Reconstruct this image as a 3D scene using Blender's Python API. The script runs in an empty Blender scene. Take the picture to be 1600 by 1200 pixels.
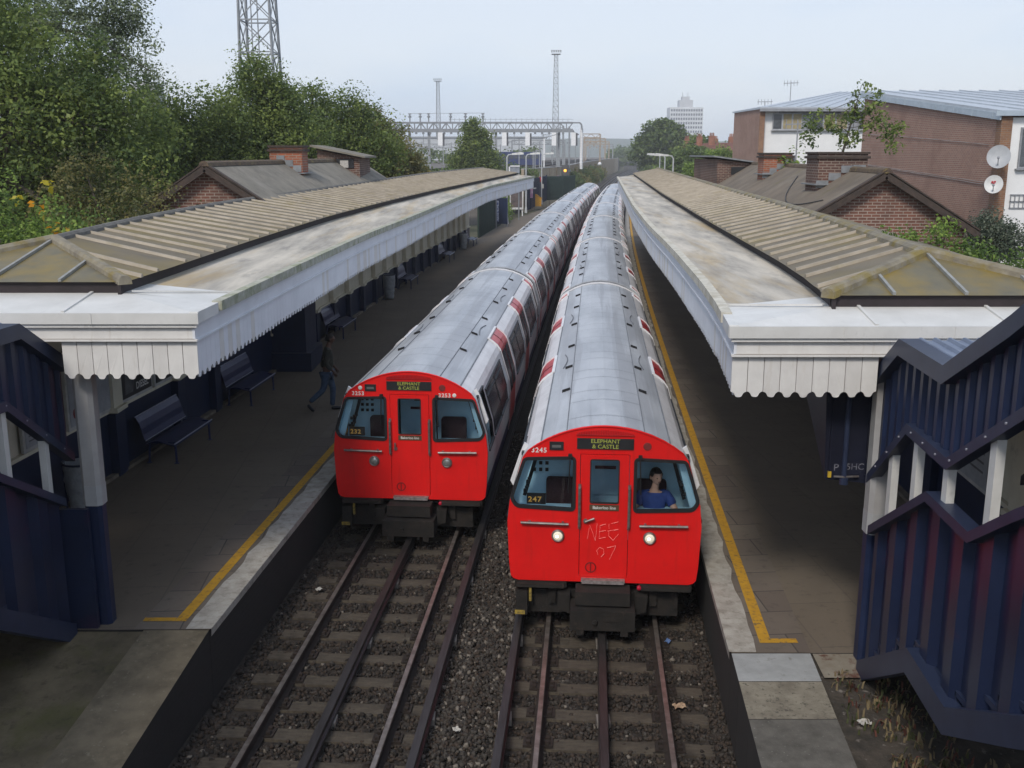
import bpy, bmesh, math, random
import numpy as np
from mathutils import Vector, Matrix, Euler
R = math.radians
rnd = random.Random(7)
nr = np.random.default_rng(7)
S = bpy.context.scene
COL = S.collection

# ------------------------------------------------------------------ camera, sky, sun, exposure
cam_d = bpy.data.cameras.new("camera"); cam = bpy.data.objects.new("camera", cam_d); COL.objects.link(cam)
cam.location = (0, 0, 6.45)
cam.rotation_euler = (R(90) - math.atan(361 / 1600), 0, 0)
cam_d.lens = 36; cam_d.sensor_width = 36; cam_d.clip_start = 0.05; cam_d.clip_end = 20000
S.camera = cam
SUN_EL, SUN_AZ = R(44), R(200)          # light comes from behind the camera (azimuth measured from +Y)
w = bpy.data.worlds.new("World"); S.world = w; w.use_nodes = True
wn = w.node_tree.nodes; wl = w.node_tree.links; wn.clear()
wo = wn.new("ShaderNodeOutputWorld"); wb = wn.new("ShaderNodeBackground")
sky = wn.new("ShaderNodeTexSky"); sky.sky_type = 'NISHITA'; sky.sun_disc = False
sky.sun_elevation = SUN_EL; sky.sun_rotation = SUN_AZ; sky.altitude = 50
sky.air_density = 1.0; sky.dust_density = 2.0; sky.ozone_density = 1.0
veil = wn.new("ShaderNodeMix"); veil.data_type = 'RGBA'; veil.inputs[0].default_value = 0.70
wl.new(sky.outputs[0], veil.inputs[6])
# thin high cloud: a nearly even pale veil, a little brighter in soft patches
tc = wn.new("ShaderNodeTexCoord"); mp = wn.new("ShaderNodeMapping"); mp.inputs['Scale'].default_value = (1.2, 1.2, 5)
cn = wn.new("ShaderNodeTexNoise"); cn.inputs['Scale'].default_value = 1.1; cn.inputs['Detail'].default_value = 5
cr = wn.new("ShaderNodeValToRGB")
cr.color_ramp.elements[0].position = 0.40; cr.color_ramp.elements[0].color = (5.0, 6.4, 8.8, 1)
cr.color_ramp.elements[1].position = 0.64; cr.color_ramp.elements[1].color = (7.6, 8.1, 9.1, 1)
wl.new(tc.outputs['Generated'], mp.inputs[0]); wl.new(mp.outputs[0], cn.inputs[0])
wl.new(cn.outputs[0], cr.inputs[0]); wl.new(cr.outputs[0], veil.inputs[7])
wl.new(veil.outputs[2], wb.inputs[0]); wb.inputs[1].default_value = 0.085
wl.new(wb.outputs[0], wo.inputs[0])
sd = bpy.data.lights.new("sun", 'SUN'); sun = bpy.data.objects.new("sun", sd); COL.objects.link(sun)
sd.energy = 1.7; sd.angle = R(12); sd.color = (1, 0.94, 0.86)
# vector towards the sun
sv = Vector((math.sin(SUN_AZ) * math.cos(SUN_EL), math.cos(SUN_AZ) * math.cos(SUN_EL), math.sin(SUN_EL)))
sun.rotation_euler = sv.to_track_quat('Z', 'Y').to_euler()
S.view_settings.view_transform = 'Standard'; S.view_settings.look = 'None'
S.view_settings.exposure = 0.48; S.view_settings.gamma = 1
S.cycles.max_bounces = 8; S.cycles.transparent_max_bounces = 12
S.cycles.use_denoising = True

# ------------------------------------------------------------------ materials
MATS = {}
def mat(name, col, col2=None, rough=.75, metal=0, scale=3., bump=0, bscale=40., stretch=(1, 1, 1), detail=5, lo=.35, hi=.65, spec=.4, coat=0, emit=None, rvar=0):
    if name in MATS: return MATS[name]
    m = bpy.data.materials.new(name); m.use_nodes = True; MATS[name] = m
    n = m.node_tree.nodes; l = m.node_tree.links; b = n["Principled BSDF"]
    col2 = col2 or tuple(c * .72 for c in col)
    t = n.new("ShaderNodeTexCoord"); mp = n.new("ShaderNodeMapping"); mp.inputs['Scale'].default_value = stretch
    l.new(t.outputs['Object'], mp.inputs[0])
    no = n.new("ShaderNodeTexNoise"); no.inputs['Scale'].default_value = scale; no.inputs['Detail'].default_value = detail
    no.inputs['Roughness'].default_value = .62
    l.new(mp.outputs[0], no.inputs[0])
    r = n.new("ShaderNodeValToRGB"); r.color_ramp.elements[0].position = lo; r.color_ramp.elements[1].position = hi
    r.color_ramp.elements[0].color = (*col2, 1); r.color_ramp.elements[1].color = (*col, 1)
    l.new(no.outputs[0], r.inputs[0]); l.new(r.outputs[0], b.inputs['Base Color'])
    b.inputs['Roughness'].default_value = rough; b.inputs['Metallic'].default_value = metal
    b.inputs['Specular IOR Level'].default_value = spec
    if coat: b.inputs['Coat Weight'].default_value = coat; b.inputs['Coat Roughness'].default_value = .15
    if rvar:
        mr = n.new("ShaderNodeMapRange"); mr.inputs[3].default_value = rough - rvar; mr.inputs[4].default_value = rough + rvar
        l.new(no.outputs[0], mr.inputs[0]); l.new(mr.outputs[0], b.inputs['Roughness'])
    if bump:
        n2 = n.new("ShaderNodeTexNoise"); n2.inputs['Scale'].default_value = bscale; n2.inputs['Detail'].default_value = 4
        l.new(t.outputs['Object'], n2.inputs[0])
        bu = n.new("ShaderNodeBump"); bu.inputs['Strength'].default_value = bump; bu.inputs['Distance'].default_value = .02
        l.new(n2.outputs[0], bu.inputs['Height']); l.new(bu.outputs[0], b.inputs['Normal'])
    if emit:
        b.inputs['Emission Color'].default_value = (*emit[0], 1); b.inputs['Emission Strength'].default_value = emit[1]
    m["nodes"] = [no.name, r.name, mp.name]
    return m

def add_stain(m, col, scale=1.2, lo=.5, hi=.7, stretch=(1, 1, 1), fac=1.):
    "second layer: patches of another real colour (rust, lichen, dirt)"
    n = m.node_tree.nodes; l = m.node_tree.links; b = n["Principled BSDF"]
    src = b.inputs['Base Color'].links[0].from_socket
    t = n.new("ShaderNodeTexCoord"); mp = n.new("ShaderNodeMapping"); mp.inputs['Scale'].default_value = stretch
    mp.inputs['Location'].default_value = (3.7, 1.3, 5.1)
    no = n.new("ShaderNodeTexNoise"); no.inputs['Scale'].default_value = scale; no.inputs['Detail'].default_value = 6
    no.inputs['Roughness'].default_value = .65
    l.new(t.outputs['Object'], mp.inputs[0]); l.new(mp.outputs[0], no.inputs[0])
    mr = n.new("ShaderNodeMapRange"); mr.inputs[1].default_value = lo; mr.inputs[2].default_value = hi; mr.inputs[4].default_value = fac
    l.new(no.outputs[0], mr.inputs[0])
    mx = n.new("ShaderNodeMix"); mx.data_type = 'RGBA'
    l.new(mr.outputs[0], mx.inputs[0]); l.new(src, mx.inputs[6]); mx.inputs[7].default_value = (*col, 1)
    l.new(mx.outputs[2], b.inputs['Base Color'])
    return m

def brick_mat(name, c1, c2, mortar, scale=1., rough=.9, dirt=None):
    if name in MATS: return MATS[name]
    m = bpy.data.materials.new(name); m.use_nodes = True; MATS[name] = m
    n = m.node_tree.nodes; l = m.node_tree.links; b = n["Principled BSDF"]
    t = n.new("ShaderNodeTexCoord"); sx = n.new("ShaderNodeSeparateXYZ"); l.new(t.outputs['Object'], sx.inputs[0])
    ad = n.new("ShaderNodeMath"); l.new(sx.outputs[0], ad.inputs[0]); l.new(sx.outputs[1], ad.inputs[1])
    cx = n.new("ShaderNodeCombineXYZ"); l.new(ad.outputs[0], cx.inputs[0]); l.new(sx.outputs[2], cx.inputs[1])
    br = n.new("ShaderNodeTexBrick"); l.new(cx.outputs[0], br.inputs[0])
    br.inputs['Scale'].default_value = 1; br.inputs['Brick Width'].default_value = .225 * scale; br.inputs['Row Height'].default_value = .075 * scale
    br.inputs['Mortar Size'].default_value = .011 * scale; br.inputs['Mortar Smooth'].default_value = .2
    br.inputs['Color1'].default_value = (*c1, 1); br.inputs['Color2'].default_value = (*c2, 1); br.inputs['Mortar'].default_value = (*mortar, 1)
    l.new(br.outputs[0], b.inputs['Base Color']); b.inputs['Roughness'].default_value = rough
    bu = n.new("ShaderNodeBump"); bu.inputs['Strength'].default_value = .35; bu.inputs['Distance'].default_value = .008; bu.invert = True
    l.new(br.outputs[1], bu.inputs['Height']); l.new(bu.outputs[0], b.inputs['Normal'])
    add_stain(m, dirt or tuple(c * .4 for c in c1), scale=.9, lo=.45, hi=.75, fac=.75)
    add_stain(m, tuple(min(1, c * 1.25) for c in c2), scale=5., lo=.55, hi=.7, fac=.35)
    return m

def slab_mat(name, c1, c2, mortar, bw, rh, dirt, rot=0., rough=.9):
    "paving slabs on a horizontal surface"
    if name in MATS: return MATS[name]
    m = bpy.data.materials.new(name); m.use_nodes = True; MATS[name] = m
    n = m.node_tree.nodes; l = m.node_tree.links; b = n["Principled BSDF"]
    t = n.new("ShaderNodeTexCoord"); mp = n.new("ShaderNodeMapping"); mp.inputs['Rotation'].default_value = (0, 0, rot)
    l.new(t.outputs['Object'], mp.inputs[0])
    br = n.new("ShaderNodeTexBrick"); l.new(mp.outputs[0], br.inputs[0])
    br.inputs['Scale'].default_value = 1; br.inputs['Brick Width'].default_value = bw; br.inputs['Row Height'].default_value = rh
    br.inputs['Mortar Size'].default_value = .012; br.inputs['Mortar Smooth'].default_value = .4
    br.inputs['Color1'].default_value = (*c1, 1); br.inputs['Color2'].default_value = (*c2, 1); br.inputs['Mortar'].default_value = (*mortar, 1)
    l.new(br.outputs[0], b.inputs['Base Color']); b.inputs['Roughness'].default_value = rough
    no = n.new("ShaderNodeTexNoise"); no.inputs['Scale'].default_value = 60; no.inputs['Detail'].default_value = 4; l.new(t.outputs['Object'], no.inputs[0])
    bu = n.new("ShaderNodeBump"); bu.inputs['Strength'].default_value = .3; bu.inputs['Distance'].default_value = .006
    l.new(no.outputs[0], bu.inputs['Height']); l.new(bu.outputs[0], b.inputs['Normal'])
    add_stain(m, dirt, scale=.7, lo=.4, hi=.75, fac=.7)
    add_stain(m, tuple(c * .55 for c in dirt), scale=6, lo=.56, hi=.75, fac=.6)
    return m

def leaf_mat(name, col):
    "thin leaf: part of the light passes through"
    if name in MATS: return MATS[name]
    m = bpy.data.materials.new(name); m.use_nodes = True; MATS[name] = m
    n = m.node_tree.nodes; l = m.node_tree.links; n.remove(n["Principled BSDF"]); o = n["Material Output"]
    t = n.new("ShaderNodeTexCoord"); no = n.new("ShaderNodeTexNoise"); no.inputs['Scale'].default_value = .9; no.inputs['Detail'].default_value = 3
    l.new(t.outputs['Object'], no.inputs[0]); r = n.new("ShaderNodeValToRGB"); r.color_ramp.elements[0].position = .35; r.color_ramp.elements[1].position = .65
    r.color_ramp.elements[0].color = (col[0] * .78, col[1] * .8, col[2] * .8, 1); r.color_ramp.elements[1].color = (col[0] * 1.12, col[1] * 1.1, col[2], 1)
    l.new(no.outputs[0], r.inputs[0])
    d = n.new("ShaderNodeBsdfDiffuse"); tr = n.new("ShaderNodeBsdfTranslucent"); g = n.new("ShaderNodeBsdfGlossy"); g.inputs['Roughness'].default_value = .45
    l.new(r.outputs[0], d.inputs[0]); l.new(r.outputs[0], tr.inputs[0])
    a = n.new("ShaderNodeMixShader"); a.inputs[0].default_value = .42; l.new(d.outputs[0], a.inputs[1]); l.new(tr.outputs[0], a.inputs[2])
    b = n.new("ShaderNodeMixShader"); b.inputs[0].default_value = .012; l.new(a.outputs[0], b.inputs[1]); l.new(g.outputs[0], b.inputs[2])
    l.new(b.outputs[0], o.inputs[0]); return m

def glass_mat(name, tint=(1, 1, 1), rough=.02, refl=1.):
    if name in MATS: return MATS[name]
    m = bpy.data.materials.new(name); m.use_nodes = True; MATS[name] = m
    n = m.node_tree.nodes; l = m.node_tree.links; n.remove(n["Principled BSDF"])
    o = n["Material Output"]; tr = n.new("ShaderNodeBsdfTransparent"); tr.inputs[0].default_value = (*tint, 1)
    gl = n.new("ShaderNodeBsdfGlossy"); gl.inputs['Roughness'].default_value = rough
    fr = n.new("ShaderNodeFresnel"); fr.inputs[0].default_value = 1.45
    mu = n.new("ShaderNodeMath"); mu.operation = 'MULTIPLY'; mu.inputs[1].default_value = refl; l.new(fr.outputs[0], mu.inputs[0])
    mx = n.new("ShaderNodeMixShader"); l.new(mu.outputs[0], mx.inputs[0]); l.new(tr.outputs[0], mx.inputs[1]); l.new(gl.outputs[0], mx.inputs[2])
    l.new(mx.outputs[0], o.inputs[0])
    return m

# ------------------------------------------------------------------ mesh collecting
WL = {}     # world location of parents
class MB:
    def __init__(s): s.v = []; s.f = []; s.m = []
    def add(s, vs, fs, mi=0):
        k = len(s.v); s.v += [tuple(v) for v in vs]; s.f += [tuple(i + k for i in f) for f in fs]; s.m += [mi] * len(fs); return s
    def quad(s, a, b, c, d, mi=0): return s.add([a, b, c, d], [(0, 1, 2, 3)], mi)
    def box(s, c, d, mi=0, rz=0, M=None):
        x, y, z = d[0] / 2, d[1] / 2, d[2] / 2
        vs = [Vector((sx * x, sy * y, sz * z)) for sz in (-1, 1) for sy in (-1, 1) for sx in (-1, 1)]
        if M is not None: vs = [M @ v for v in vs]
        elif rz:
            q = Matrix.Rotation(rz, 3, 'Z'); vs = [q @ v for v in vs]
        vs = [v + Vector(c) for v in vs]
        return s.add(vs, [(0, 2, 3, 1), (4, 5, 7, 6), (0, 1, 5, 4), (2, 6, 7, 3), (0, 4, 6, 2), (1, 3, 7, 5)], mi)
    def bar(s, a, b, wd, ht, mi=0, up=(0, 0, 1)):
        "rectangular bar from a to b"
        a = Vector(a); b = Vector(b); t = (b - a); L = t.length
        if L < 1e-6: return s
        t /= L; u = Vector(up); r = t.cross(u)
        if r.length < 1e-3: r = t.cross(Vector((1, 0, 0)))
        r.normalize(); u = r.cross(t)
        vs = []
        for p in (a, b):
            for i, j in ((-1, -1), (1, -1), (1, 1), (-1, 1)): vs.append(p + r * (i * wd / 2) + u * (j * ht / 2))
        return s.add(vs, [(0, 1, 2, 3), (7, 6, 5, 4), (0, 4, 5, 1), (1, 5, 6, 2), (2, 6, 7, 3), (3, 7, 4, 0)], mi)
    def sweep(s, pts, prof, mi=0, cap=True, closed=True, side=None):
        "sweep a profile [(r,u)] along points; r is horizontal right of travel, u is up"
        n = len(prof); P = [Vector(p) for p in pts]; k0 = len(s.v); vs = []
        for i, p in enumerate(P):
            a = P[max(0, i - 1)]; b = P[min(len(P) - 1, i + 1)]; t = b - a
            r = Vector((t.y, -t.x, 0)) if side is None else Vector(side)
            if r.length < 1e-6: r = Vector((1, 0, 0))
            r.normalize()
            for (x, u) in prof: vs.append(p + r * x + Vector((0, 0, u)))
        fs = []
        m = n if closed else n - 1
        for i in range(len(P) - 1):
            for j in range(m):
                j2 = (j + 1) % n; fs.append((i * n + j, i * n + j2, (i + 1) * n + j2, (i + 1) * n + j))
        if cap and closed: fs += [tuple(range(n))[::-1], tuple((len(P) - 1) * n + j for j in range(n))]
        return s.add(vs, fs, mi)
    def tube(s, pts, r, n=8, mi=0, cap=True):
        P = [Vector(p) for p in pts]; rr = r if isinstance(r, (list, tuple)) else [r] * len(P); vs = []; prev = None
        for i, p in enumerate(P):
            t = (P[min(len(P) - 1, i + 1)] - P[max(0, i - 1)]).normalized()
            a = prev if prev is not None else (Vector((0, 0, 1)) if abs(t.z) < .9 else Vector((1, 0, 0)))
            u = (a - t * a.dot(t)); u.normalize(); prev = u; wv = t.cross(u)
            for k in range(n):
                an = 2 * math.pi * k / n; vs.append(p + (u * math.cos(an) + wv * math.sin(an)) * rr[i])
        fs = [(i * n + k, i * n + (k + 1) % n, (i + 1) * n + (k + 1) % n, (i + 1) * n + k) for i in range(len(P) - 1) for k in range(n)]
        if cap: fs += [tuple(range(n))[::-1], tuple((len(P) - 1) * n + k for k in range(n))]
        return s.add(vs, fs, mi)
    def lathe(s, c, prof, n=16, mi=0, axis='Z'):
        vs = []; c = Vector(c)
        for (r, h) in prof:
            for k in range(n):
                a = 2 * math.pi * k / n; x, y = r * math.cos(a), r * math.sin(a)
                vs.append(c + (Vector((x, y, h)) if axis == 'Z' else Vector((x, h, y)) if axis == 'Y' else Vector((h, x, y))))
        fs = [(i * n + k, i * n + (k + 1) % n, (i + 1) * n + (k + 1) % n, (i + 1) * n + k) for i in range(len(prof) - 1) for k in range(n)]
        fs += [tuple(range(n))[::-1], tuple((len(prof) - 1) * n + k for k in range(n))]
        return s.add(vs, fs, mi)
    def poly(s, pts, ax_t, mi=0):
        "extrude a planar polygon (3D points) by vector ax_t"
        n = len(pts); t = Vector(ax_t); P = [Vector(p) for p in pts]
        vs = P + [p + t for p in P]
        fs = [tuple(range(n))[::-1], tuple(n + i for i in range(n))] + [(i, (i + 1) % n, n + (i + 1) % n, n + i) for i in range(n)]
        return s.add(vs, fs, mi)
    def build(s, name, mats, parent=None, smooth=False, loc=None, rz=0, angle=None, world=True, kind=None):
        me = bpy.data.meshes.new(name); mats = mats if isinstance(mats, (list, tuple)) else [mats]
        V = np.array(s.v, dtype=float).reshape(-1, 3)
        if parent is not None and world and loc is None: V = V - np.array(WL[parent.name])
        me.from_pydata(V.tolist(), [], s.f)
        for m in mats: me.materials.append(m)
        if len(mats) > 1: me.polygons.foreach_set('material_index', s.m)
        bm = bmesh.new(); bm.from_mesh(me); bmesh.ops.recalc_face_normals(bm, faces=bm.faces); bm.to_mesh(me); bm.free()
        if smooth:
            me.polygons.foreach_set('use_smooth', [True] * len(me.polygons))
            if angle is not None:
                try: me.set_sharp_from_angle(angle=R(angle))
                except Exception: pass
        o = bpy.data.objects.new(name, me); COL.objects.link(o)
        if parent is not None: o.parent = parent
        if loc is not None: o.location = loc
        if rz: o.rotation_euler = (0, 0, rz)
        WL[o.name] = tuple(np.array(WL[parent.name]) if parent is not None and loc is None else (loc or (0, 0, 0)))
        if kind: o['kind'] = kind
        return o
def tag(o, label=None, cat=None, group=None, kind=None):
    if label: o['label'] = label
    if cat: o['category'] = cat
    if group: o['group'] = group
    if kind: o['kind'] = kind
    return o
def thing(name, loc, label, cat, group=None, rz=0):
    o = bpy.data.objects.new(name, None); COL.objects.link(o); o.location = loc; o.rotation_euler = (0, 0, rz); o.empty_display_size = .2
    WL[o.name] = tuple(loc); return tag(o, label, cat, group)
def children(o): return [c for c in bpy.data.objects if c.parent == o]
KIDS = {}
def dup(o, loc, rz=None, label=None, parent=None):
    c = o.copy(); COL.objects.link(c); c.parent = parent
    if parent is None:
        c.location = loc
        if rz is not None: c.rotation_euler = (0, 0, rz)
        if label: c['label'] = label
    for ch in o.children: dup(ch, None, None, None, c)
    return c
def bulk(name, V, Fq, mats, mi=None, parent=None, kind=None, label=None):
    "fast mesh from numpy: V (n,3), Fq (m,k) faces all of size k"
    me = bpy.data.meshes.new(name); V = np.asarray(V, dtype=np.float32); Fq = np.asarray(Fq, dtype=np.int32); k = Fq.shape[1]
    if parent is not None: V = V - np.array(WL[parent.name], dtype=np.float32)
    me.vertices.add(len(V)); me.vertices.foreach_set('co', V.ravel())
    me.loops.add(Fq.size); me.loops.foreach_set('vertex_index', Fq.ravel())
    me.polygons.add(len(Fq)); me.polygons.foreach_set('loop_start', np.arange(0, Fq.size, k, dtype=np.int32))
    try: me.polygons.foreach_set('loop_total', np.full(len(Fq), k, dtype=np.int32))
    except Exception: pass
    for m in mats: me.materials.append(m)
    if mi is not None: me.polygons.foreach_set('material_index', np.asarray(mi, dtype=np.int32))
    me.update(calc_edges=True); me.validate()
    o = bpy.data.objects.new(name, me); COL.objects.link(o)
    if parent is not None: o.parent = parent
    if kind: o['kind'] = kind
    return o
def text_geo(txt, size, align='CENTER', ext=.0, bold=0.0, spacing=1.):
    cu = bpy.data.curves.new("t", 'FONT'); cu.body = txt; cu.size = size; cu.align_x = align; cu.align_y = 'CENTER'
    cu.extrude = ext; cu.offset = bold; cu.space_character = spacing; cu.resolution_u = 3
    o = bpy.data.objects.new("t", cu); COL.objects.link(o)
    dg = bpy.context.evaluated_depsgraph_get(); ev = o.evaluated_get(dg); me = ev.to_mesh()
    vs = [tuple(v.co) for v in me.vertices]; fs = [tuple(p.vertices) for p in me.polygons]
    ev.to_mesh_clear(); bpy.data.objects.remove(o); bpy.data.curves.remove(cu)
    return vs, fs
def put_text(mb, txt, size, O, X, Y, mi=0, sx=1., **k):
    vs, fs = text_geo(txt, size, **k); O = Vector(O); X = Vector(X); Y = Vector(Y)
    return mb.add([O + X * (v[0] * sx) + Y * v[1] for v in vs], fs, mi)

# ------------------------------------------------------------------ the line of the railway
def M(D):
    if D <= 130: return -.58 + .075 * (D - 10) + .000213 * (D - 10) ** 2
    return float(np.interp(D, FD, FX))
_c = [(130, M(130)), (155, 14.3), (180, 17.0), (240, 24.2), (300, 32.), (400, 46.5), (520, 60), (700, 75), (900, 88), (1400, 110)]
FD = np.linspace(130, 1400, 300); _x = np.array([c[0] for c in _c]); _y = np.array([c[1] for c in _c])
# smooth with a cubic Hermite (finite-difference tangents)
_m = np.gradient(_y, _x); _m[0] = .126
FX = []
for d in FD:
    i = min(len(_x) - 2, max(0, int(np.searchsorted(_x, d) - 1))); h = _x[i + 1] - _x[i]; t = (d - _x[i]) / h
    FX.append((2*t**3-3*t**2+1)*_y[i] + (t**3-2*t**2+t)*h*_m[i] + (-2*t**3+3*t**2)*_y[i+1] + (t**3-t**2)*h*_m[i+1])
def slope(D): return (M(D + .5) - M(D - .5))
def yaw(D): return -math.atan(slope(D))
def P(D, off, z=0.): return Vector((M(D) + off, D, z))
def line(pts, D):
    "polyline X(D), smoothed"
    xs = [a[0] for a in pts]; ys = [a[1] for a in pts]
    def raw(d):
        if d < xs[0]: return ys[0] + (d - xs[0]) * (ys[1] - ys[0]) / (xs[1] - xs[0])
        if d > xs[-1]: return ys[-1] + (d - xs[-1]) * (ys[-1] - ys[-2]) / (xs[-1] - xs[-2])
        return float(np.interp(d, xs, ys))
    return sum(raw(D + e) for e in (-1.5, -.5, .5, 1.5)) / 4
def Drange(a, b, step):
    n = max(1, int(round((b - a) / step))); return [a + (b - a) * i / n for i in range(n + 1)]
# ------------------------------------------------------------------ ground, trackbed, platforms
m_earth = mat('earth', (.10, .09, .055), (.05, .06, .03), .95, scale=.4, bump=.4, bscale=8)
m_bed = mat('ballast_bed', (.05, .039, .03), (.02, .016, .013), .95, scale=9, bump=1., bscale=45, detail=8)
m_fill = mat('far_ballast', (.16, .14, .12), (.09, .08, .07), .95, scale=.5, bump=.3, bscale=20)
m_tar = slab_mat('platform_paving', (.128, .101, .073), (.14, .112, .082), (.105, .084, .063), 1.2, .9, (.096, .077, .057), R(85.5))
m_slab = slab_mat('edge_slabs', (.165, .135, .105), (.115, .09, .072), (.05, .043, .036), 1.05, .62, (.085, .068, .053), R(-4.5))
m_cope = add_stain(mat('coping', (.40, .375, .33), (.30, .275, .235), .9, scale=5, bump=.4, bscale=30), (.19, .165, .135), scale=7, lo=.5, hi=.68, fac=.75)
m_yel = add_stain(mat('yellow_paint', (.50, .27, .018), (.40, .21, .016), .8, scale=8), (.15, .105, .05), scale=16, lo=.54, hi=.68)
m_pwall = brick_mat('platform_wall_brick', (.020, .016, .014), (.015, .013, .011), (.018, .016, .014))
m_conc = add_stain(mat('ramp_concrete', (.19, .152, .10), (.115, .092, .06), .95, scale=3, bump=.3, bscale=50), (.085, .07, .045), scale=2.2, lo=.5, hi=.68, fac=.8)
m_conc = add_stain(m_conc, (.30, .26, .19), scale=14, lo=.6, hi=.7, fac=.5)
m_concL = add_stain(mat('pale_concrete', (.33, .335, .33), (.26, .265, .26), .9, scale=4, bump=.15, bscale=60), (.16, .15, .13), scale=9, lo=.6, hi=.75)
m_concB = add_stain(mat('beige_concrete', (.24, .215, .165), (.15, .13, .10), .95, scale=6, bump=.3, bscale=60), (.08, .07, .055), scale=20, lo=.55, hi=.66)
m_concD = add_stain(mat('dark_concrete', (.125, .115, .10), (.075, .07, .06), .95, scale=5, bump=.35, bscale=80), (.20, .19, .17), scale=30, lo=.63, hi=.7)
m_moss = add_stain(mat('mossy_concrete', (.15, .118, .072), (.08, .064, .038), .95, scale=2, bump=.4, bscale=30), (.085, .082, .025), scale=1.3, lo=.47, hi=.66, fac=.85)
m_moss = add_stain(m_moss, (.045, .036, .022), scale=6, lo=.55, hi=.68, fac=.7)
m_dirt = add_stain(mat('dirt', (.065, .052, .04), (.03, .026, .02), .97, scale=5, bump=.8, bscale=25), (.16, .14, .12), scale=9, lo=.6, hi=.68)

g = MB(); g.quad((-1700, -60, -.62), (2200, -60, -.62), (2200, 2300, -.62), (-1700, 2300, -.62))
tag(g.build('ground', m_earth), kind='structure')
def strip(mb, D0, D1, fa, fb, z, step=2., mi=0, zf=None):
    Ds = Drange(D0, D1, step); vs = []; fs = []
    for i, d in enumerate(Ds):
        zz = z if zf is None else zf(d)
        vs += [(fa(d), d, zz), (fb(d), d, zz)]
        if i: fs.append((2*i-2, 2*i-1, 2*i+1, 2*i))
    return mb.add(vs, fs, mi)
EL = lambda d: M(d) - 3.25          # platform edges
ER = lambda d: M(d) + 3.07
WLp = [(9, -7.9), (16, -7.38), (20, -7.0), (28, -6.3), (45, -4.95), (58, -3.75), (68, -2.8), (90, -.2)]
WRp = [(9, 6.25), (20, 6.95), (30, 7.75), (46, 9.15), (64, 10.9), (90, 13.7)]
WLf = lambda d: line(WLp, d); WRf = lambda d: line(WRp, d)
t = MB(); strip(t, -6, 25, lambda d: M(d) - 3.9, lambda d: M(d) + 3.9, -.2, 1.)
strip(t, 25, 900, lambda d: M(d) - 4.4, lambda d: M(d) + 4.4, -.2, 6.)
tag(t.build('trackbed', m_bed), kind='structure')

ZP = .75
def rampL(d): return ZP if d >= 11.58 else ZP - (11.58 - d) * .115
def rampR(d): return ZP if d >= 10.98 else ZP - (10.98 - d) * .03
def solid(name, D0, D1, fa, fb, zf, mats, step=2., zb=-.6):
    Ds = Drange(D0, D1, step); mb = MB(); n = len(Ds)
    T = [[(fa(d), d, zf(d)), (fb(d), d, zf(d))] for d in Ds]
    B = [[(fa(d), d, zb), (fb(d), d, zb)] for d in Ds]
    for i in range(n - 1):
        mb.quad(T[i][0], T[i][1], T[i+1][1], T[i+1][0], 0)
        mb.quad(T[i][0], T[i+1][0], B[i+1][0], B[i][0], 1); mb.quad(T[i][1], B[i][1], B[i+1][1], T[i+1][1], 1)
    mb.quad(T[0][0], B[0][0], B[0][1], T[0][1], 1); mb.quad(T[-1][0], T[-1][1], B[-1][1], B[-1][0], 1)
    return tag(mb.build(name, mats), kind='structure')
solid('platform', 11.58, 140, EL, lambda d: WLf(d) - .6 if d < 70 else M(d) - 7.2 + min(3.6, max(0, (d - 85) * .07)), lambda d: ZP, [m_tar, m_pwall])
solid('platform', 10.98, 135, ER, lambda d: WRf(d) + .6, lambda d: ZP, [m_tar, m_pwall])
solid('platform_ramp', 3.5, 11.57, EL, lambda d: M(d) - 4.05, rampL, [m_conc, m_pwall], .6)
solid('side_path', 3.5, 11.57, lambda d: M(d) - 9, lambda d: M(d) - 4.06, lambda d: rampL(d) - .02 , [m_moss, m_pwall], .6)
for a, b, mm in ((10.36, 10.97, m_concL), (9.62, 10.35, m_concB), (3.5, 9.61, m_concD)):
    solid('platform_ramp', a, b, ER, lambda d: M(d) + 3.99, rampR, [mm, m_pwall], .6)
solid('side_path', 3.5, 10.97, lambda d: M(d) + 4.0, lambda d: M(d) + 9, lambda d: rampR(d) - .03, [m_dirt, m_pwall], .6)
rr = MB(); rr.quad((M(10.6)+4.02, 10.42, ZP-.01), (M(10.6)+4.62, 10.42, ZP-.01), (M(10.9)+4.7, 10.97, ZP-.004), (M(10.9)+4.02, 10.97, ZP-.004))
tag(rr.build('path_slab', add_stain(mat('rusty_slab', (.24, .215, .17), (.18, .15, .11), .9, scale=4), (.10, .045, .03), scale=3.5, lo=.52, hi=.62)), kind='structure')
# paved strip, coping and yellow line: thin sheets 4 mm apart
for sgn, E, d0 in ((-1, EL, 11.585), (1, ER, 10.985)):
    e = MB(); strip(e, d0, 134, lambda d: E(d) + sgn * .30, lambda d: E(d) + sgn * .93, ZP + .004, 2.)
    tag(e.build('platform_strip', m_slab), kind='structure')
    c = MB(); Ds = Drange(d0, 134, .35); jr = random.Random(3)
    prof = [E(d) + sgn * (.31 + jr.uniform(-.035, .03)) for d in Ds]
    for i in range(len(Ds) - 1):
        a, b = Ds[i], Ds[i+1]
        c.quad((E(a) - sgn*.025, a, ZP + .012), (prof[i], a, ZP + .008), (prof[i+1], b, ZP + .008), (E(b) - sgn*.025, b, ZP + .012))
        c.quad((E(a) - sgn*.025, a, ZP + .012), (E(b) - sgn*.025, b, ZP + .012), (E(b) - sgn*.02, b, ZP - .09), (E(a) - sgn*.02, a, ZP - .09))
    tag(c.build('platform_edge', m_cope), kind='structure')
y = MB(); strip(y, 11.80, 134, lambda d: M(d) - 3.76, lambda d: M(d) - 3.62, ZP + .009, 2.)
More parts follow.
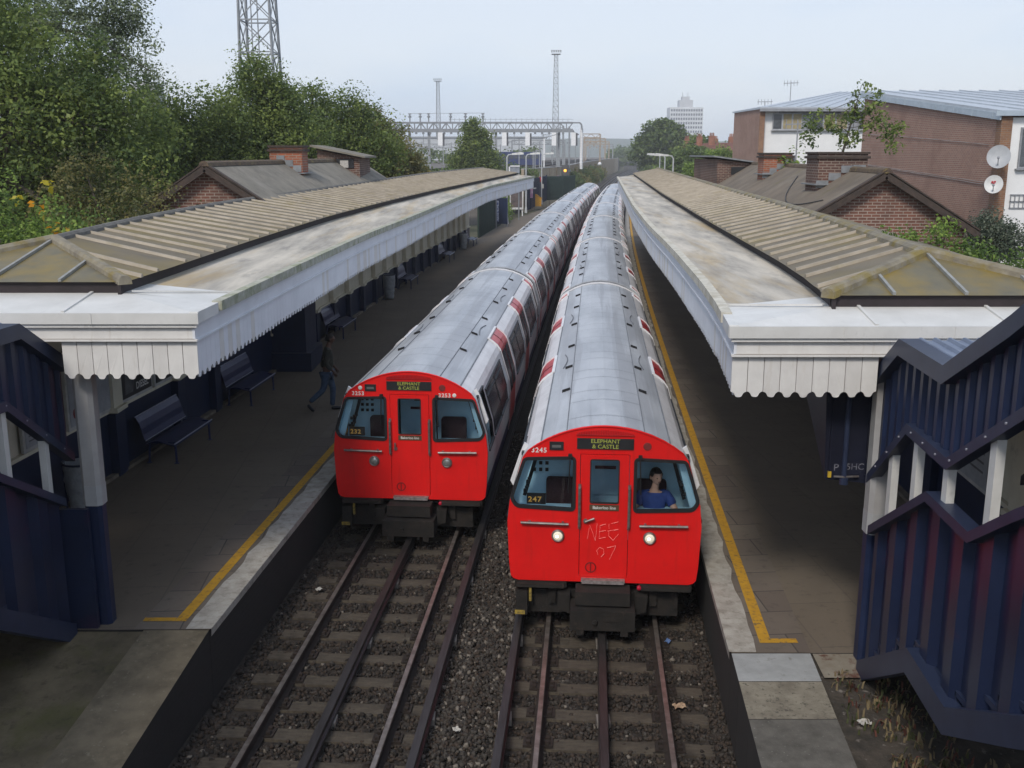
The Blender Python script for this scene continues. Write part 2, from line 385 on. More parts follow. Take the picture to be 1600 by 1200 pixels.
y.quad((M(11.8)-4.16, 11.80, ZP+.009), (M(11.8)-3.762, 11.80, ZP+.009), (M(11.8)-3.762, 11.9, ZP+.009), (M(11.8)-4.16, 11.9, ZP+.009))
tag(y.build('yellow_line', m_yel), kind='structure')
y = MB(); strip(y, 11.22, 134, lambda d: M(d) + 3.44, lambda d: M(d) + 3.58, ZP + .009, 2.)
y.quad((M(11.2)+3.582, 11.22, ZP+.009), (M(11.2)+3.9, 11.22, ZP+.009), (M(11.2)+3.9, 11.33, ZP+.009), (M(11.2)+3.582, 11.33, ZP+.009))
tag(y.build('yellow_line', m_yel), kind='structure')

# ------------------------------------------------------------------ rails and sleepers
m_rust = mat('rail_rust', (.038, .027, .022), (.022, .017, .014), .85, .2, scale=12)
m_shine = mat('rail_head', (.31, .275, .245), (.17, .14, .12), .42, .7, scale=6)
m_cond = mat('conductor_steel', (.060, .054, .052), (.036, .031, .029), .45, .5, scale=5, stretch=(6, .5, 6))
OFF_L, OFF_R = -1.66, 1.59
def rail_obj(off, label, cond=False):
    mb = MB(); Ds = Drange(2, 30, 1.) + Drange(33, 130, 3.)[0:] + Drange(136, 900, 8.)
    pts = [P(d, off, 0) for d in Ds]
    if not cond:
        mb.sweep(pts, [(-.07, -.17), (.07, -.17), (.07, -.155), (.012, -.135), (.012, -.045), (.036, -.03), (.036, -.006), (-.036, -.006), (-.036, -.03), (-.012, -.045), (-.012, -.135), (-.07, -.155)], 0)
        mb.sweep(pts, [(-.03, -.0055), (.03, -.0055), (.026, .001), (-.026, .001)], 1)
        mats = [m_rust, m_shine]; nm = 'running_rail'; cat = 'rail'
    else:
        h = cond
        mb.sweep(pts, [(-.06, h - .15), (.06, h - .15), (.06, h - .12), (.03, h - .1), (.03, h - .06), (.05, h - .045), (.046, h), (-.046, h), (-.05, h - .045), (-.03, h - .06), (-.03, h - .1), (-.06, h - .12)], 0)
        for d in Drange(5, 17, 1.86): mb.box(P(d, off, h - .19), (.16, .2, .08), 1)
        mats = [m_cond, mat('insulator', (.22, .2, .18), None, .6)]; nm = 'conductor_rail'; cat = 'conductor rail'
    return tag(mb.build(nm, mats), label, cat, 'rails of the two tracks')
rail_obj(OFF_L - .752, 'running rail nearest the left platform, shining on its worn top')
rail_obj(OFF_L + .752, 'right-hand running rail of the left track, beside the centre conductor rail')
rail_obj(OFF_R - .752, 'running rail of the right track next to its outer conductor rail')
rail_obj(OFF_R + .752, 'running rail nearest the right platform, rusty brown')
rail_obj(OFF_L, 'dark conductor rail down the middle of the left track', .04)
rail_obj(OFF_R, 'dark conductor rail down the middle of the right track', .04)
rail_obj(OFF_L + 1.17, 'raised outer conductor rail of the left track beside the gravel strip', .08)
rail_obj(OFF_R - 1.17, 'raised outer conductor rail of the right track beside the gravel strip', .08)
m_sleep = add_stain(mat('sleeper', (.088, .072, .052), (.05, .04, .03), .95, scale=5, bump=.5, bscale=30, stretch=(1, 4, 1)), (.035, .028, .022), scale=3, lo=.5, hi=.66)
def sleeper_mesh(seed):
    r = random.Random(seed); mb = MB(); n = 8; L = 2.5; h = .11
    pr = [[(-L/2 + L*i/n, (s * (.125 + r.uniform(-.008, .008)))) for i in range(n + 1)] for s in (-1, 1)]
    top = [[(x, yv * .92, r.uniform(-.006, .006)) for x, yv in row] for row in pr]; bot = [[(x, yv, -h) for x, yv in row] for row in pr]
    for i in range(n):
        mb.quad(top[0][i], top[0][i+1], top[1][i+1], top[1][i]); mb.quad(top[0][i], bot[0][i], bot[0][i+1], top[0][i+1]); mb.quad(top[1][i], top[1][i+1], bot[1][i+1], bot[1][i])
    for i in (0, n): mb.quad(top[0][i], top[1][i], bot[1][i], bot[0][i])
    for x in (-.752, .752):
        mb.box((x, 0, .012), (.34, .19, .03), 1)
        for dx in (-.11, .11): mb.box((x + dx, .05, .04), (.05, .05, .05), 1); mb.box((x + dx, -.05, .04), (.05, .05, .05), 1)
    return mb
protos = []
for track, off, d0, n, lab in (('left', OFF_L, 7.6, 17, 'concrete sleeper under the left track in front of the left train'), ('right', OFF_R, 7.4, 13, 'concrete sleeper under the right track in front of the right train')):
    for i in range(n):
        d = d0 + i * .625 + rnd.uniform(-.02, .02)
        if len(protos) < 4:
            o = sleeper_mesh(len(protos)).build('sleeper', [m_sleep, m_rust]); protos.append(o)
        else:
            o = protos[rnd.randrange(4)].copy(); COL.objects.link(o)
        o.location = P(d, off, -.166); o.rotation_euler = (0, 0, yaw(d) + rnd.uniform(-.008, .008))
        tag(o, lab, 'sleeper', lab.split(' in front')[0].replace('sleeper', 'sleepers'))
# loose ballast: stones nobody could count
def stones(n, D0, D1, fa, fb, z, smin, smax, mats, wts, name, reject=None, zj=.03):
    d = nr.uniform(D0, D1, n); u = nr.uniform(0, 1, n)
    fa_ = np.array([fa(v) for v in d]); fb_ = np.array([fb(v) for v in d]); x = fa_ + (fb_ - fa_) * u
    c = np.stack([x, d, z + nr.uniform(-zj, zj, n)], 1)
    if reject is not None:
        k = ~reject(c); c = c[k]; n = len(c)
    base = np.array([(-1,-1,-1),(1,-1,-1),(1,1,-1),(-1,1,-1),(-.7,-.7,.8),(.7,-.7,.8),(.7,.7,.8),(-.7,.7,.8)], float) * .5
    s = nr.uniform(smin, smax, (n, 1, 1)) * nr.uniform(.6, 1.25, (n, 1, 3))
    V = base[None] * s + nr.normal(0, .1, (n, 8, 3)) * s
    a = nr.uniform(0, 6.28, n); b = nr.uniform(-.7, .7, n)
    ca, sa, cb, sb = np.cos(a), np.sin(a), np.cos(b), np.sin(b)
    Rz = np.zeros((n, 3, 3)); Rz[:,0,0]=ca; Rz[:,0,1]=-sa; Rz[:,1,0]=sa; Rz[:,1,1]=ca; Rz[:,2,2]=1
    Rx = np.zeros((n, 3, 3)); Rx[:,0,0]=1; Rx[:,1,1]=cb; Rx[:,1,2]=-sb; Rx[:,2,1]=sb; Rx[:,2,2]=cb
    V = np.einsum('nij,nkj->nki', Rz @ Rx, V) + c[:, None, :]
    q = np.array([(0,3,2,1),(4,5,6,7),(0,1,5,4),(1,2,6,5),(2,3,7,6),(3,0,4,7)])
    Fq = (q[None] + np.arange(n)[:, None, None] * 8).reshape(-1, 4)
    mi = np.repeat(nr.choice(len(mats), n, p=wts), 6)
    return bulk(name, V.reshape(-1, 3), Fq, mats, mi, kind='stuff')
st = [mat('stone_brown', (.056, .040, .029), (.03, .022, .017), .9, scale=20), mat('stone_grey', (.062, .053, .044), (.036, .031, .026), .9, scale=20), mat('stone_dark', (.026, .021, .017), (.016, .013, .011), .95, scale=20), mat('stone_pale', (.19, .165, .135), (.13, .11, .09), .9, scale=20)]
def on_sleeper(c):
    # keep most stones off the sleepers' tops and out of the rails
    x = c[:, 0] - np.array([M(v) for v in c[:, 1]]); d = c[:, 1]; rej = np.zeros(len(c), bool)
    for off, d0 in ((OFF_L, 7.6), (OFF_R, 7.4)):
        ph = np.abs(((d - d0 + .3125) % .625) - .3125)
        rej |= (np.abs(x - off) < 1.22) & (ph < .13) & (nr.uniform(0, 1, len(c)) < .965)
        for rx in (-.752, .752): rej |= np.abs(x - off - rx) < .06
        rej |= np.abs(x - off) < .07
    return rej
stones(80000, 7., 20, lambda d: M(d) - 3.2, lambda d: M(d) + 3.05, -.195, .022, .052, st, [.46, .2, .32, .02], 'ballast', on_sleeper)
stones(13000, 7., 24, lambda d: M(d) - .55, lambda d: M(d) + .45, -.17, .026, .06, st, [.30, .50, .10, .10], 'ballast', None, .03)
# scraps of litter lying on the ballast
m_paper = mat('paper', (.5, .48, .44), (.36, .34, .31), .8, scale=20); m_tan = mat('cardboard', (.42, .3, .2), (.3, .2, .13), .85, scale=20); m_bluep = mat('blue_plastic', (.12, .2, .4), None, .4)
def scrap(x, d, z, sx, sy, rz, mm, lab, cat='litter'):
    mb = MB(); n = 5; r = random.Random(int(x * 100))
    g_ = [[(sx * (i / n - .5), sy * (j / n - .5), r.uniform(0, .035)) for i in range(n + 1)] for j in range(n + 1)]
    for j in range(n):
        for i in range(n):
            mb.quad(g_[j][i], g_[j][i+1], g_[j+1][i+1], g_[j+1][i])
    o = mb.build('litter', mm); md = o.modifiers.new('t', 'SOLIDIFY'); md.thickness = .004
    o.location = (x, d, z); o.rotation_euler = (.1, .05, rz); tag(o, lab, cat, 'scraps of litter by the tracks')
scrap(M(11.3) + 2.52, 11.3, -.13, .16, .09, .3, m_tan, 'torn tan card lying right of the right track near its rail')
scrap(M(13) + 2.5, 13.0, -.13, .10, .07, 1.1, m_bluep, 'scrap of blue plastic beside the right train by the platform')
scrap(M(10.7) - .12, 10.75, -.11, .07, .08, .6, m_paper, 'small white scrap between the two tracks near the conductor rail')
scrap(M(14.6) - 3.0 + .25, 14.7, -.12, .1, .06, .9, m_paper, 'white paper scrap on dark gravel below the left platform')
scrap(M(9.6) + 4.25, 9.55, .70, .13, .09, .4, m_paper, 'crumpled white paper among weeds beside the right ramp')
# ------------------------------------------------------------------ people: helpers
def skin_geo(J, bones, sub=2):
    "grow a smooth body over joints J{name:(pos,radius or (rx,ry))}; returns verts, faces"
    names = list(J); me = bpy.data.meshes.new("sk"); me.from_pydata([J[n][0] for n in names], [(names.index(a), names.index(b)) for a, b in bones], [])
    o = bpy.data.objects.new("sk", me); COL.objects.link(o)
    o.modifiers.new("s", 'SKIN').use_smooth_shade = True
    if not me.skin_vertices: me.attributes  # created with the modifier
    if not me.skin_vertices:
        bm = bmesh.new(); bm.from_mesh(me); bm.verts.layers.skin.verify(); bm.to_mesh(me); bm.free()
    for i, n in enumerate(names):
        r = J[n][1]; me.skin_vertices[0].data[i].radius = r if isinstance(r, tuple) else (r, r)
        me.skin_vertices[0].data[i].use_root = (i == 0)
    ms = o.modifiers.new("u", 'SUBSURF'); ms.levels = sub; ms.render_levels = sub
    dg = bpy.context.evaluated_depsgraph_get(); dg.update(); ev = o.evaluated_get(dg); m2 = ev.to_mesh()
    vs = [tuple(v.co) for v in m2.vertices]; fs = [tuple(p.vertices) for p in m2.polygons]
    ev.to_mesh_clear(); bpy.data.objects.remove(o); bpy.data.meshes.remove(me)
    return vs, fs
def head_geo(mb, c, fwd, s=1., tilt=0, mi=0, mi_eye=1, mi_lip=2):
    "a head with brow, nose, lips, jaw, ears and eyes; c = centre of the skull, fwd = facing"
    f = Vector(fwd).normalized(); l = Vector((0, 0, 1)).cross(f).normalized(); u = f.cross(l)
    n, m = 20, 24; vs = []; fs = []; lip = []
    for i in range(n + 1):
        th = math.pi * i / n
        for k in range(m):
            ph = 2 * math.pi * k / m
            x = math.sin(th) * math.cos(ph); yv = math.sin(th) * math.sin(ph); z = math.cos(th)
            X, Y, Z = x * .098, yv * .076, z * .118
            if z < 0: Y *= 1 - .28 * (-z); X *= 1 - (.10 if x > 0 else .35) * (-z)
            if x > 0:
                g_ = lambda a, b, w1, w2: math.exp(-((yv - a) / w1) ** 2 - ((z - b) / w2) ** 2)
                X += .026 * g_(0, -.16, .16, .15) + .009 * g_(0, .12, .55, .1) - .012 * (g_(.36, -.02, .2, .12) + g_(-.36, -.02, .2, .12)) + .008 * g_(0, -.48, .3, .09) + .012 * g_(0, -.85, .35, .2)
            vs.append(Vector(c) + (f * X + l * Y + u * Z) * s)
    for i in range(n):
        for k in range(m):
            fs.append((i * m + k, i * m + (k + 1) % m, (i + 1) * m + (k + 1) % m, (i + 1) * m + k))
    mb.add(vs, fs, mi)
    for sg in (-1, 1):
        e = Vector(c) + (f * .078 + l * .03 * sg - u * .004) * s
        mb.lathe(e, [(.001, -.01), (.009 * s, -.006), (.012 * s, 0), (.009 * s, .006), (.001, .01)], 8, mi_eye)
        ear = Vector(c) + (l * .077 * sg - f * .008 - u * .012) * s
        mb.lathe(ear, [(.004, -.03 * s), (.018 * s, -.015 * s), (.02 * s, .008 * s), (.012 * s, .028 * s), (.002, .033 * s)], 8, mi)
    a = Vector(c) + (f * .094 - u * .056) * s
    mb.bar(a - l * .022 * s, a + l * .022 * s, .012 * s, .009 * s, mi_lip)
def hair_geo(mb, c, fwd, s=1., long=.0, mi=0, seed=1):
    f = Vector(fwd).normalized(); l = Vector((0, 0, 1)).cross(f).normalized(); u = f.cross(l); r = random.Random(seed)
    n, m = 12, 28; vs = []; fs = []
    for i in range(n + 1):
        th = math.pi * .5 * (1 + long * .55) * i / n
        for k in range(m):
            ph = 2 * math.pi * k / m; x = math.cos(ph); cut = 1.
            t2 = th * (.62 if x > .45 else .85 if x > .1 else 1.28)
            j = 1 + r.uniform(-.025, .03) * (1 + long * 2)
            X, Y, Z = math.sin(t2) * x * .108, math.sin(t2) * math.sin(ph) * (.086 + .018 * long), math.cos(t2) * (.128 + .01 * long)
            if Z < 0: Z *= 1 + long * .35
            vs.append(Vector(c) + (f * (X * j - .006) + l * Y * j + u * Z * j) * s)
    for i in range(n):
        for k in range(m): fs.append((i * m + k, i * m + (k + 1) % m, (i + 1) * m + (k + 1) % m, (i + 1) * m + k))
    mb.add(vs, fs, mi)
def hand_geo(mb, wrist, d, palm_n, thumb_side, curl=.5, s=1., mi=0):
    "palm plus five bent fingers; d = direction of the hand, palm_n = way the palm faces"
    d = Vector(d).normalized(); pn = Vector(palm_n); pn = (pn - d * pn.dot(d)).normalized(); sd = d.cross(pn) * thumb_side
    wv = Vector(wrist)
    mb.tube([wv - d * .02 * s, wv + d * .02 * s, wv + d * .055 * s, wv + d * .095 * s], [.024 * s, .028 * s, .036 * s, .030 * s], 10, mi)
    for q, (o_, ln, r) in enumerate(((.027, .070, .0085), (.009, .078, .009), (-.009, .073, .0088), (-.026, .058, .0078))):
        p = wv + d * .085 * s + sd * o_ * s; pts = [p]; dd = d.copy()
        for seg, fr in enumerate((.45, .32, .25)):
            a = curl * (.5 + .5 * seg + .08 * q); dd = (d * math.cos(a) + pn * math.sin(a)).normalized(); p = p + dd * ln * fr * s; pts.append(p)
        mb.tube(pts, [r * s, r * s, r * .9 * s, r * .6 * s], 7, mi)
    p = wv + d * .03 * s + sd * .028 * s; q1 = p + (d * .6 + sd * .75 + pn * .2).normalized() * .036 * s; q2 = q1 + (d * .9 + sd * .2 + pn * .4).normalized() * .032 * s
    mb.tube([p, q1, q2], [.012 * s, .0105 * s, .007 * s], 7, mi)

# ------------------------------------------------------------------ trains
m_red = mat('train_red', (.70, .009, .008), (.63, .008, .007), .38, scale=2.5, spec=.35, coat=.15, rvar=.05)
m_red = add_stain(m_red, (.38, .016, .012), scale=3.5, lo=.62, hi=.85, fac=.5)
m_red = add_stain(m_red, (.30, .02, .014), scale=2.2, lo=.55, hi=.8, stretch=(5, 1, .5), fac=.35)
m_door = mat('door_red', (.50, .028, .035), (.38, .022, .03), .4, scale=4, coat=.2)
m_white = add_stain(mat('body_white', (.68, .67, .68), (.58, .57, .58), .42, scale=2.2, coat=.1), (.33, .31, .32), scale=2.6, lo=.55, hi=.8, stretch=(1, .5, 2.5), fac=.6)
m_skirt = add_stain(mat('skirt_blue', (.022, .03, .12), (.016, .02, .07), .5, scale=3), (.07, .06, .055), scale=3, lo=.5, hi=.8, fac=.5)
m_roof = add_stain(mat('roof_grey', (.45, .47, .50), (.35, .37, .40), .5, scale=1.1, stretch=(1.2, .35, 1), detail=6, lo=.4, hi=.6, spec=.35), (.25, .255, .275), scale=1.5, lo=.5, hi=.56, stretch=(1.6, .05, 1), fac=.45)
m_seam = mat('seam_dark', (.17, .18, .195), None, .6)
m_trim = mat('trim_white', (.72, .71, .72), (.6, .6, .61), .4)
m_rub = mat('rubber', (.014, .014, .016), None, .55, scale=20)
m_under = add_stain(mat('underframe', (.019, .015, .012), (.009, .008, .007), .85, scale=6, bump=.3), (.055, .036, .026), scale=5, lo=.6, hi=.75)
m_steel = mat('handrail_steel', (.30, .28, .27), (.17, .14, .13), .42, .7, scale=12)
m_glass = glass_mat('cab_glass', (.93, .96, .98), .02, .75)
m_win = mat('side_glass', (.035, .04, .05), (.02, .022, .028), .12, scale=1.5, spec=.6)
m_black = mat('panel_black', (.018, .018, .02), None, .5)
m_cabblue = mat('cab_blue', (.52, .82, .95), (.44, .74, .90), .5, scale=4)
m_seat = mat('seat_cloth', (.045, .022, .026), (.03, .015, .018), .9, scale=30, bump=.3)
m_gold = mat('sign_yellow', (.33, .35, .07), (.20, .22, .04), .6, scale=30, emit=((.5, .52, .1), .06))
m_wtext = mat('white_lettering', (.78, .76, .72), None, .6)
m_brown = mat('line_brown', (.10, .055, .028), None, .5)
m_scr = mat('scratch', (.82, .42, .38), (.8, .2, .18), .7, scale=30)
m_amber = mat('amber_digits', (.50, .32, .08), None, .5, emit=((.8, .45, .08), .12))
ZS = [.62, .9, 1.5, 1.8, 2.42, 2.52]; US = [1.265, 1.30, 1.325, 1.295, 1.12, 1.05]; RA = 1.675; ZC = 1.215
def hw(z):
    if z <= 2.52: return float(np.interp(z, ZS, US))
    return math.sqrt(max(0, RA * RA - (z - ZC) ** 2))
def zarc(u): return ZC + math.sqrt(RA * RA - u * u)
CL = 15.46; PITCH = 15.87
def half_section(off=0., z0=.62, u1=0.):
    pts = [(hw(z) + off, z) for z in [z0] + [q for q in (.93, 1.2, 1.5, 1.8, 2.1, 2.42, 2.52) if q > z0 + .01]]
    for u in (.96, .87, .7, .5, .25, 0.):
        if u >= u1 - 1e-6:
            k = (RA + off) / RA; pts.append((u * k, ZC + (zarc(u) - ZC) * k))
    return pts
def make_carriage(front, parent):
    y0 = .05 if front else 0.
    mb = MB(); hs = half_section(); full = [(-u, z) for u, z in hs] + [(u, z) for u, z in hs[::-1][1:]]
    n = len(full)
    cuts = [y0, .22, 1.02, CL] if front else [y0, CL]
    for i in range(n - 1):
        zm = (full[i][1] + full[i+1][1]) / 2; um = abs(full[i][0] + full[i+1][0]) / 2; m_ = 0 if zm < .93 else 2 if um < .86 else 1
        for ya, yb in zip(cuts[:-1], cuts[1:]):
            if front and ya == .22 and 1.5 < zm < 2.42 and um > 1.05: continue        # opening of the cab side window
            (ua, za), (ub, zb) = full[i], full[i+1]; mb.quad((ua, ya, za), (ub, ya, zb), (ub, yb, zb), (ua, yb, za), m_)
    if not front: mb.add([(u, 0, z) for u, z in full], [tuple(range(n))], 4)
    mb.add([(u, CL, z) for u, z in full], [tuple(range(n))[::-1]], 4)
    # seams along and across the roof: thin proud lips
    for s in (-1, 1):
        for u, wd in ((.52, .012), (.865, .022)):
            mb.bar((s * u, y0 + .02, zarc(u) + .003), (s * u, CL - .06, zarc(u) + .003), wd, .012, 3)
    yy = y0 + .55; k = 0
    while yy < CL - .3:
        lim = .52
        us = [lim * (j / 8 - 1) * 1. for j in range(17)]
        for j in range(16):
            a, b = us[j], us[j+1]; h = .0025
            mb.quad((a, yy, zarc(a) + h), (b, yy, zarc(b) + h), (b, yy + .009, zarc(b) + h), (a, yy + .009, zarc(a) + h), 3)
        for j in range(26):       # rivet line beside each joint
            u = -.5 + j * .04
            mb.quad((u, yy - .035, zarc(u) + .003), (u + .008, yy - .035, zarc(u) + .003), (u + .008, yy - .027, zarc(u) + .003), (u, yy - .027, zarc(u) + .003), 3)
        yy += .62 if k % 2 else .95; k += 1
    # dark floor pan closing the body
    mb.quad((-1.26, y0, .621), (1.26, y0, .621), (1.26, CL, .621), (-1.26, CL, .621), 4)
    c = mb.build('carriage', [m_skirt, m_white, m_roof, m_seam, m_under], parent, world=False, loc=(0, 0, 0))
    u_ = MB(); u_.box((0, CL / 2, .42), (2.0, CL - .8, .38)); 
    for yb in (2.6, CL - 2.6):
        for dy in (-.95, .95):
            for s in (-1, 1): u_.lathe((s * .72, yb + dy, .40), [(.40, -.06), (.40, .06)], 18, axis='X')
        for s in (-1, 1): u_.box((s * .98, yb, .38), (.12, 2.6, .22))
    u_.build('underframe', m_under, c, world=False, loc=(0, 0, 0))
    hw_ = lambda z, o: hw(z) + o
    def curve_panel(mb, s, ya, yb, z0, uend, off, mi, zend=None):
        pts = [p for p in half_section(off, z0, uend if uend is not None else 2.)]
        if zend is not None: pts = [p for p in pts if p[1] < zend - .005] + [(hw(zend) + off, zend)]
        for i in range(len(pts) - 1):
            (u0, za), (u1, zb) = pts[i], pts[i+1]
            mb.quad((s*u0, ya, za), (s*u0, yb, za), (s*u1, yb, zb), (s*u1, ya, zb), mi)
        return pts
    doors = [(4.45, 5.95), (9.35, 10.85), (14.5, 15.1)] + ([] if front else [(.35, .95)])
    for s in (-1, 1):
        for (a, b) in doors:
            d = MB(); pts = curve_panel(d, s, a, b, .72, .80, .010, 0)
            dbl = b - a > 1.
            panes = [(a + .14, a + .66), (b - .66, b - .14)] if dbl else [(a + .1, b - .1)]
            for (p, q) in panes:
                g_ = [(hw(z) + .018, z) for z in (1.5, 1.8, 2.1, 2.36)]
                for i in range(3): d.quad((s*g_[i][0], p, g_[i][1]), (s*g_[i][0], q, g_[i][1]), (s*g_[i+1][0], q, g_[i+1][1]), (s*g_[i+1][0], p, g_[i+1][1]), 1)
                for (y1) in (p, q):
                    d.sweep([(s*u, y1, z) for u, z in g_], [(-.012, -.006), (.012, -.006), (.012, .006), (-.012, .006)], 3, side=(0, 1, 0))
            if dbl: d.sweep([(s*(u + .006), (a+b)/2, z) for u, z in pts], [(-.012, -.004), (.012, -.004), (.012, .004), (-.012, .004)], 3, side=(0, 1, 0))
            fr = half_section(.02, .72, .80)
            for y1 in (a, b): d.sweep([(s*u, y1, z) for u, z in fr], [(-.024, -.02), (.024, -.02), (.024, .02), (-.024, .02)], 2, side=(0, 1, 0))
            d.bar((s*fr[-1][0], a, fr[-1][1]), (s*fr[-1][0], b, fr[-1][1]), .05, .03, 2)
            d.build('door', [m_door, m_win, m_trim, m_rub], c, world=False, loc=(0, 0, 0))
        wins = [(1.15, 3.95), (6.35, 8.95), (11.25, 14.05)]
        for (a, b) in wins:
            wd = MB(); mids = [a, (a + b) / 2, b]
            for p, q in zip(mids[:-1], mids[1:]):
                g_ = [(hw(z) + .008, z) for z in (1.5, 1.8, 2.1, 2.33)]
                for i in range(3): wd.quad((s*g_[i][0], p + .03, g_[i][1]), (s*g_[i][0], q - .03, g_[i][1]), (s*g_[i+1][0], q - .03, g_[i+1][1]), (s*g_[i+1][0], p + .03, g_[i+1][1]), 0)
                for y1 in (p + .03, q - .03): wd.sweep([(s*(u+.004), y1, z) for u, z in g_], [(-.016, -.006), (.016, -.006), (.016, .006), (-.016, .006)], 1, side=(0, 1, 0))
                for z in (1.5, 2.2, 2.33): wd.bar((s*(hw(z)+.012), p + .03, z), (s*(hw(z)+.012), q - .03, z), .03, .02, 1)
            wd.build('window', [m_win, m_rub], c, world=False, loc=(0, 0, 0))
        for (a, b) in [(4.45, 5.95), (9.35, 10.85)]:
            rs = MB(); pts = []
            for i in range(9):
                t = i / 8; y1 = a - .05 + (b - a - .25) * t; u = .70 - .055 * math.sin(math.pi * t); pts.append((s*u, y1, zarc(u) + .012))
            rs.tube(pts, .009, 6); rs.build('rain_strip', m_seam, c, world=False, loc=(0, 0, 0))
        for k, yv in enumerate((2.5, 4.3, 6.3, 8.9, 11.5, 13.6)):
            u = .60; z = zarc(u); v = MB(); w_, h_, l_ = .062, .042, .15
            tl = -u / RA * s     # roof slope under the vent
            A = [Vector((s*u + x, yv + y1, z + x * tl + zz)) for x, y1, zz in ((-w_, 0, -.01), (w_, 0, -.01), (w_, 0, h_), (-w_, 0, h_), (-w_, l_, -.01), (w_, l_, -.01))]
            v.add(A, [(3, 2, 5, 4), (0, 3, 4), (1, 5, 2)], 0)
            Bq = [Vector((s*u + x, yv - .004, z + x * tl + zz)) for x, zz in ((-w_, -.01), (w_, -.01), (w_, h_), (-w_, h_))]
            v.add(Bq, [(0, 1, 2, 3)], 1)
            v.build('roof_vent', [m_roof, m_rub], c, world=False, loc=(0, 0, 0))
    hoop = MB(); hp = half_section(.018, 1.0); hf = [(-u, z) for u, z in hp] + [(u, z) for u, z in hp[::-1][1:]]
    hoop.sweep([(u, CL - .05, z) for u, z in hf], [(-.05, -.014), (.05, -.014), (.05, .02), (-.05, .02)], 0, side=(0, 1, 0))
    hoop.build('end_hoop', m_trim, c, world=False, loc=(0, 0, 0))
    if not front:
        hoop = MB(); hoop.sweep([(u, .05, z) for u, z in hf], [(-.04, -.014), (.04, -.014), (.04, .016), (-.04, .016)], 0, side=(0, 1, 0))
        hoop.build('end_hoop', m_roof, c, world=False, loc=(0, 0, 0))
    return c
def fill_holes(outer, holes, y0, y1):
    "plate in the x-z plane with holes, between y0 (front) and y1"
    bm = bmesh.new(); loops = []
    for lp in [outer] + holes:
        vs = [bm.verts.new((u, y0, z)) for u, z in lp]; loops.append(vs)
        for i in range(len(vs)): bm.edges.new((vs[i], vs[(i+1) % len(vs)]))
    bmesh.ops.triangle_fill(bm, use_beauty=True, use_dissolve=False, edges=bm.edges[:], normal=(0, -1, 0))
    r = bmesh.ops.extrude_face_region(bm, geom=bm.faces[:])
    for e in r['geom']:
        if isinstance(e, bmesh.types.BMVert): e.co.y = y1
    bm.verts.index_update(); vs = [tuple(v.co) for v in bm.verts]; fs = [tuple(v.index for v in f.verts) for f in bm.faces]
    bm.free(); return vs, fs
def round_poly(pts, r, n=5):
    out = []; N = len(pts)
    for i in range(N):
        a, b, c = (Vector(pts[(i + k) % N]).to_2d() for k in (-1, 0, 1)); d1 = (a - b); d2 = (c - b)
        rr = min(r if not isinstance(r, (list, tuple)) else r[i], d1.length * .45, d2.length * .45)
        p = b + d1.normalized() * rr; q = b + d2.normalized() * rr
        for k in range(n + 1):
            t = k / n; out.append(tuple((1-t)**2 * p + 2*t*(1-t) * b + t*t * q))
    return out
def inset(pts, d):
    N = len(pts); out = []; A = sum(pts[i][0]*pts[(i+1)%N][1] - pts[(i+1)%N][0]*pts[i][1] for i in range(N)); s = 1 if A > 0 else -1
    for i in range(N):
        a = Vector(pts[i-1]); c = Vector(pts[(i+1) % N]); t = (c - a).normalized(); nrm = Vector((-t.y, t.x)) * s
        out.append(tuple(Vector(pts[i]) + nrm * d))
    return out
def ring(mb, pts, d, y0, y1, mi=0):
    q = inset(pts, d); N = len(pts)
    for i in range(N):
        j = (i + 1) % N; A, B, Cq, D = pts[i], pts[j], q[j], q[i]
        mb.quad((A[0], y0, A[1]), (B[0], y0, B[1]), (Cq[0], y0, Cq[1]), (D[0], y0, D[1]), mi)
        mb.quad((D[0], y0, D[1]), (Cq[0], y0, Cq[1]), (Cq[0], y1, Cq[1]), (D[0], y1, D[1]), mi)
        mb.quad((A[0], y0, A[1]), (A[0], y1, A[1]), (B[0], y1, B[1]), (B[0], y0, B[1]), mi)
FX_, FZ_ = (1, 0, 0), (0, 0, 1)
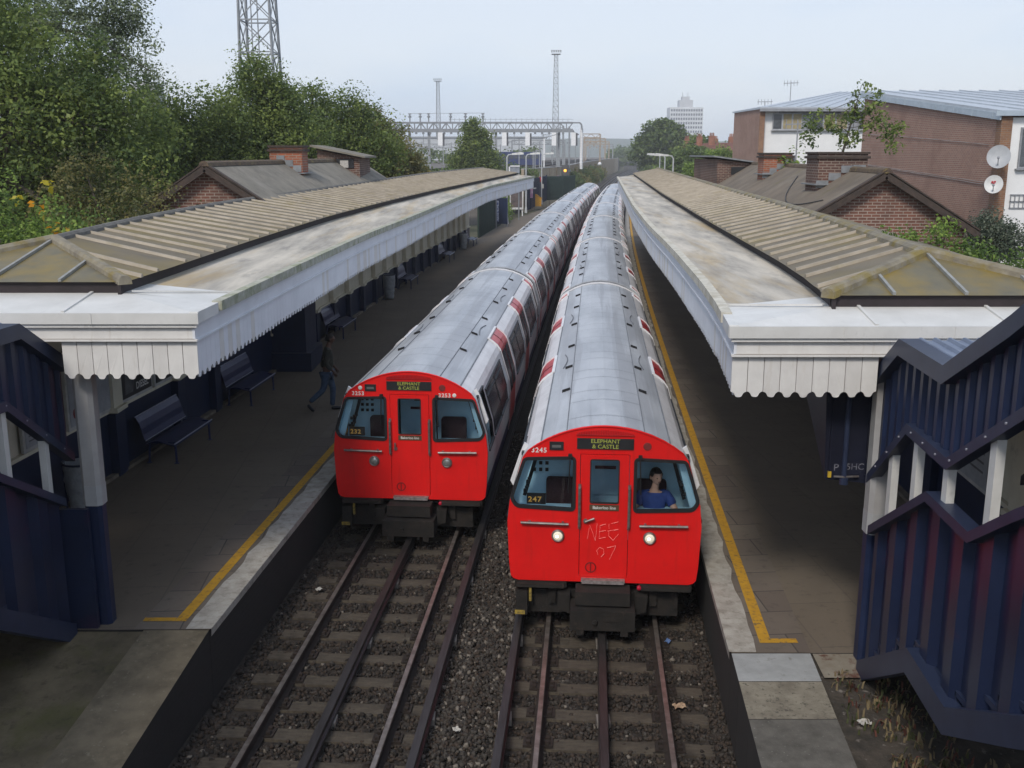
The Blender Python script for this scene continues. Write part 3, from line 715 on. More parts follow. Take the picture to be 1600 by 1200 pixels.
def make_cab(train, rz, number, lit, left):
    B = lambda mb, nm, mats, par=None, **k: mb.build(nm, mats, par or train, world=False, loc=(0, 0, 0), rz=(rz if par is None else 0), **k)
    side = [(hw(z) - .004, z) for z in (.80, .9, 1.2, 1.5, 1.8, 2.1, 2.42, 2.52)]
    arc = [(u, zarc(u)) for u in (.92, .78, .62, .46, .3, .15, 0.)]
    corner = [(1.17, .655), (1.235, .675), (1.275, .72)]
    hr = corner + side + arc; outer = hr + [(-u, z) for u, z in hr[::-1][1:]]
    wr = round_poly([(.41, 1.70), (1.20, 1.735), (1.268, 1.85), (1.085, 2.415), (.41, 2.44)], [.05, .06, .06, .05, .05])
    wl_ = [(-u, z) for u, z in wr][::-1]
    door_o = round_poly([(-.335, .73), (.335, .73), (.335, 2.50), (-.335, 2.50)], .02, 2)
    door_w = round_poly([(-.20, 1.80), (.20, 1.80), (.20, 2.43), (-.20, 2.43)], .035, 3)
    f_ = MB(); f_.add(*fill_holes(outer, [wl_, wr, door_o], 0., .06)); cf = B(f_, 'cab_front', m_red)
    # raised grille and lips on the front
    gmb = MB()
    gmb.box((0, -.008, 2.765), (.78, .016, .012)); 
    for i in range(34): u = -.37 + i * .0224; gmb.box((u, -.012, 2.80 + (zarc(u) - 2.89) * .5), (.010, .022, .075 + (zarc(u) - 2.89)))
    B(gmb, 'vent_grille', mat('grille_red', (.50, .012, .014), (.35, .01, .012), .55), cf)
    e = MB(); pts = [(u, -.004, zarc(u) - .004) for u in [(-1.04 + 2.08 * i / 40) for i in range(41)]]
    e.tube(pts, .012, 6); B(e, 'edge_bead', m_red, cf)
    dm = MB(); dm.add(*fill_holes(inset(door_o, .008), [door_w], -.008, .05)); cd = B(dm, 'cab_door', m_red)
    w_ = MB(); w_.box((0, .012, 2.115), (.41, .006, .64)); wv = B(w_, 'window', m_glass, cd)
    w_ = MB(); ring(w_, door_w, .016, -.014, .02); B(w_, 'window_seal', m_rub, cd)
    ls = MB(); ls.box((0, -.012, 1.745), (.40, .008, .085), 0)
    put_text(ls, "Bakerloo line", .062, (0, -.0175, 1.745), FX_, FZ_, 1, sx=.95, bold=.0006); B(ls, 'line_sign', [m_brown, m_wtext], cd)
    h_ = MB(); h_.tube([(-.25, -.01, 1.55), (-.25, -.05, 1.55), (-.13 if not left else -.25, -.055, 1.60 if not left else 1.66)], .016, 8); h_.lathe((-.25, -.015, 1.55), [(.032, -.012), (.032, .012)], 12, axis='Y'); B(h_, 'door_handle', m_steel, cd)
    rg = MB(); c0 = (-.17, .875)
    ci = [(c0[0] + .07 * math.cos(i * math.pi / 12), -.012, c0[1] + .07 * math.sin(i * math.pi / 12)) for i in range(25)]
    rg.tube(ci, .009, 6); rg.box((c0[0], -.012, c0[1]), (.018, .012, .13)); B(rg, 'emergency_tap', mat('tap_red', (.22, .012, .012), None, .5), cd)
    if not left:
        sc = MB()
        def stroke(pl, wd=.014):
            for a, b in zip(pl[:-1], pl[1:]):
                k = max(1, int(math.dist(a, b) / .03))
                for i in range(k):
                    if rnd.random() < .06: continue
                    p = [a[j] + (b[j] - a[j]) * i / k for j in (0, 1)]; q = [a[j] + (b[j] - a[j]) * (i + 1) / k for j in (0, 1)]
                    sc.bar((p[0] + rnd.uniform(-.003, .003), -.0095, p[1]), (q[0] + rnd.uniform(-.003, .003), -.0095, q[1]), wd * rnd.choice((.35, .6, 1., 1.5, 1.9)), .003)
        for pl in ([(-.22, 1.29), (-.19, 1.49), (-.11, 1.27), (-.09, 1.52)], [(.03, 1.51), (-.05, 1.49), (-.06, 1.30), (.03, 1.32)], [(-.06, 1.40), (.03, 1.42)], [(.20, 1.55), (.07, 1.51), (.07, 1.34), (.13, 1.28), (.20, 1.37)], [(.05, 1.41), (.2, 1.44)],
                   [(-.07, 1.06), (-.09, 1.12), (-.05, 1.17), (0, 1.15), (.01, 1.08), (-.03, 1.03)], [(.05, 1.17), (.17, 1.20), (.09, 1.00)]): stroke(pl)
        o = B(sc, 'graffiti', m_scr, cd); o['label'] = 'scratched graffiti letters and a number on the red cab door'
    for nm, wpts, sg in (('l', wl_, -1), ('r', wr, 1)):
        gl = MB(); iq = inset(wpts, -.004); gl.add([(u, .02, z) for u, z in iq], [tuple(range(len(iq)))]); ws = B(gl, 'windscreen', m_glass)
        fr = MB(); ring(fr, inset(wpts, -.022), .045, -.014, .03); B(fr, 'window_seal', m_rub, ws)
        wp = MB(); wp.tube([(sg * .47, -.03, 2.47), (sg * .47, -.045, 2.42), (sg * .49, -.03, 1.95)], .009, 6); wp.box((sg * .47, -.03, 2.475), (.05, .05, .05)); B(wp, 'wiper', m_rub, ws)
        hl = MB(); hu = sg * .625
        hl.lathe((hu, -.02, 1.325), [(.088, .02), (.088, -.01), (.076, -.022), (.066, -.012)], 24, 0, 'Y')
        lamp = B(hl, 'headlight', m_steel)
        ln = MB(); ln.lathe((hu, -.034, 1.325), [(.067, .006), (.06, -.004), (.04, -.013), (.01, -.017)], 24, 0, 'Y')
        B(ln, 'lens', mat('lamp_lit', (.8, .76, .66), None, .2, emit=((1, .80, .50), .20)) if lit else mat('lamp_off', (.42, .42, .40), (.3, .3, .29), .12, .6, scale=20), lamp)
        if lit:
            bl = MB(); bl.lathe((hu - .01, -.046, 1.325), [(.02, 0), (.016, -.008), (.004, -.012)], 12, 0, 'Y'); B(bl, 'bulb', mat('bulb_glow', (1, .95, .85), None, .3, emit=((1, .93, .8), 4.)), lamp)
        hr_ = MB(); a, b = (.48, 1.135); hr_.tube([(sg * a, -.05, 1.505), (sg * b, -.05, 1.515)], .02, 8)
        for q in (a + .08, b - .12): hr_.box((sg * q, -.03, 1.515), (.03, .06, .035))
        B(hr_, 'grab_rail', m_steel)
        vr = MB(); u = sg * .335; vr.tube([(u, -.005, 1.45), (u, -.06, 1.48), (u, -.06, 2.03), (u, -.005, 2.06)], .02, 8)
        for z in (1.46, 2.05): vr.box((u, -.01, z), (.04, .02, .05))
        B(vr, 'handrail', m_steel)
        fb = MB(); fb.box((sg * .86, -.02, .60), (.66, .10, .05)); fb.box((sg * .86, .04, .60), (.72, .05, .10)); fb.box((sg * 1.02, .12, .42), (.05, .05, .34)); fb.box((sg * .7, .2, .45), (.1, .3, .3)); B(fb, 'footboard', m_under)
        fn = MB(); fn.poly([(sg * 1.04, .30, 2.50), (sg * 1.11, .30, 2.55), (sg * 1.18, .30, 2.38), (sg * 1.305, .30, 2.0), (sg * 1.26, .30, 1.92)], (0, .05, 0)); B(fn, 'side_fairing', m_trim)
    db = MB(); db.box((0, -.008, 2.645), (.76, .014, .15), 0)
    put_text(db, "ELEPHANT", .078, (0, -.0165, 2.682), FX_, FZ_, 1, sx=1.05, bold=.001); put_text(db, "& CASTLE", .078, (0, -.0165, 2.607), FX_, FZ_, 1, sx=1.05, bold=.001)
    B(db, 'destination_blind', [m_black, m_gold])
    nb = MB(); nb.box((-.655, -.008, 2.605), (.19, .016, .115), 0); nb.box((-.655, -.017, 2.60), (.12, .004, .035), 1); B(nb, 'number_box', [m_black, mat('dim_grey', (.13, .13, .13), None, .6)])
    hn = MB(); hn.lathe((.56, -.006, 2.62), [(.055, .01), (.055, -.006), (.04, -.008)], 16, 0, 'Y'); B(hn, 'horn_cover', mat('horn_red', (.12, .02, .015), (.2, .02, .02), .7, scale=40))
    nu = MB(); put_text(nu, number, .095, (-.89 if not left else -.87, -.004, 2.535 if not left else 2.50), FX_, FZ_, 0, sx=1.0, bold=.002, spacing=1.15)
    if left: put_text(nu, number, .095, (.60, -.004, 2.49), FX_, FZ_, 0, bold=.002, spacing=1.15)
    B(nu, 'fleet_number', m_wtext)
    if left:
        for u, z in ((-.83, 2.60), (.765, 2.495)):
            dd = MB(); dd.lathe((u, -.006, z), [(.034, .006), (.034, -.004), (.02, -.01)], 16, 0, 'Y'); B(dd, 'marker_disc', m_wtext)
    tl = MB(); tl.lathe((.50, -.02, .595), [(.03, .03), (.03, -.01), (.01, -.02)], 12, 0, 'Y'); B(tl, 'tail_lamp', mat('tail_red', (.35, .01, .03), None, .25, emit=((.6, .01, .05), .12)))
    sp = MB(); sp.box((0, -.04, .70), (.60, .09, .03)); sp.box((0, -.078, .685), (.58, .016, .05)); B(sp, 'step', mat('worn_step', (.42, .36, .35), (.22, .18, .17), .5, .6, scale=20))
    cp = MB(); cp.box((0, -.14, .53), (.74, .30, .19)); cp.box((0, -.20, .26), (.88, .40, .28)); cp.box((.12, -.405, .31), (.2, .02, .1)); cp.lathe((-.1, -.41, .25), [(.03, -.03), (.04, 0), (.03, .03)], 10, 0, 'Y')
    for s in (-1, 1): cp.poly([(s*.45, -.1, .5), (s*.62, -.1, .5), (s*.60, -.1, .28), (s*.45, -.1, .22)], (0, .3, 0)); cp.box((s * .3, -.33, .09), (.1, .12, .1))
    B(cp, 'coupler', m_under)
    gg = MB(); gg.box((0, .22, .30), (2.1, .2, .34)); gg.box((-1.12, .05, .34), (.16, .25, .34)); B(gg, 'buffer_beam', m_under)
    yb = MB(); yb.box((-1.0, -.03, .46), (.035, .03, .2)); yb.box((-1.14, -.09, .21), (.14, .03, .05)); B(yb, 'shoe_beam', mat('dirty_yellow', (.36, .25, .04), (.12, .09, .03), .8, scale=18))
    # cab interior
    ci = MB(); L = .86
    hs = [(u * .972, (z - 1.5) * .975 + 1.5) for u, z in half_section(0, .93)]; full = [(-u, z) for u, z in hs] + [(u, z) for u, z in hs[::-1][1:]]
    for i in range(len(full) - 1):
        zm = (full[i][1] + full[i+1][1]) / 2; um = abs(full[i][0] + full[i+1][0]) / 2
        for ya, yb in ((.065, .22), (.22, 1.02), (1.02, 1.021)):
            if yb > L: yb = L
            if ya >= L: continue
            if ya == .22 and 1.5 < zm < 2.42 and um > 1.02: continue
            ci.quad((full[i][0], ya, full[i][1]), (full[i+1][0], ya, full[i+1][1]), (full[i+1][0], yb, full[i+1][1]), (full[i][0], yb, full[i][1]), 0)
    for s in (-1, 1):
        sw = MB(); zz = (1.5, 1.8, 2.1, 2.42)
        for za, zb in zip(zz[:-1], zz[1:]): sw.quad((s * (hw(za) - .012), .22, za), (s * (hw(za) - .012), 1.02, za), (s * (hw(zb) - .012), 1.02, zb), (s * (hw(zb) - .012), .22, zb))
        so = B(sw, 'side_window', m_glass); fr = MB()
        for yy_ in (.22, 1.02): fr.sweep([(s * (hw(z) + .002), yy_, z) for z in zz], [(-.022, -.012), (.022, -.012), (.022, .012), (-.022, .012)], side=(0, 1, 0))
        for z in (1.5, 2.42): fr.bar((s * (hw(z) + .002), .2, z), (s * (hw(z) + .002), 1.04, z), .04, .04)
        B(fr, 'window_frame', m_rub, so)
    ci.add([(u, L, z) for u, z in full], [tuple(range(len(full)))], 0); ci.quad((-1.28, .065, .95), (1.28, .065, .95), (1.28, L, .95), (-1.28, L, .95), 1)
    for s in (-1, 1):
        ci.box((s * .86, .30, 1.50), (.80, .40, .22), 0); ci.box((s * .80, .12, 1.625), (.66, .05, .03), 1)
        for k in range(6): ci.lathe((s * (1.10 - .012 * k), .30 + .12 * (k % 3), 1.86 + .13 * (k // 3)), [(.028, -.02), (.028, .02)], 10, 1, 'X')
        ci.bar((s * 1.02, .20, 2.42), (s * 1.22, .20, 1.72), .05, .10, 0); ci.bar((s * .92, .5, 2.42), (s * 1.12, .5, 1.72), .02, .05, 1)
        ci.box((s * .62, L - .03, 2.35), (.3, .04, .16), 1)
    for k in range(9): ci.box((-1.0 + .09 * (k % 3), L - .015, 2.0 + .1 * (k // 3)), (.045, .03, .045), 1)
    ci.box((0, L - .02, 2.10), (.62, .02, .9), 0); 
    for x in (-.33, .33): ci.box((x, L - .02, 2.0), (.02, .03, 1.), 1)
    ci.box((.04, L - .04, 2.28), (.20, .01, .18), 2); ci.box((.02, L - .04, 2.06), (.30, .01, .045), 3)
    cab = B(ci, 'cab_interior', [m_cabblue, m_black, mat('notice_green', (.03, .10, .04), None, .7), mat('notice_maroon', (.12, .015, .02), None, .7)])
    for s in ((-1, 1) if left else (-1, 1)):
        se = MB(); x = s * (.60 if s < 0 else .66); pr = round_poly([(x - .22, 1.33), (x + .22, 1.33), (x + .22, 1.95), (x - .22, 1.95)], .06, 4)
        se.poly([(u, .62, z) for u, z in pr], (0, .08, 0)); se.box((x, .50, 1.28), (.44, .30, .12)); B(se, 'driver_seat', m_seat, cab)
    tn = MB(); tn.box((-.93, .10, 1.815), (.26, .06, .14), 0); put_text(tn, "232" if left else "247", .105, (-.95, .066, 1.812), FX_, FZ_, 1, sx=1.1, bold=.002, spacing=1.1); B(tn, 'train_number_display', [m_black, m_amber], cab)
    return
def make_train(off, D0, number, lit, left, label):
    X0 = M(D0) + off
    t = thing('underground_train', (X0, D0, 0), label, 'train', 'underground trains')
    first = None; d = D0
    for i in range(7):
        x = M(d) + off; d2 = d + CL * math.cos(math.atan(slope(d + 8))); x2 = M(d2) + off
        ang = -math.atan2(x2 - x, d2 - d)
        if i == 0: c = CARR[0] if CARR[0].parent is None else None
        src = CARR[0 if i == 0 else 1]; c = dup(src, None, parent=t); c.location = (x - X0, d - D0, 0); c.rotation_euler = (0, 0, ang)
        if i == 0: rz = ang
        d += PITCH * (d2 - d) / CL
    make_cab(t, rz, number, lit, left)
    return t, rz
CARR = [make_carriage(True, None), make_carriage(False, None)]
train_R, rzR = make_train(OFF_R, 13.22, "3245", True, False, 'red fronted silver tube train with a driver, both headlights lit and scratched graffiti')
train_L, rzL = make_train(OFF_L, 16.72, "3253", False, True, 'red fronted silver tube train with an empty cab and unlit headlights')
for c in CARR:
    for ch in list(c.children): bpy.data.objects.remove(ch)
    bpy.data.objects.remove(c)

# ------------------------------------------------------------------ the driver
m_skinL = mat('skin_light', (.66, .42, .31), (.58, .36, .26), .55, scale=10); m_skinD = mat('skin_brown', (.11, .055, .035), (.08, .04, .027), .55, scale=10)
m_eye = mat('eye', (.03, .02, .018), None, .2); m_lip = mat('lip', (.33, .12, .10), None, .5); m_lipD = mat('lip_brown', (.10, .045, .035), None, .5)
m_hair = mat('hair_dark', (.022, .014, .010), (.012, .008, .006), .7, scale=40, bump=.5)
def place_person(label, loc, rz, J, bones, head, fwd, hands, clothes, hair, skin, lip, s_head=1.):
    t = thing('person', loc, label, 'person', None, rz)
    b = MB(); b.add(*skin_geo(J, bones)); head_geo(b, head, fwd, s_head)
    for h in hands: hand_geo(b, *h)
    body = b.build('body', [skin, m_eye, lip], t, smooth=True, world=False, loc=(0, 0, 0))
    for nm, J2, b2, mm in clothes:
        q = MB(); q.add(*skin_geo(J2, b2)); q.build(nm, mm, t, smooth=True, world=False, loc=(0, 0, 0))
    q = MB(); hair_geo(q, head, fwd, s_head, *hair); q.build('hair', m_hair, t, smooth=True, world=False, loc=(0, 0, 0))
    return t
m_shirt = mat('blue_shirt', (.035, .075, .27), (.025, .055, .21), .8, scale=12, bump=.2)
# local axes: x towards the driver's left (+X of the cab), -y forward
Jd = {'pelvis': ((0, .12, 1.52), .13), 'belly': ((0, .1, 1.68), .125), 'chest': ((0, .06, 1.86), .13), 'neck0': ((0, .05, 2.0), .065), 'neck': ((.01, .03, 2.08), .05), 'skull': ((.02, .01, 2.16), .06),
      'shl': ((.18, .06, 1.95), .06), 'ell': ((.30, -.04, 1.76), .045), 'wrl': ((.30, -.28, 1.80), .028), 'shr': ((-.18, .06, 1.95), .06), 'elr': ((-.28, -.02, 1.74), .045), 'wrr': ((-.22, -.22, 1.69), .028),
      'hipl': ((.1, .06, 1.5), .09), 'knl': ((.12, -.25, 1.5), .07), 'hipr': ((-.1, .06, 1.5), .09), 'knr': ((-.12, -.25, 1.5), .07)}
bd_ = [('pelvis', 'belly'), ('belly', 'chest'), ('chest', 'neck0'), ('neck0', 'neck'), ('neck', 'skull'), ('chest', 'shl'), ('shl', 'ell'), ('ell', 'wrl'), ('chest', 'shr'), ('shr', 'elr'), ('elr', 'wrr'), ('pelvis', 'hipl'), ('hipl', 'knl'), ('pelvis', 'hipr'), ('hipr', 'knr')]
Js = {'pelvis': ((0, .12, 1.50), .15), 'belly': ((0, .1, 1.68), .15), 'chest': ((0, .06, 1.87), .155), 'collar': ((.005, .045, 1.99), .085), 'shl': ((.185, .06, 1.94), .082), 'sll': ((.27, -.01, 1.81), .072), 'shr': ((-.185, .06, 1.94), .082), 'slr': ((-.25, .01, 1.80), .072)}
bs_ = [('pelvis', 'belly'), ('belly', 'chest'), ('chest', 'collar'), ('chest', 'shl'), ('shl', 'sll'), ('chest', 'shr'), ('shr', 'slr')]
off = Vector((.70, .44, 0)); off.rotate(Euler((0, 0, rzR)))
place_person('person in a blue shirt driving the right train, one hand raised at the window', (train_R.location.x + off.x, train_R.location.y + off.y, -.17), rzR, Jd, bd_, (.02, 0, 2.235), (.45, -.9, 0),
             [((.30, -.28, 1.80), (.05, -1, .1), (0, -.2, -1), -1, .8), ((-.22, -.22, 1.69), (.1, -1, 0), (0, -.2, -1), 1, .5)], [('shirt', Js, bs_, m_shirt)], (.18, 0, 3), m_skinL, m_lip)

# ------------------------------------------------------------------ the man walking on the left platform (x forward, y left)
m_jack = mat('olive_jacket', (.042, .042, .032), (.03, .03, .024), .85, scale=10, bump=.3); m_jean = mat('denim', (.06, .10, .17), (.04, .068, .12), .85, scale=14, bump=.25); m_shoe = mat('shoe_dark', (.02, .021, .028), None, .6); m_tee = mat('white_tee', (.6, .6, .58), None, .8)
Jm = {'pelvis': ((0, 0, .94), .12), 'waist': ((.01, 0, 1.08), .11), 'chest': ((.03, 0, 1.33), .13), 'neck0': ((.05, 0, 1.47), .065), 'neck': ((.07, 0, 1.53), .055), 'skull': ((.085, 0, 1.60), .06),
      'shl': ((.03, .18, 1.40), .058), 'ell': ((.04, .24, 1.13), .042), 'wrl': ((.20, .22, .96), .03), 'shr': ((.03, -.18, 1.40), .058), 'elr': ((-.03, -.25, 1.13), .042), 'wrr': ((.13, -.24, .95), .03),
      'hipl': ((.02, .09, .90), .09), 'knl': ((.13, .09, .50), .06), 'anl': ((.10, .09, .10), .04), 'hipr': ((-.01, -.09, .90), .09), 'knr': ((-.10, -.09, .51), .06), 'anr': ((-.42, -.1, .24), .04)}
bm_ = [('pelvis', 'waist'), ('waist', 'chest'), ('chest', 'neck0'), ('neck0', 'neck'), ('neck', 'skull'), ('chest', 'shl'), ('shl', 'ell'), ('ell', 'wrl'), ('chest', 'shr'), ('shr', 'elr'), ('elr', 'wrr'), ('pelvis', 'hipl'), ('hipl', 'knl'), ('knl', 'anl'), ('pelvis', 'hipr'), ('hipr', 'knr'), ('knr', 'anr')]
Jj = {'hem': ((.01, 0, .98), (.165, .15)), 'waist': ((.01, 0, 1.10), (.16, .14)), 'chest': ((.02, 0, 1.34), (.165, .15)), 'collar': ((.055, 0, 1.48), .08), 'shl': ((.03, .18, 1.385), .078), 'ell': ((.04, .25, 1.13), .062), 'cul': ((.17, .23, .985), .047), 'shr': ((.03, -.18, 1.385), .078), 'elr': ((-.03, -.26, 1.13), .062), 'cur': ((.10, -.245, .98), .047)}
bj_ = [('hem', 'waist'), ('waist', 'chest'), ('chest', 'collar'), ('chest', 'shl'), ('shl', 'ell'), ('ell', 'cul'), ('chest', 'shr'), ('shr', 'elr'), ('elr', 'cur')]
Jt = {'pelvis': ((0, 0, .92), .135), 'hipl': ((.03, .09, .84), .098), 'knl': ((.13, .09, .50), .074), 'anl': ((.10, .09, .09), .058), 'hipr': ((-.03, -.09, .84), .098), 'knr': ((-.10, -.09, .51), .074), 'anr': ((-.41, -.1, .25), .058)}
bt_ = [('pelvis', 'hipl'), ('hipl', 'knl'), ('knl', 'anl'), ('pelvis', 'hipr'), ('hipr', 'knr'), ('knr', 'anr')]
Jsl = {'heel': ((.07, .09, .045), .04), 'ball': ((.22, .095, .04), .042), 'toe': ((.31, .10, .035), .03)}
Jsr = {'heel': ((-.46, -.1, .20), .04), 'ball': ((-.37, -.1, .07), .042), 'toe': ((-.31, -.1, .035), .03)}
sh = [('heel', 'ball'), ('ball', 'toe')]
Jte = {'a': ((0, 0, .885), (.15, .135)), 'b': ((0, 0, .95), (.15, .135))}
place_person('person in a dark olive jacket and jeans striding along the left platform', (-4.16, 22.5, ZP), R(14), Jm, bm_, (.10, 0, 1.655), (1, .05, -.12),
             [((.20, .22, .96), (.5, 0, -.85), (0, -1, 0), 1, .5), ((.13, -.24, .95), (.5, 0, -.85), (0, 1, 0), -1, .5)],
             [('jacket', Jj, bj_, m_jack), ('tee_shirt', Jte, [('a', 'b')], m_tee), ('trousers', Jt, bt_, m_jean), ('shoe', Jsl, sh, m_shoe), ('shoe', Jsr, sh, m_shoe)], (0., 0, 5), m_skinD, m_lipD)
# ------------------------------------------------------------------ canopies
m_pw = add_stain(mat('painted_white', (.69, .67, .635), (.61, .59, .56), .55, scale=3), (.40, .34, .26), scale=7, lo=.6, hi=.78, stretch=(1.6, 1, .22), fac=.6)
m_pws = add_stain(mat('painted_white_skyshade', (.70, .71, .74), (.62, .63, .66), .55, scale=2), (.40, .38, .34), scale=2.2, lo=.62, hi=.85, stretch=(1, .35, 1), fac=.6)  # same white paint as the ends; blue sky shade put into the colour
m_lead = add_stain(mat('white_sheet', (.64, .63, .60), (.55, .54, .51), .45, scale=2), (.42, .41, .40), scale=7, lo=.6, hi=.8, stretch=(3, .6, 1), fac=.7)
m_deck = add_stain(add_stain(mat('deck_felt', (.54, .49, .41), (.25, .23, .20), .8, scale=1.0, detail=9, stretch=(2.4, .3, 1), lo=.33, hi=.62, bump=.1), (.40, .29, .14), scale=.8, lo=.5, hi=.7, stretch=(2.6, .22, 1), fac=.75), (.13, .125, .12), scale=2.2, lo=.56, hi=.75, stretch=(1.6, .35, 1), fac=.6)
m_curbL = add_stain(mat('curb_green', (.44, .43, .36), (.30, .30, .24), .85, scale=7), (.20, .22, .12), scale=4, lo=.45, hi=.65, fac=.8)
m_curbR = add_stain(mat('curb_pale', (.58, .55, .47), (.44, .41, .34), .85, scale=7), (.32, .27, .17), scale=3, lo=.5, hi=.7, fac=.7)
m_sheet = add_stain(add_stain(mat('roof_sheet', (.175, .138, .083), (.12, .096, .06), .6, scale=1.2, stretch=(1, 1.5, 1)), (.19, .14, .035), scale=.7, lo=.46, hi=.66, fac=.75), (.21, .175, .12), scale=1.6, lo=.6, hi=.8, fac=.5)
m_rib = add_stain(mat('roof_rib', (.35, .30, .23), (.25, .21, .155), .6, scale=3), (.23, .19, .10), scale=2, lo=.55, hi=.7, fac=.7)
m_moss_g = add_stain(mat('glazing_lichen', (.155, .13, .07), (.10, .088, .055), .45, scale=2.5), (.22, .15, .02), scale=1.1, lo=.42, hi=.62, fac=.8)
m_cap = add_stain(mat('ridge_cap', (.26, .23, .17), (.16, .14, .105), .9, scale=5, bump=.4), (.20, .15, .03), scale=2.5, lo=.48, hi=.64, fac=.8)
m_ridge = mat('ridge_dark', (.16, .15, .135), (.10, .095, .085), .9, scale=4, bump=.3)
m_bar = mat('lead_bar', (.33, .33, .31), (.24, .24, .22), .5, .2, scale=8)
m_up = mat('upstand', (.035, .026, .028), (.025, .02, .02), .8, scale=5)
m_navy = add_stain(mat('navy_paint', (.012, .021, .058), (.009, .015, .042), .42, scale=3, spec=.35), (.045, .04, .05), scale=4, lo=.62, hi=.8, fac=.35)
m_navyp = add_stain(mat('navy_panel', (.014, .022, .055), (.010, .015, .038), .34, scale=1.2, spec=.4), (.055, .012, .036), scale=.8, lo=.57, hi=.68, fac=.45)
m_navytrim = mat('navy_trim', (.024, .033, .066), (.018, .025, .052), .42, scale=5, spec=.4)
m_cream = add_stain(mat('cream_paint', (.74, .69, .55), (.64, .59, .46), .7, scale=2), (.25, .21, .15), scale=4, lo=.6, hi=.8, fac=.6)
m_postw = add_stain(mat('post_white', (.58, .57, .54), (.50, .49, .46), .55, scale=3), (.34, .33, .31), scale=3, lo=.6, hi=.8)
m_jshadow = mat('joint_shadow', (.10, .085, .07), (.2, .17, .14), .9, scale=3)  # dark colour standing in for shadow between the mouldings
m_pworn = add_stain(mat('painted_white_worn', (.64, .62, .59), (.57, .55, .52), .6, scale=3), (.44, .39, .32), scale=6, lo=.55, hi=.75, stretch=(1.6, 1, .25), fac=.6)
K = .004
def zk(z, d): return z + K * (d - 11)
LOp = [(11.4, -3.58), (15.3, -3.46), (22, -3.2), (28, -2.76), (40, -2.05), (52, -1.1), (70.3, 1.5)]
LIp = [(12.2, -4.62), (18.3, -4.55), (24.9, -4.35), (32.5, -3.75), (41.7, -2.85), (68, .21)]
LRp = [(14.2, -6.30), (18.3, -6.60), (23.3, -6.62), (28.1, -6.2), (37.7, -5.43), (52.5, -4.25), (64.7, -2.5), (70, -1.6)]
ROp = [(10.55, 2.31), (13.1, 2.6), (19.4, 3.04), (25, 3.35), (33.7, 3.98), (68.7, 6.95)]
RIp = [(11.04, 3.41), (13.56, 3.74), (22.5, 4.31), (37.3, 5.37), (63.4, 7.48)]
RRp = [(12.2, 4.95), (21.8, 5.95), (30.7, 6.55), (46.6, 7.75), (64.5, 9.1)]
def ext_line(pts):
    # exact at the near end, smoothed further out
    return lambda d: line(pts, d) if d > pts[0][0] + 2.2 else float(np.interp(d, [p[0] for p in pts], [p[1] for p in pts])) if d >= pts[0][0] else pts[0][1] + (d - pts[0][0]) * (pts[1][1] - pts[0][1]) / (pts[1][0] - pts[0][0])
def board(w, zt, zb):
    "outline of one valance board: straight top, ogee notches at its joints"
    return [(0, zt), (w, zt), (w, zb + .058), (w - .016, zb + .055), (w - .034, zb + .040), (w - .052, zb + .006), (w - .07, zb), (.07, zb), (.052, zb + .006), (.034, zb + .040), (.016, zb + .055), (0, zb + .058)]
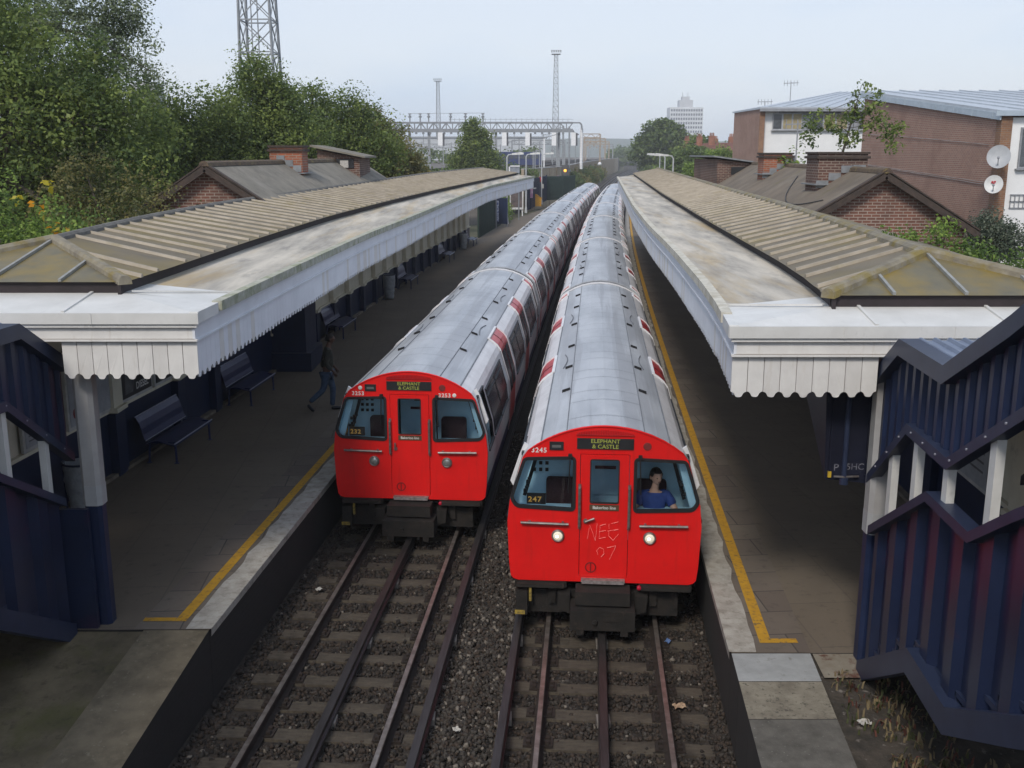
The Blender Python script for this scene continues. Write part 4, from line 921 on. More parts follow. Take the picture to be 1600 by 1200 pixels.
def canopy(label, s, out, inn, rid, D0, Dh, Da, D1, Xe, valance_to, back_to, post):
    "s=-1 left, +1 right; D0 front edge, Dh hip eave, Da apex, D1 far end; Xe outer end of the front"
    t = thing('platform_canopy', (out(D0), D0, ZP), label, 'canopy', 'platform canopies')
    Ds = Drange(D0, D1, .8); Dk = Drange(Dh + .1, D1, .8)
    # deck
    d = MB()
    for a, b in zip(Dk[:-1], Dk[1:]):
        mi = 1 if a < D0 + 1.35 else 0
        A = (out(a), a, zk(4.68, a)); B = (inn(max(a, Dh)) - 0 + s * .12, a, zk(4.80, a)); C_ = (inn(max(b, Dh)) + s * .12, b, zk(4.80, b)); D_ = (out(b), b, zk(4.68, b))
        dn = lambda p, h=.1: (p[0], p[1], p[2] - h)
        d.quad(A, B, C_, D_, mi); d.quad(dn(A), dn(D_), dn(C_), dn(B), 2)
    xi = inn(Dh) + s * .12
    d.quad((xi, D0, 4.69), (Xe, D0, 4.69), (Xe, Dh + .1, 4.80), (xi, Dh + .1, 4.80), 1)
    d.quad((out(D0), D0, 4.69), (xi, D0, 4.69), (xi, Dh + .1, 4.80), (out(Dh + .1), Dh + .1, 4.69), 1)
    d.quad((out(D0), D0, 4.58), (Xe, D0, 4.58), (Xe, D0, 4.69), (out(D0), D0, 4.69), 1)
    d.quad((xi, D0, 4.66), (Xe, D0, 4.66), (Xe, Dh + .1, 4.66), (xi, Dh + .1, 4.66), 2)
    d.build('deck', [m_deck, m_lead, m_pw], t)
    # kerb along the outer edge
    c = MB(); pts = [(out(q), q, zk(4.68, q)) for q in Ds if q > D0 + .7]
    c.sweep(pts, [(-.06, -.09), (.06, -.09), (.06, .03), (-.06, .03)]); c.build('kerb', m_curbL if s < 0 else m_curbR, t)
    c = MB(); pts = [(out(q), q, zk(4.685, q)) for q in Drange(D0 - .04, D0 + .69, .3)]
    c.sweep(pts, [(-.05, -.11), (.05, -.11), (.05, .02), (-.05, .02)]); 
    c.bar((out(D0) - s * .05, D0 - .04, 4.632), (Xe, D0 - .04, 4.632), .05, .125)
    for q in Drange(0, abs(Xe - out(D0)), 1.15)[1:-1]: c.box((out(D0) + s * q, D0 - .067, 4.632), (.012, .01, .125))
    c.build('lead_edge', m_lead, t)
    for q in (1.5, 2.9, 4.2): sm = MB(); sm.bar((out(D0) + s * q, D0 + .01, 4.70), (out(D0) + s * q, Dh + .08, 4.81), .035, .02); sm.build('sheet_seam', m_lead, t)
    sm = MB(); sm.sweep([(out(a) + (inn(Dh) - out(Dh)) * f_, a, 4.70 + .115 * f_) for f_, a in ((.02, Dh + .9), (.5, Dh + .5), (1., Dh + .12))], [(-.012, -.01), (.012, -.01), (.012, .012), (-.012, .012)]); sm.build('sheet_seam', m_lead, t)
    # frieze and mouldings: front then side
    f = MB(); x0 = out(D0)
    f.bar((x0 + s * .02, D0 + .02, 4.475), (Xe, D0 + .02, 4.475), .03, .19)
    gr = MB(); gr.bar((x0 + s * .0, D0 - .012, 4.566), (Xe, D0 - .012, 4.566), .05, .007); gr.bar((x0 + s * .02, D0 + .002, 4.388), (Xe, D0 + .002, 4.388), .012, .006); gr.build('shadow_gap', m_jshadow, t)  # thin dark bars painted in as the shadow gaps of the front
    f.bar((x0 - s * .02, D0 - .01, 4.545), (Xe, D0 - .01, 4.545), .06, .035); f.bar((x0 - s * .01, D0 - .0, 4.375), (Xe, D0 - .0, 4.375), .045, .022)
    f.build('frieze', m_pw, t)
    f = MB(); side = [q for q in Ds]
    P3 = lambda o, z: [(out(q) + s * o, q, zk(z, q)) for q in side]
    f.sweep(P3(.03, 4.475), [(-.014, -.10), (.014, -.10), (.014, .12), (-.014, .12)]); f.sweep(P3(.015, 4.365), [(-.016, -.011), (.016, -.011), (.016, .011), (-.016, .011)])
    f.build('frieze', m_pws, t)
    v = MB(); w = .172; n = int(abs(valance_to - x0) / w)
    jr = random.Random(11)
    for i in range(n):
        jz = jr.uniform(-.006, .006); xa = x0 + s * (.012 + i * w); pl = [(xa + s * q, D0 + .03 + jr.uniform(0, .004), z + (jz if z < 4.3 else 0)) for q, z in board(w - .007, 4.37, 3.92)]
        v.poly(pl, (0, .022, 0), 1 if jr.random() < .3 else 0)
    v.build('valance', [m_pw, m_pworn], t)
    v = MB(); L = D0 + .06
    while L < D1 - w:
        a = Vector((out(L) + s * .035, L, 0)); b = Vector((out(L + w) + s * .035, L + w, 0)); e = (b - a).normalized()
        jz = jr.uniform(-.008, .008); pl = [(a + e * q) + Vector((0, 0, zk(z, L) + (jz if z < 4.3 else 0))) for q, z in board((b - a).length - .004, 4.37, 3.92)]
        v.poly(pl, (s * .022, 0, 0), 1 if jr.random() < .22 else 0); L += w
    v.build('valance', [m_pws, m_pworn], t)
    # dark upstand and sheeted roof
    u = MB(); zE = lambda q: zk(4.93, q)
    ii = [q for q in Drange(Dh, D1 - .6, .8)]
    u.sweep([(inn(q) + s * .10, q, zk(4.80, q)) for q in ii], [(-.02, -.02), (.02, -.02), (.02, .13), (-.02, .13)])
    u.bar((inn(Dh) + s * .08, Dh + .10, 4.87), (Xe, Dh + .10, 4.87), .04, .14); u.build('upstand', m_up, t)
    apex = Vector((rid(Da), Da, zk(5.27, Da))); cin = Vector((inn(Dh) + s * .03, Dh + .03, zE(Dh))); half = abs(apex.x - cin.x)
    cout = Vector((apex.x + s * half, Dh + .03, zE(Dh)))
    De0 = Da - .35; Dr1 = D1 - 2.2
    roof = MB(); rib = MB(); step = .66
    pr = None
    def ribbar(a, b):
        a = Vector(a); b = Vector(b); rib.sweep([a + (b - a) * .02, a + (b - a) * .985], [(-.045, -.005), (.045, -.005), (.022, .036), (-.022, .036)], side=(0, 1, 0))
    k = 0; Dr = Da
    while Dr <= Dr1 + .01:
        De = De0 + (Dr - Da) * ((D1 - .6 - De0) / (Dr1 - Da))
        a = Vector((rid(Dr), Dr, zk(5.27, Dr))); b = Vector((inn(De) + s * .0, De, zE(De)))
        if pr: roof.quad(pr[0], pr[1], b, a, 0)
        if k > 0: ribbar(a, b)
        pr = (a, b); Dr += step; k += 1
    roof.add([apex, cin, (inn(De0), De0, zE(De0))], [(0, 1, 2)])
    for f_ in (.3, .68):
        De = De0 + (cin.y - De0) * f_; ribbar(apex + (cin - apex) * f_ + Vector((0, 0, .004)), (inn(De), De, zE(De)))
    far_o = Vector((pr[0].x + s * .9, D1 - .6, zE(D1))); far_i = Vector((inn(D1 - .6), D1 - .6, zE(D1)))
    roof.add([pr[0], pr[1], far_i], [(0, 1, 2)]); roof.add([pr[0], far_i, far_o], [(0, 1, 2)])
    q = [x for x in Drange(Da, min(back_to, Dr1), .8)]
    for a, b in zip(q[:-1], q[1:]):
        roof.quad((rid(a), a, zk(5.27, a)), (rid(b), b, zk(5.27, b)), (rid(b) + s * half, b, zE(b)), (rid(a) + s * half, a, zE(a)))
    roof.add([apex, (rid(Da) + s * half, Da, zE(Da)), cout], [(0, 1, 2)])
    roof.build('sheet_roof', m_sheet, t); rib.build('roof_ribs', m_rib, t)
    # glazed hip end
    h = MB(); h.add([apex, cin, cout], [(0, 1, 2)]); hg = h.build('hip_glazing', m_moss_g, t)
    base = cout - cin
    for f_ in (.24, .5, .77):
        gb = MB(); lo = cin + base * f_; hi = lo.copy(); tt = 1 - abs(f_ - .5) * 2; hi = lo + (apex - (cin + base * .5)) * tt if True else hi
        hi = Vector((lo.x, lo.y + (apex.y - cin.y) * tt, lo.z + (apex.z - cin.z) * tt))
        gb.bar(lo + Vector((0, 0, .02)), hi + Vector((0, 0, .02)), .035, .035)
        gb.build('glazing_bar', m_bar, t)
    cp = MB(); hump = [(-.085, -.03), (.085, -.03), (.075, .04), (.04, .075), (-.04, .075), (-.075, .04)]
    cp.sweep([apex, apex + (cin - apex) * .5, cin], hump); cp.sweep([apex, apex + (cout - apex) * .5, cout], hump); cp.build('hip_cap', m_cap, t)
    rc = MB(); q = Drange(Da - .05, Dr1, .8); hump2 = [(-.10, -.03), (.10, -.03), (.085, .03), (.035, .065), (-.035, .065), (-.085, .03)]
    rc.sweep([(rid(a), a, zk(5.27, a)) for a in q], hump2 if s > 0 else [(x * .8, z) for x, z in hump2]); rc.build('ridge_cap', m_cap if s > 0 else m_ridge, t)
    px, pd = post; pz = MB()
    def sq(w_, z0, z1, mi): 
        c_ = .2 * w_; pr_ = [(-w_/2 + c_, -w_/2), (w_/2 - c_, -w_/2), (w_/2, -w_/2 + c_), (w_/2, w_/2 - c_), (w_/2 - c_, w_/2), (-w_/2 + c_, w_/2), (-w_/2, w_/2 - c_), (-w_/2, -w_/2 + c_)]
        pz.poly([(px + a, pd + b, z0) for a, b in pr_], (0, 0, z1 - z0), mi)
    sq(.205, ZP, 2.3, 1); sq(.235, 2.3, 2.55, 2); sq(.23, 2.55, 4.62, 0); pz.build('post', [mat('canopy_post_shaded', (.36, .35, .34), (.30, .29, .28), .6, scale=3), m_navy, mat('post_grey', (.36, .36, .36), (.3, .3, .3), .6)], t)  # off-white upper post, greyed: canopy shade put into its colour
    return t
Lo, Li, Lr = ext_line(LOp), ext_line(LIp), ext_line(LRp); Ro, Ri, Rr = ext_line(ROp), ext_line(RIp), ext_line(RRp)
canopy('long white-edged canopy over the left platform, its ribbed roof streaked with lichen', -1, Lo, Li, Lr, 11.45, 12.25, 14.2, 70.3, -8.2, -5.28, 25.6, (-5.06, 11.82))
canopy('long white-edged canopy over the right platform, its flat deck stained grey and brown', 1, Ro, Ri, Rr, 10.55, 11.1, 12.4, 68.7, 6.9, 3.93, 90, (4.07, 10.86))

# ------------------------------------------------------------------ stairs from the footbridge
def poly_z(prof):
    def f(d):
        if d < prof[0][0]: return prof[0][1] + (prof[0][0] - d) * .55
        return float(np.interp(d, [p[0] for p in prof], [p[1] for p in prof]))
    return f
UT = [(7.4, 5.27), (8.72, 4.62), (10.03, 4.62), (10.95, 4.06)]; UL = [(7.22, 4.57), (8.53, 3.82), (9.69, 3.82), (11.0, 2.85)]
CT = [(7.04, 3.90), (7.85, 3.42), (8.93, 3.40), (10.67, 2.41)]; BT = [(6.63, 2.46), (7.93, 1.77), (9.01, 1.77), (10.6, .80)]
def stairs(label, s, X0, Dx, sh, posts):
    plane = lambda d: X0 + .078 * (d - Dx)
    S_ = lambda pr: [(a + sh, b) for a, b in pr]
    ut, ul, ct, bt = map(lambda q: poly_z(S_(q)), (UT, UL, CT, BT)); W = 1.75; Dend = 10.62 + sh
    t = thing('footbridge_stairs', (plane(Dend), Dend, ZP), label, 'staircase', 'footbridge stairs')
    def corr(mb, fx, lo, hi, d0, d1, pitch, depth, mi=0):
        brk = []; d = d0
        fr = [(0, 0), (.32, 0), (.46, 1), (.86, 1)]
        while d < d1:
            for q, h in fr:
                if d + q * pitch < d1: brk.append((d + q * pitch, h))
            d += pitch
        brk.append((d1, 0))
        for (a, h0), (b, h1) in zip(brk[:-1], brk[1:]):
            xa, xb = fx(a) + s * depth * h0, fx(b) + s * depth * h1
            mb.quad((xa, a, lo(a)), (xb, b, lo(b)), (xb, b, hi(b)), (xa, a, hi(a)), mi)
    def rail(mb, fx, fz, d0, d1, prof, kinks, mi=0):
        ds = sorted(set([d0, d1] + [k for k in kinks if d0 < k < d1])); mb.sweep([(fx(q), q, fz(q)) for q in ds], prof, mi, side=(1, 0, 0))
    kn = lambda pr: [a + sh for a, b in pr]
    for o, nm in ((0, 'inner'), (W, 'outer')):
        fx = lambda d: plane(d) + s * o
        lw = MB(); corr(lw, fx, bt, ct, 1.5, Dend, .60, .075); lw.build('lower_panel', m_navyp, t)
        up = MB(); corr(up, fx, ul, ut, 1.5, 10.95 + sh, .235, .04); up.build('upper_panel', m_navy, t)
        c = MB(); rail(c, fx, ct, 1.5, Dend + .04, [(-.075, -.07), (.075, -.07), (.075, .03), (-.075, .03)], kn(CT)); c.build('handrail_cap', m_navytrim, t)
        c = MB(); rail(c, fx, ut, 1.5, 10.95 + sh, [(-.10, -.14), (.10, -.14), (.10, .03), (-.10, .03)], kn(UT)); c.build('eaves_trim', m_navytrim, t)
        c = MB(); rail(c, fx, ul, 1.5, 10.98 + sh, [(-.06, -.06), (.06, -.06), (.06, .05), (-.06, .05)], kn(UL)); c.build('lower_trim', m_navytrim, t)
        rv = MB(); dd = 5.2
        while dd < 10.9 + sh:
            rv.lathe((fx(dd) - s * .06, dd, ul(dd)), [(.011, -.012), (.011, .004), (.005, .010)], 7, axis='X'); dd += .36
        rv.build('rivets', mat('rivet_grey', (.26, .26, .30), None, .5), t)
        c = MB(); rail(c, fx, bt, 1.5, Dend, [(-.09, -.20), (.07, -.20), (.07, .06), (-.09, .06)], kn(BT)); c.build('stringer', m_navytrim, t)
        for q in posts:
            p = MB(); z0, z1 = ct(q) + .02, ul(q) - .03; p.box((fx(q) + s * .02, q, (z0 + z1) / 2), (.075, .10, z1 - z0)); p.build('post', m_postw, t)
    if s < 0: ep = MB(); ep.box((plane(Dend) + .13, Dend + .10, 1.48), (.34, .06, 1.62)); ep.build('end_panel', m_navyp, t)
    tr = MB(); d = 1.6
    while d < Dend:
        z = bt(d) + .06; tr.box((plane(d) + s * W / 2, d + .14, z - .02), (W - .12, .29, .05)); tr.box((plane(d) + s * W / 2, d + .275, z - .11), (W - .12, .02, .2)); d += .28
    tr.build('tread', m_navytrim, t)
    rf = MB(); ds = sorted(set(Drange(1.5, 10.95 + sh, .5) + kn(UT)))
    N = 12
    for a, b in zip(ds[:-1], ds[1:]):
        for i in range(N):
            for (f0, h0), (f1, h1) in zip([(0, 0), (.6, 0), (.72, .03), (.88, .03)], [(.6, 0), (.72, .03), (.88, .03), (1., 0)]):
                xs = [s * W * (i + f) / N for f in (f0, f1)]
                rf.quad((plane(a) + xs[0], a, ut(a) + .01 + h0), (plane(a) + xs[1], a, ut(a) + .01 + h1), (plane(b) + xs[1], b, ut(b) + .01 + h1), (plane(b) + xs[0], b, ut(b) + .01 + h0))
    rf.build('stair_roof', mat('stair_roof', (.20, .24, .32), (.15, .18, .25), .4, .3, scale=4), t)
    return plane
plR = stairs('navy panelled footbridge stairs on the right platform, with a level landing in view', 1, 3.99, 10.6, 0., (10.22, 9.47, 8.62, 7.65, 6.6, 5.5))
plL = stairs('navy panelled footbridge stairs on the left platform beside the square post', -1, -5.37, 11.66, .92, (11.38, 10.6, 9.6, 8.6, 7.5))
fbm = MB(); fbm.box((-.6, -1.35, 4.75), (20, 2.3, .2)); fbm.box((5.2, .7, 4.7), (3.2, 1.7, .18)); fbm.box((-6.6, .7, 4.7), (3.2, 1.7, .18))
fb = thing('footbridge', (-.6, -1.35, 4.6), 'navy footbridge crossing both tracks at the near end of the platforms', 'footbridge')
fbm.build('deck', m_navytrim, fb)
q = MB(); q.box((-.6, -2.45, 5.4), (20, .1, 1.2)); q.box((-.6, -.25, 5.35), (20, .08, 1.05)); q.build('parapet', m_navy, fb)
q = MB()
for x in (-9, -4.5, -1.8, 1.8, 4.5, 8): q.box((x, -2.38, 5.6), (.12, .12, 1.5))
q.build('post', m_postw, fb)
# wedge-shaped panel hanging beneath the right canopy at the foot of the stairs
wp = thing('hanging_panel', (3.6, 11.2, 2.85), 'dark navy wedge-shaped metal panel with worn letters hanging beneath the right canopy end', 'panel')
q = MB(); Dp = 11.05
A = [(3.53, Dp, 2.86), (4.04, Dp, 2.80), (4.04, Dp, 4.3), (3.47, Dp, 4.3)]; Bk = [(3.55, Dp + .06, 2.88), (4.04, Dp + .06, 2.82), (4.04, Dp + 2.0, 4.3), (3.60, Dp + 2.0, 4.3)]
q.add(A + Bk, [(0, 1, 2, 3), (4, 7, 6, 5), (0, 3, 7, 4), (0, 4, 5, 1), (1, 5, 6, 2), (3, 2, 6, 7)])
for x in (3.575, 3.99): q.box((x, Dp - .012, 3.6), (.03, .03, 1.4))
q.build('panel', mat('panel_navy_shaded', (.010, .012, .026), (.007, .008, .018), .5, scale=3), wp)  # navy darkened: shade under the canopy put into the colour
q = MB(); q.tube([(3.735, Dp - .04, 2.84), (3.73, Dp - .04, 4.2)], .03, 10); q.lathe((3.735, Dp - .04, 2.84), [(.05, -.03), (.05, .05)], 10); q.build('pipe', m_navytrim, wp)
q = MB(); put_text(q, "P", .12, (3.65, Dp - .006, 2.99), FX_, FZ_, 0); put_text(q, "5HC", .105, (3.865, Dp - .006, 3.0), FX_, FZ_, 0); q.build('lettering', mat('worn_lettering', (.22, .22, .25), (.05, .05, .08), .7, scale=40), wp)
q = MB(); q.box((3.575, Dp - .02, 2.92), (.035, .03, .07)); q.build('tag', mat('tag_yellow', (.55, .36, .03), None, .6), wp)
q = MB(); q.tube([(3.62, Dp - .04, 2.90), (3.72, Dp - .06, 2.90), (3.9, Dp - .04, 2.90)], .012, 6); q.build('bracket', m_steel, wp)

# ------------------------------------------------------------------ platform walls, posters, benches, bins
m_pl = mat('wall_foot', (.22, .19, .15), (.12, .10, .08), .95, scale=4, bump=.3)
def pwall(label, f, s, D0, D1, ztop, pil):
    t = thing('platform_wall', (f(D0), D0, ZP), label, 'wall', 'platform walls')
    ZD = lambda d: 1.95 if d < 26.8 else 1.73
    for nm, z0, z1, o, mm, da, db in (('dado', ZP, 1.95, 0, m_navy, D0, 26.8), ('dado', ZP, 1.73, 0, m_navy, 26.81, D1), ('upper_wall', 1.95, ztop, .02, m_cream, D0, 26.8), ('upper_wall', 1.73, ztop, .02, m_cream, 26.81, D1), ('wall_foot', ZP, ZP + .06, -.12, m_pl, D0, D1)):
        q = MB(); pts = [(f(d) + s * o, d, 0) for d in Drange(da, db, 1.5)]
        q.sweep(pts, [(0 if s > 0 else -.3, z0), (.3 if s > 0 else 0, z0), (.3 if s > 0 else 0, z1), (0 if s > 0 else -.3, z1)], side=(1, 0, 0)); q.build(nm, mm, t)
    st = MB(); [st.sweep([(f(d) - s * .01, d, ZD(da)) for d in Drange(da, db, 1.5)], [(-.04, -.03), (.04, -.03), (.04, .03), (-.04, .03)], side=(1, 0, 0)) for da, db in ((D0, 26.8), (26.81, D1))]; st.build('string_course', m_cream, t)
    for d in pil:
        q = MB(); zd = ZD(d); q.box((f(d) - s * .05, d, (zd + 4.4) / 2), (.14, .42, 4.4 - zd), 0); q.box((f(d) - s * .06, d, (ZP + zd - .05) / 2), (.15, .45, zd - .05 - ZP), 1)
        q.box((f(d) - s * .09, d, zd + .02), (.2, .5, .08), 0); q.build('pilaster', [m_cream, m_navy], t)
    return t
wL = pwall('navy and cream painted wall behind the benches of the left platform', WLf, -1, 9, 68, 5.0, [13.2, 17.9, 20.6, 22.6] + [31 + 2.15 * i for i in range(17)])
wR = pwall('navy and cream painted wall at the back of the right platform', WRf, 1, 9, 66, 4.9, [9.8, 12.2, 15.5, 19, 22.5, 26, 29.5])
q = MB(); f = WLf(27.6); q.box((f + .40, 27.6, 1.6), (.9, 1.5, 1.7)); q.box((f + .46, 27.6, 1.0), (1.05, 1.7, .5)); q.poly([(f - .05, 26.85, 2.45), (f + .85, 26.85, 2.45), (f + .30, 26.85, 3.7), (f - .05, 26.85, 3.7)], (0, 1.5, 0)); q.build('buttress', m_navy, wL)
q = MB(); q.box((f + .62, 28.8, 3.0), (.35, .35, .5)); q.box((f + .62, 28.8, 3.3), (.5, .5, .12)); q.box((f + .6, 28.8, 2.7), (.24, .24, .2)); q.build('corbel', m_cream, wL)
q = MB(); q.box((f + .62, 28.8, 1.7), (.2, .2, 1.9)); q.build('pipe', m_navy, wL)
m_frame = mat('poster_frame', (.58, .57, .54), None, .5)
def poster(fn, s, d0, d1, z0, z1, label, mats, art=None, col=0):
    a = Vector((fn(d0) - s * .03, d0, 0)); b = Vector((fn(d1) - s * .03, d1, 0)); e = (b - a); L = e.length; e.normalize(); n = Vector((-e.y, e.x, 0)) * (1 if s > 0 else -1)
    c = (a + b) / 2; t = thing('poster', (c.x, c.y, z0), label, 'poster', 'posters on the platform walls')
    q = MB(); rzz = math.atan2(e.y, e.x); q.box((c.x + n.x * .02, c.y + n.y * .02, (z0 + z1) / 2), (L, .05, z1 - z0), 0, rzz); q.build('frame', m_frame, t)
    q = MB(); q.box((c.x + n.x * .05, c.y + n.y * .05, (z0 + z1) / 2), (L - .12, .012, z1 - z0 - .12), 0, rzz)
    if art: art(q, c + n * .0575, e if s > 0 else e * 1, n, z0, z1, L)
    q.build('sheet', mats, t); return t
m_pdark = mat('poster_dark', (.03, .03, .034), (.018, .018, .02), .3, scale=2); m_pgrey = mat('poster_grey', (.16, .165, .17), (.06, .06, .065), .4, scale=3); m_ppale = mat('poster_pale', (.42, .43, .45), (.3, .31, .33), .5, scale=3); m_pred = mat('poster_red', (.22, .03, .03), None, .5)
def art_diesel(q, c, e, n, z0, z1, L):
    # on the left wall the reading direction runs away from the camera
    h = z1 - z0
    pts = [(-.35, .1), (-.12, .1), (.02, .45), (.18, .8), (.0, .92), (-.28, .7)]
    q.add([c + e * (x * L) + Vector((0, 0, z0 + zz * h)) for x, zz in pts], [tuple(range(6))], 1)
    put_text(q, "DIESEL", .185, c + e * (.17 * L) + n * .002 + Vector((0, 0, z0 + .155 * h)), e, (0, 0, 1), 2, sx=.95, bold=.004)
def art_dots(q, c, e, n, z0, z1, L):
    h = z1 - z0
    for x, zz in ((-.2, .2), (.1, .35), (-.1, .5), (.15, .62)):
        cc = c + e * (x * L) + Vector((0, 0, z0 + zz * h)); q.add([cc + e * (.07 * math.cos(k)) + Vector((0, 0, .09 * math.sin(k))) for k in np.linspace(0, 6.28, 9)[:-1]], [tuple(range(8))], 1)
def art_lines(q, c, e, n, z0, z1, L):
    h = z1 - z0
    for i in range(6): q.add([c + e * (x * L) + Vector((0, 0, z0 + zz * h)) for x, zz in ((-.36, .2 + .1 * i), (.36, .2 + .1 * i), (.36, .225 + .1 * i), (-.36, .225 + .1 * i))], [(0, 1, 2, 3)], 1)
poster(WLf, -1, 18.05, 19.4, 1.99, 3.3, 'black fashion poster with large white letters on the left wall', [m_pdark, m_pgrey, m_wtext], art_diesel)
poster(WLf, -1, 19.5, 20.4, 1.99, 3.3, 'plain dark poster beside the black lettered one on the left wall', [m_pdark, m_pgrey], None)
poster(WLf, -1, 17.0, 17.75, 1.97, 3.3, 'plain pale grey poster beside the square canopy post', [m_ppale, m_pgrey], None)
poster(WLf, -1, 16.25, 16.95, 1.97, 3.3, 'pale poster with red spots behind the square canopy post', [m_ppale, m_pred], art_dots)
poster(WLf, -1, 14.9, 15.9, 2.0, 2.75, 'small pale notice seen under the left stairs above the bin', [m_ppale, m_pgrey], art_lines)
poster(WLf, -1, 29.6, 30.4, 2.5, 3.4, 'small orange notice high on the left wall past the dark buttress', [mat('poster_orange', (.45, .13, .05), None, .6), m_pgrey], art_lines)
poster(WLf, -1, 43.2, 44.4, 2.5, 3.6, 'grey framed notice on the cream wall past the bag bin', [m_pgrey, m_ppale], art_lines)
poster(WLf, -1, 47.6, 49.0, 2.3, 3.7, 'tall grey framed poster between cream pilasters farther along the left wall', [m_pgrey, m_pdark], None)
poster(WRf, 1, 13.2, 14.6, 1.9, 3.2, 'pale framed poster on the right wall seen through the stair opening', [m_ppale, m_pgrey], art_lines)
poster(WRf, 1, 15.9, 17.2, 2.0, 3.2, 'second pale poster on the right wall, farther through the stair opening', [m_ppale, m_pred], art_dots)

m_bench = mat('bench_navy', (.025, .034, .10), (.019, .026, .08), .38, .25, scale=6)
m_bglint = mat('bench_edge_glint', (.50, .52, .62), (.34, .36, .48), .3, .4, scale=20)  # edge highlights painted in as pale tubes
def bench():
    "faces local +x; origin on the ground below the middle of the seat front"
    t = thing('platform_bench', (0, 0, 0), 'x', 'bench', 'benches along the left platform'); L = 1.85
    pr = []
    for i in range(13):     # seat: gently waved section with a rolled front
        u = i / 12; pr.append((-.50 + .56 * u, .42 + .035 * math.sin(math.pi * 2 * (u - .15)) + (.02 if i == 12 else 0) - (.05 if i == 12 else 0)))
    q = MB()
    def sheet(mb, pr, mi=0):
        for (a, za), (b, zb) in zip(pr[:-1], pr[1:]):
            mb.quad((a, -L/2, za), (a, L/2, za), (b, L/2, zb), (b, -L/2, zb), mi); mb.quad((a, -L/2, za - .012), (b, -L/2, zb - .012), (b, L/2, zb - .012), (a, L/2, za - .012), mi)
        for y1 in (-L/2, L/2):
            for (a, za), (b, zb) in zip(pr[:-1], pr[1:]): mb.quad((a, y1, za), (b, y1, zb), (b, y1, zb - .012), (a, y1, za - .012), mi)
    sheet(q, pr); q.tube([(.06, -L/2, .40), (.06, L/2, .40)], .014, 6, 1); q.build('seat', [m_bench, m_bglint], t, world=False, loc=(0, 0, 0))
    b = MB(); pb = [(-.50, .46), (-.535, .56), (-.56, .68), (-.60, .80), (-.66, .90)]; sheet(b, pb); b.tube([(-.665, -L/2, .905), (-.665, L/2, .905)], .014, 6, 1); b.tube([(-.49, -L/2, .455), (-.49, L/2, .455)], .011, 6, 1); b.build('backrest', [m_bench, m_bglint], t, world=False, loc=(0, 0, 0))
    for y1 in (-.82, .82):
        l = MB(); l.tube([(.03, y1, .40), (.035, y1, 0)], .022, 8); l.lathe((.035, y1, 0), [(.05, 0), (.05, .01)], 10); l.build('leg', m_bench, t, world=False, loc=(0, 0, 0))
        l = MB(); l.tube([(-.46, y1, .42), (-.50, y1, 0)], .022, 8); l.lathe((-.50, y1, 0), [(.05, 0), (.05, .01)], 10); l.build('leg', m_bench, t, world=False, loc=(0, 0, 0))
        l = MB(); l.tube([(-.54, y1, .60), (-.3, y1, .64), (-.05, y1, .62), (0, y1, .42)], .014, 8) if False else l.bar((-.5, y1, .40), (.04, y1, .40), .03, .03); l.build('bracket', m_bench, t, world=False, loc=(0, 0, 0))
    return t
bsp = [(19.3, 'navy metal bench nearest the square post, under the black poster wall'), (23.8, 'navy metal bench second from the square post'), (32.5, 'navy metal bench just past the dark buttress, behind the walking person'), (44.6, 'navy metal bench right after the clear bag bin'), (55.6, 'navy metal bench second beyond the clear bag bin'), (65.3, 'navy metal bench farthest along, beside the pale bin near the canopy end')]
b0 = bench()
for i, (d, lab) in enumerate(bsp):
    o = b0 if i == 0 else dup(b0, (0, 0, 0))
    o.location = (WLf(d) + (.68 if i != 0 else .80), d, ZP); o.rotation_euler = (0, 0, -math.atan((WLf(d + 1) - WLf(d - 1)) / 2)); o['label'] = lab
m_bag = mat('clear_bag', (.36, .38, .40), (.22, .235, .25), .3, scale=6, bump=.6, bscale=12, spec=.6)
def bag_bin(x, d, h, r, label, mm=None):
    t = thing('bag_bin', (x, d, ZP), label, 'bin', 'bag bins on the left platform'); q = MB(); n = 20; m_ = 9; rr_ = random.Random(int(d * 10))
    vs = []; fs = []
    for j in range(m_ + 1):
        z = h * j / m_; base = r * (.72 + .28 * min(1, j / 6))
        for k in range(n):
            a = 2 * math.pi * k / n; q_ = base * (1 + rr_.uniform(-.05, .05)); vs.append((x + q_ * math.cos(a), d + q_ * math.sin(a), ZP + .03 + z))
    for j in range(m_):
        for k in range(n): fs.append((j*n+k, j*n+(k+1)%n, (j+1)*n+(k+1)%n, (j+1)*n+k))
    fs.append(tuple(range(n))); q.add(vs, fs); q.build('bag', mm or m_bag, t, smooth=True)
    q = MB(); pts = [(x + r * 1.04 * math.cos(a), d + r * 1.04 * math.sin(a), ZP + h + .04) for a in np.linspace(0, 2 * math.pi, 25)]; q.tube(pts, .018, 6); q.build('hoop', m_navytrim, t)
    q = MB(); q.tube([(x - r * 1.05, d, ZP), (x - r * 1.05, d, ZP + h + .04)], .02, 8); q.lathe((x - r * 1.0, d, ZP), [(.12, 0), (.12, .015)], 12); q.build('stand', m_navy, t)
bag_bin(WLf(40.5) + .42, 40.6, .95, .24, 'clear plastic bag bin against the navy wall between two benches')
bag_bin(WLf(62.3) + .40, 62.3, .95, .24, 'pale bag bin beside the farthest bench')
bag_bin(WLf(15.7) + .50, 15.7, .85, .27, 'grey bag bin seen between the posts of the left stairs')
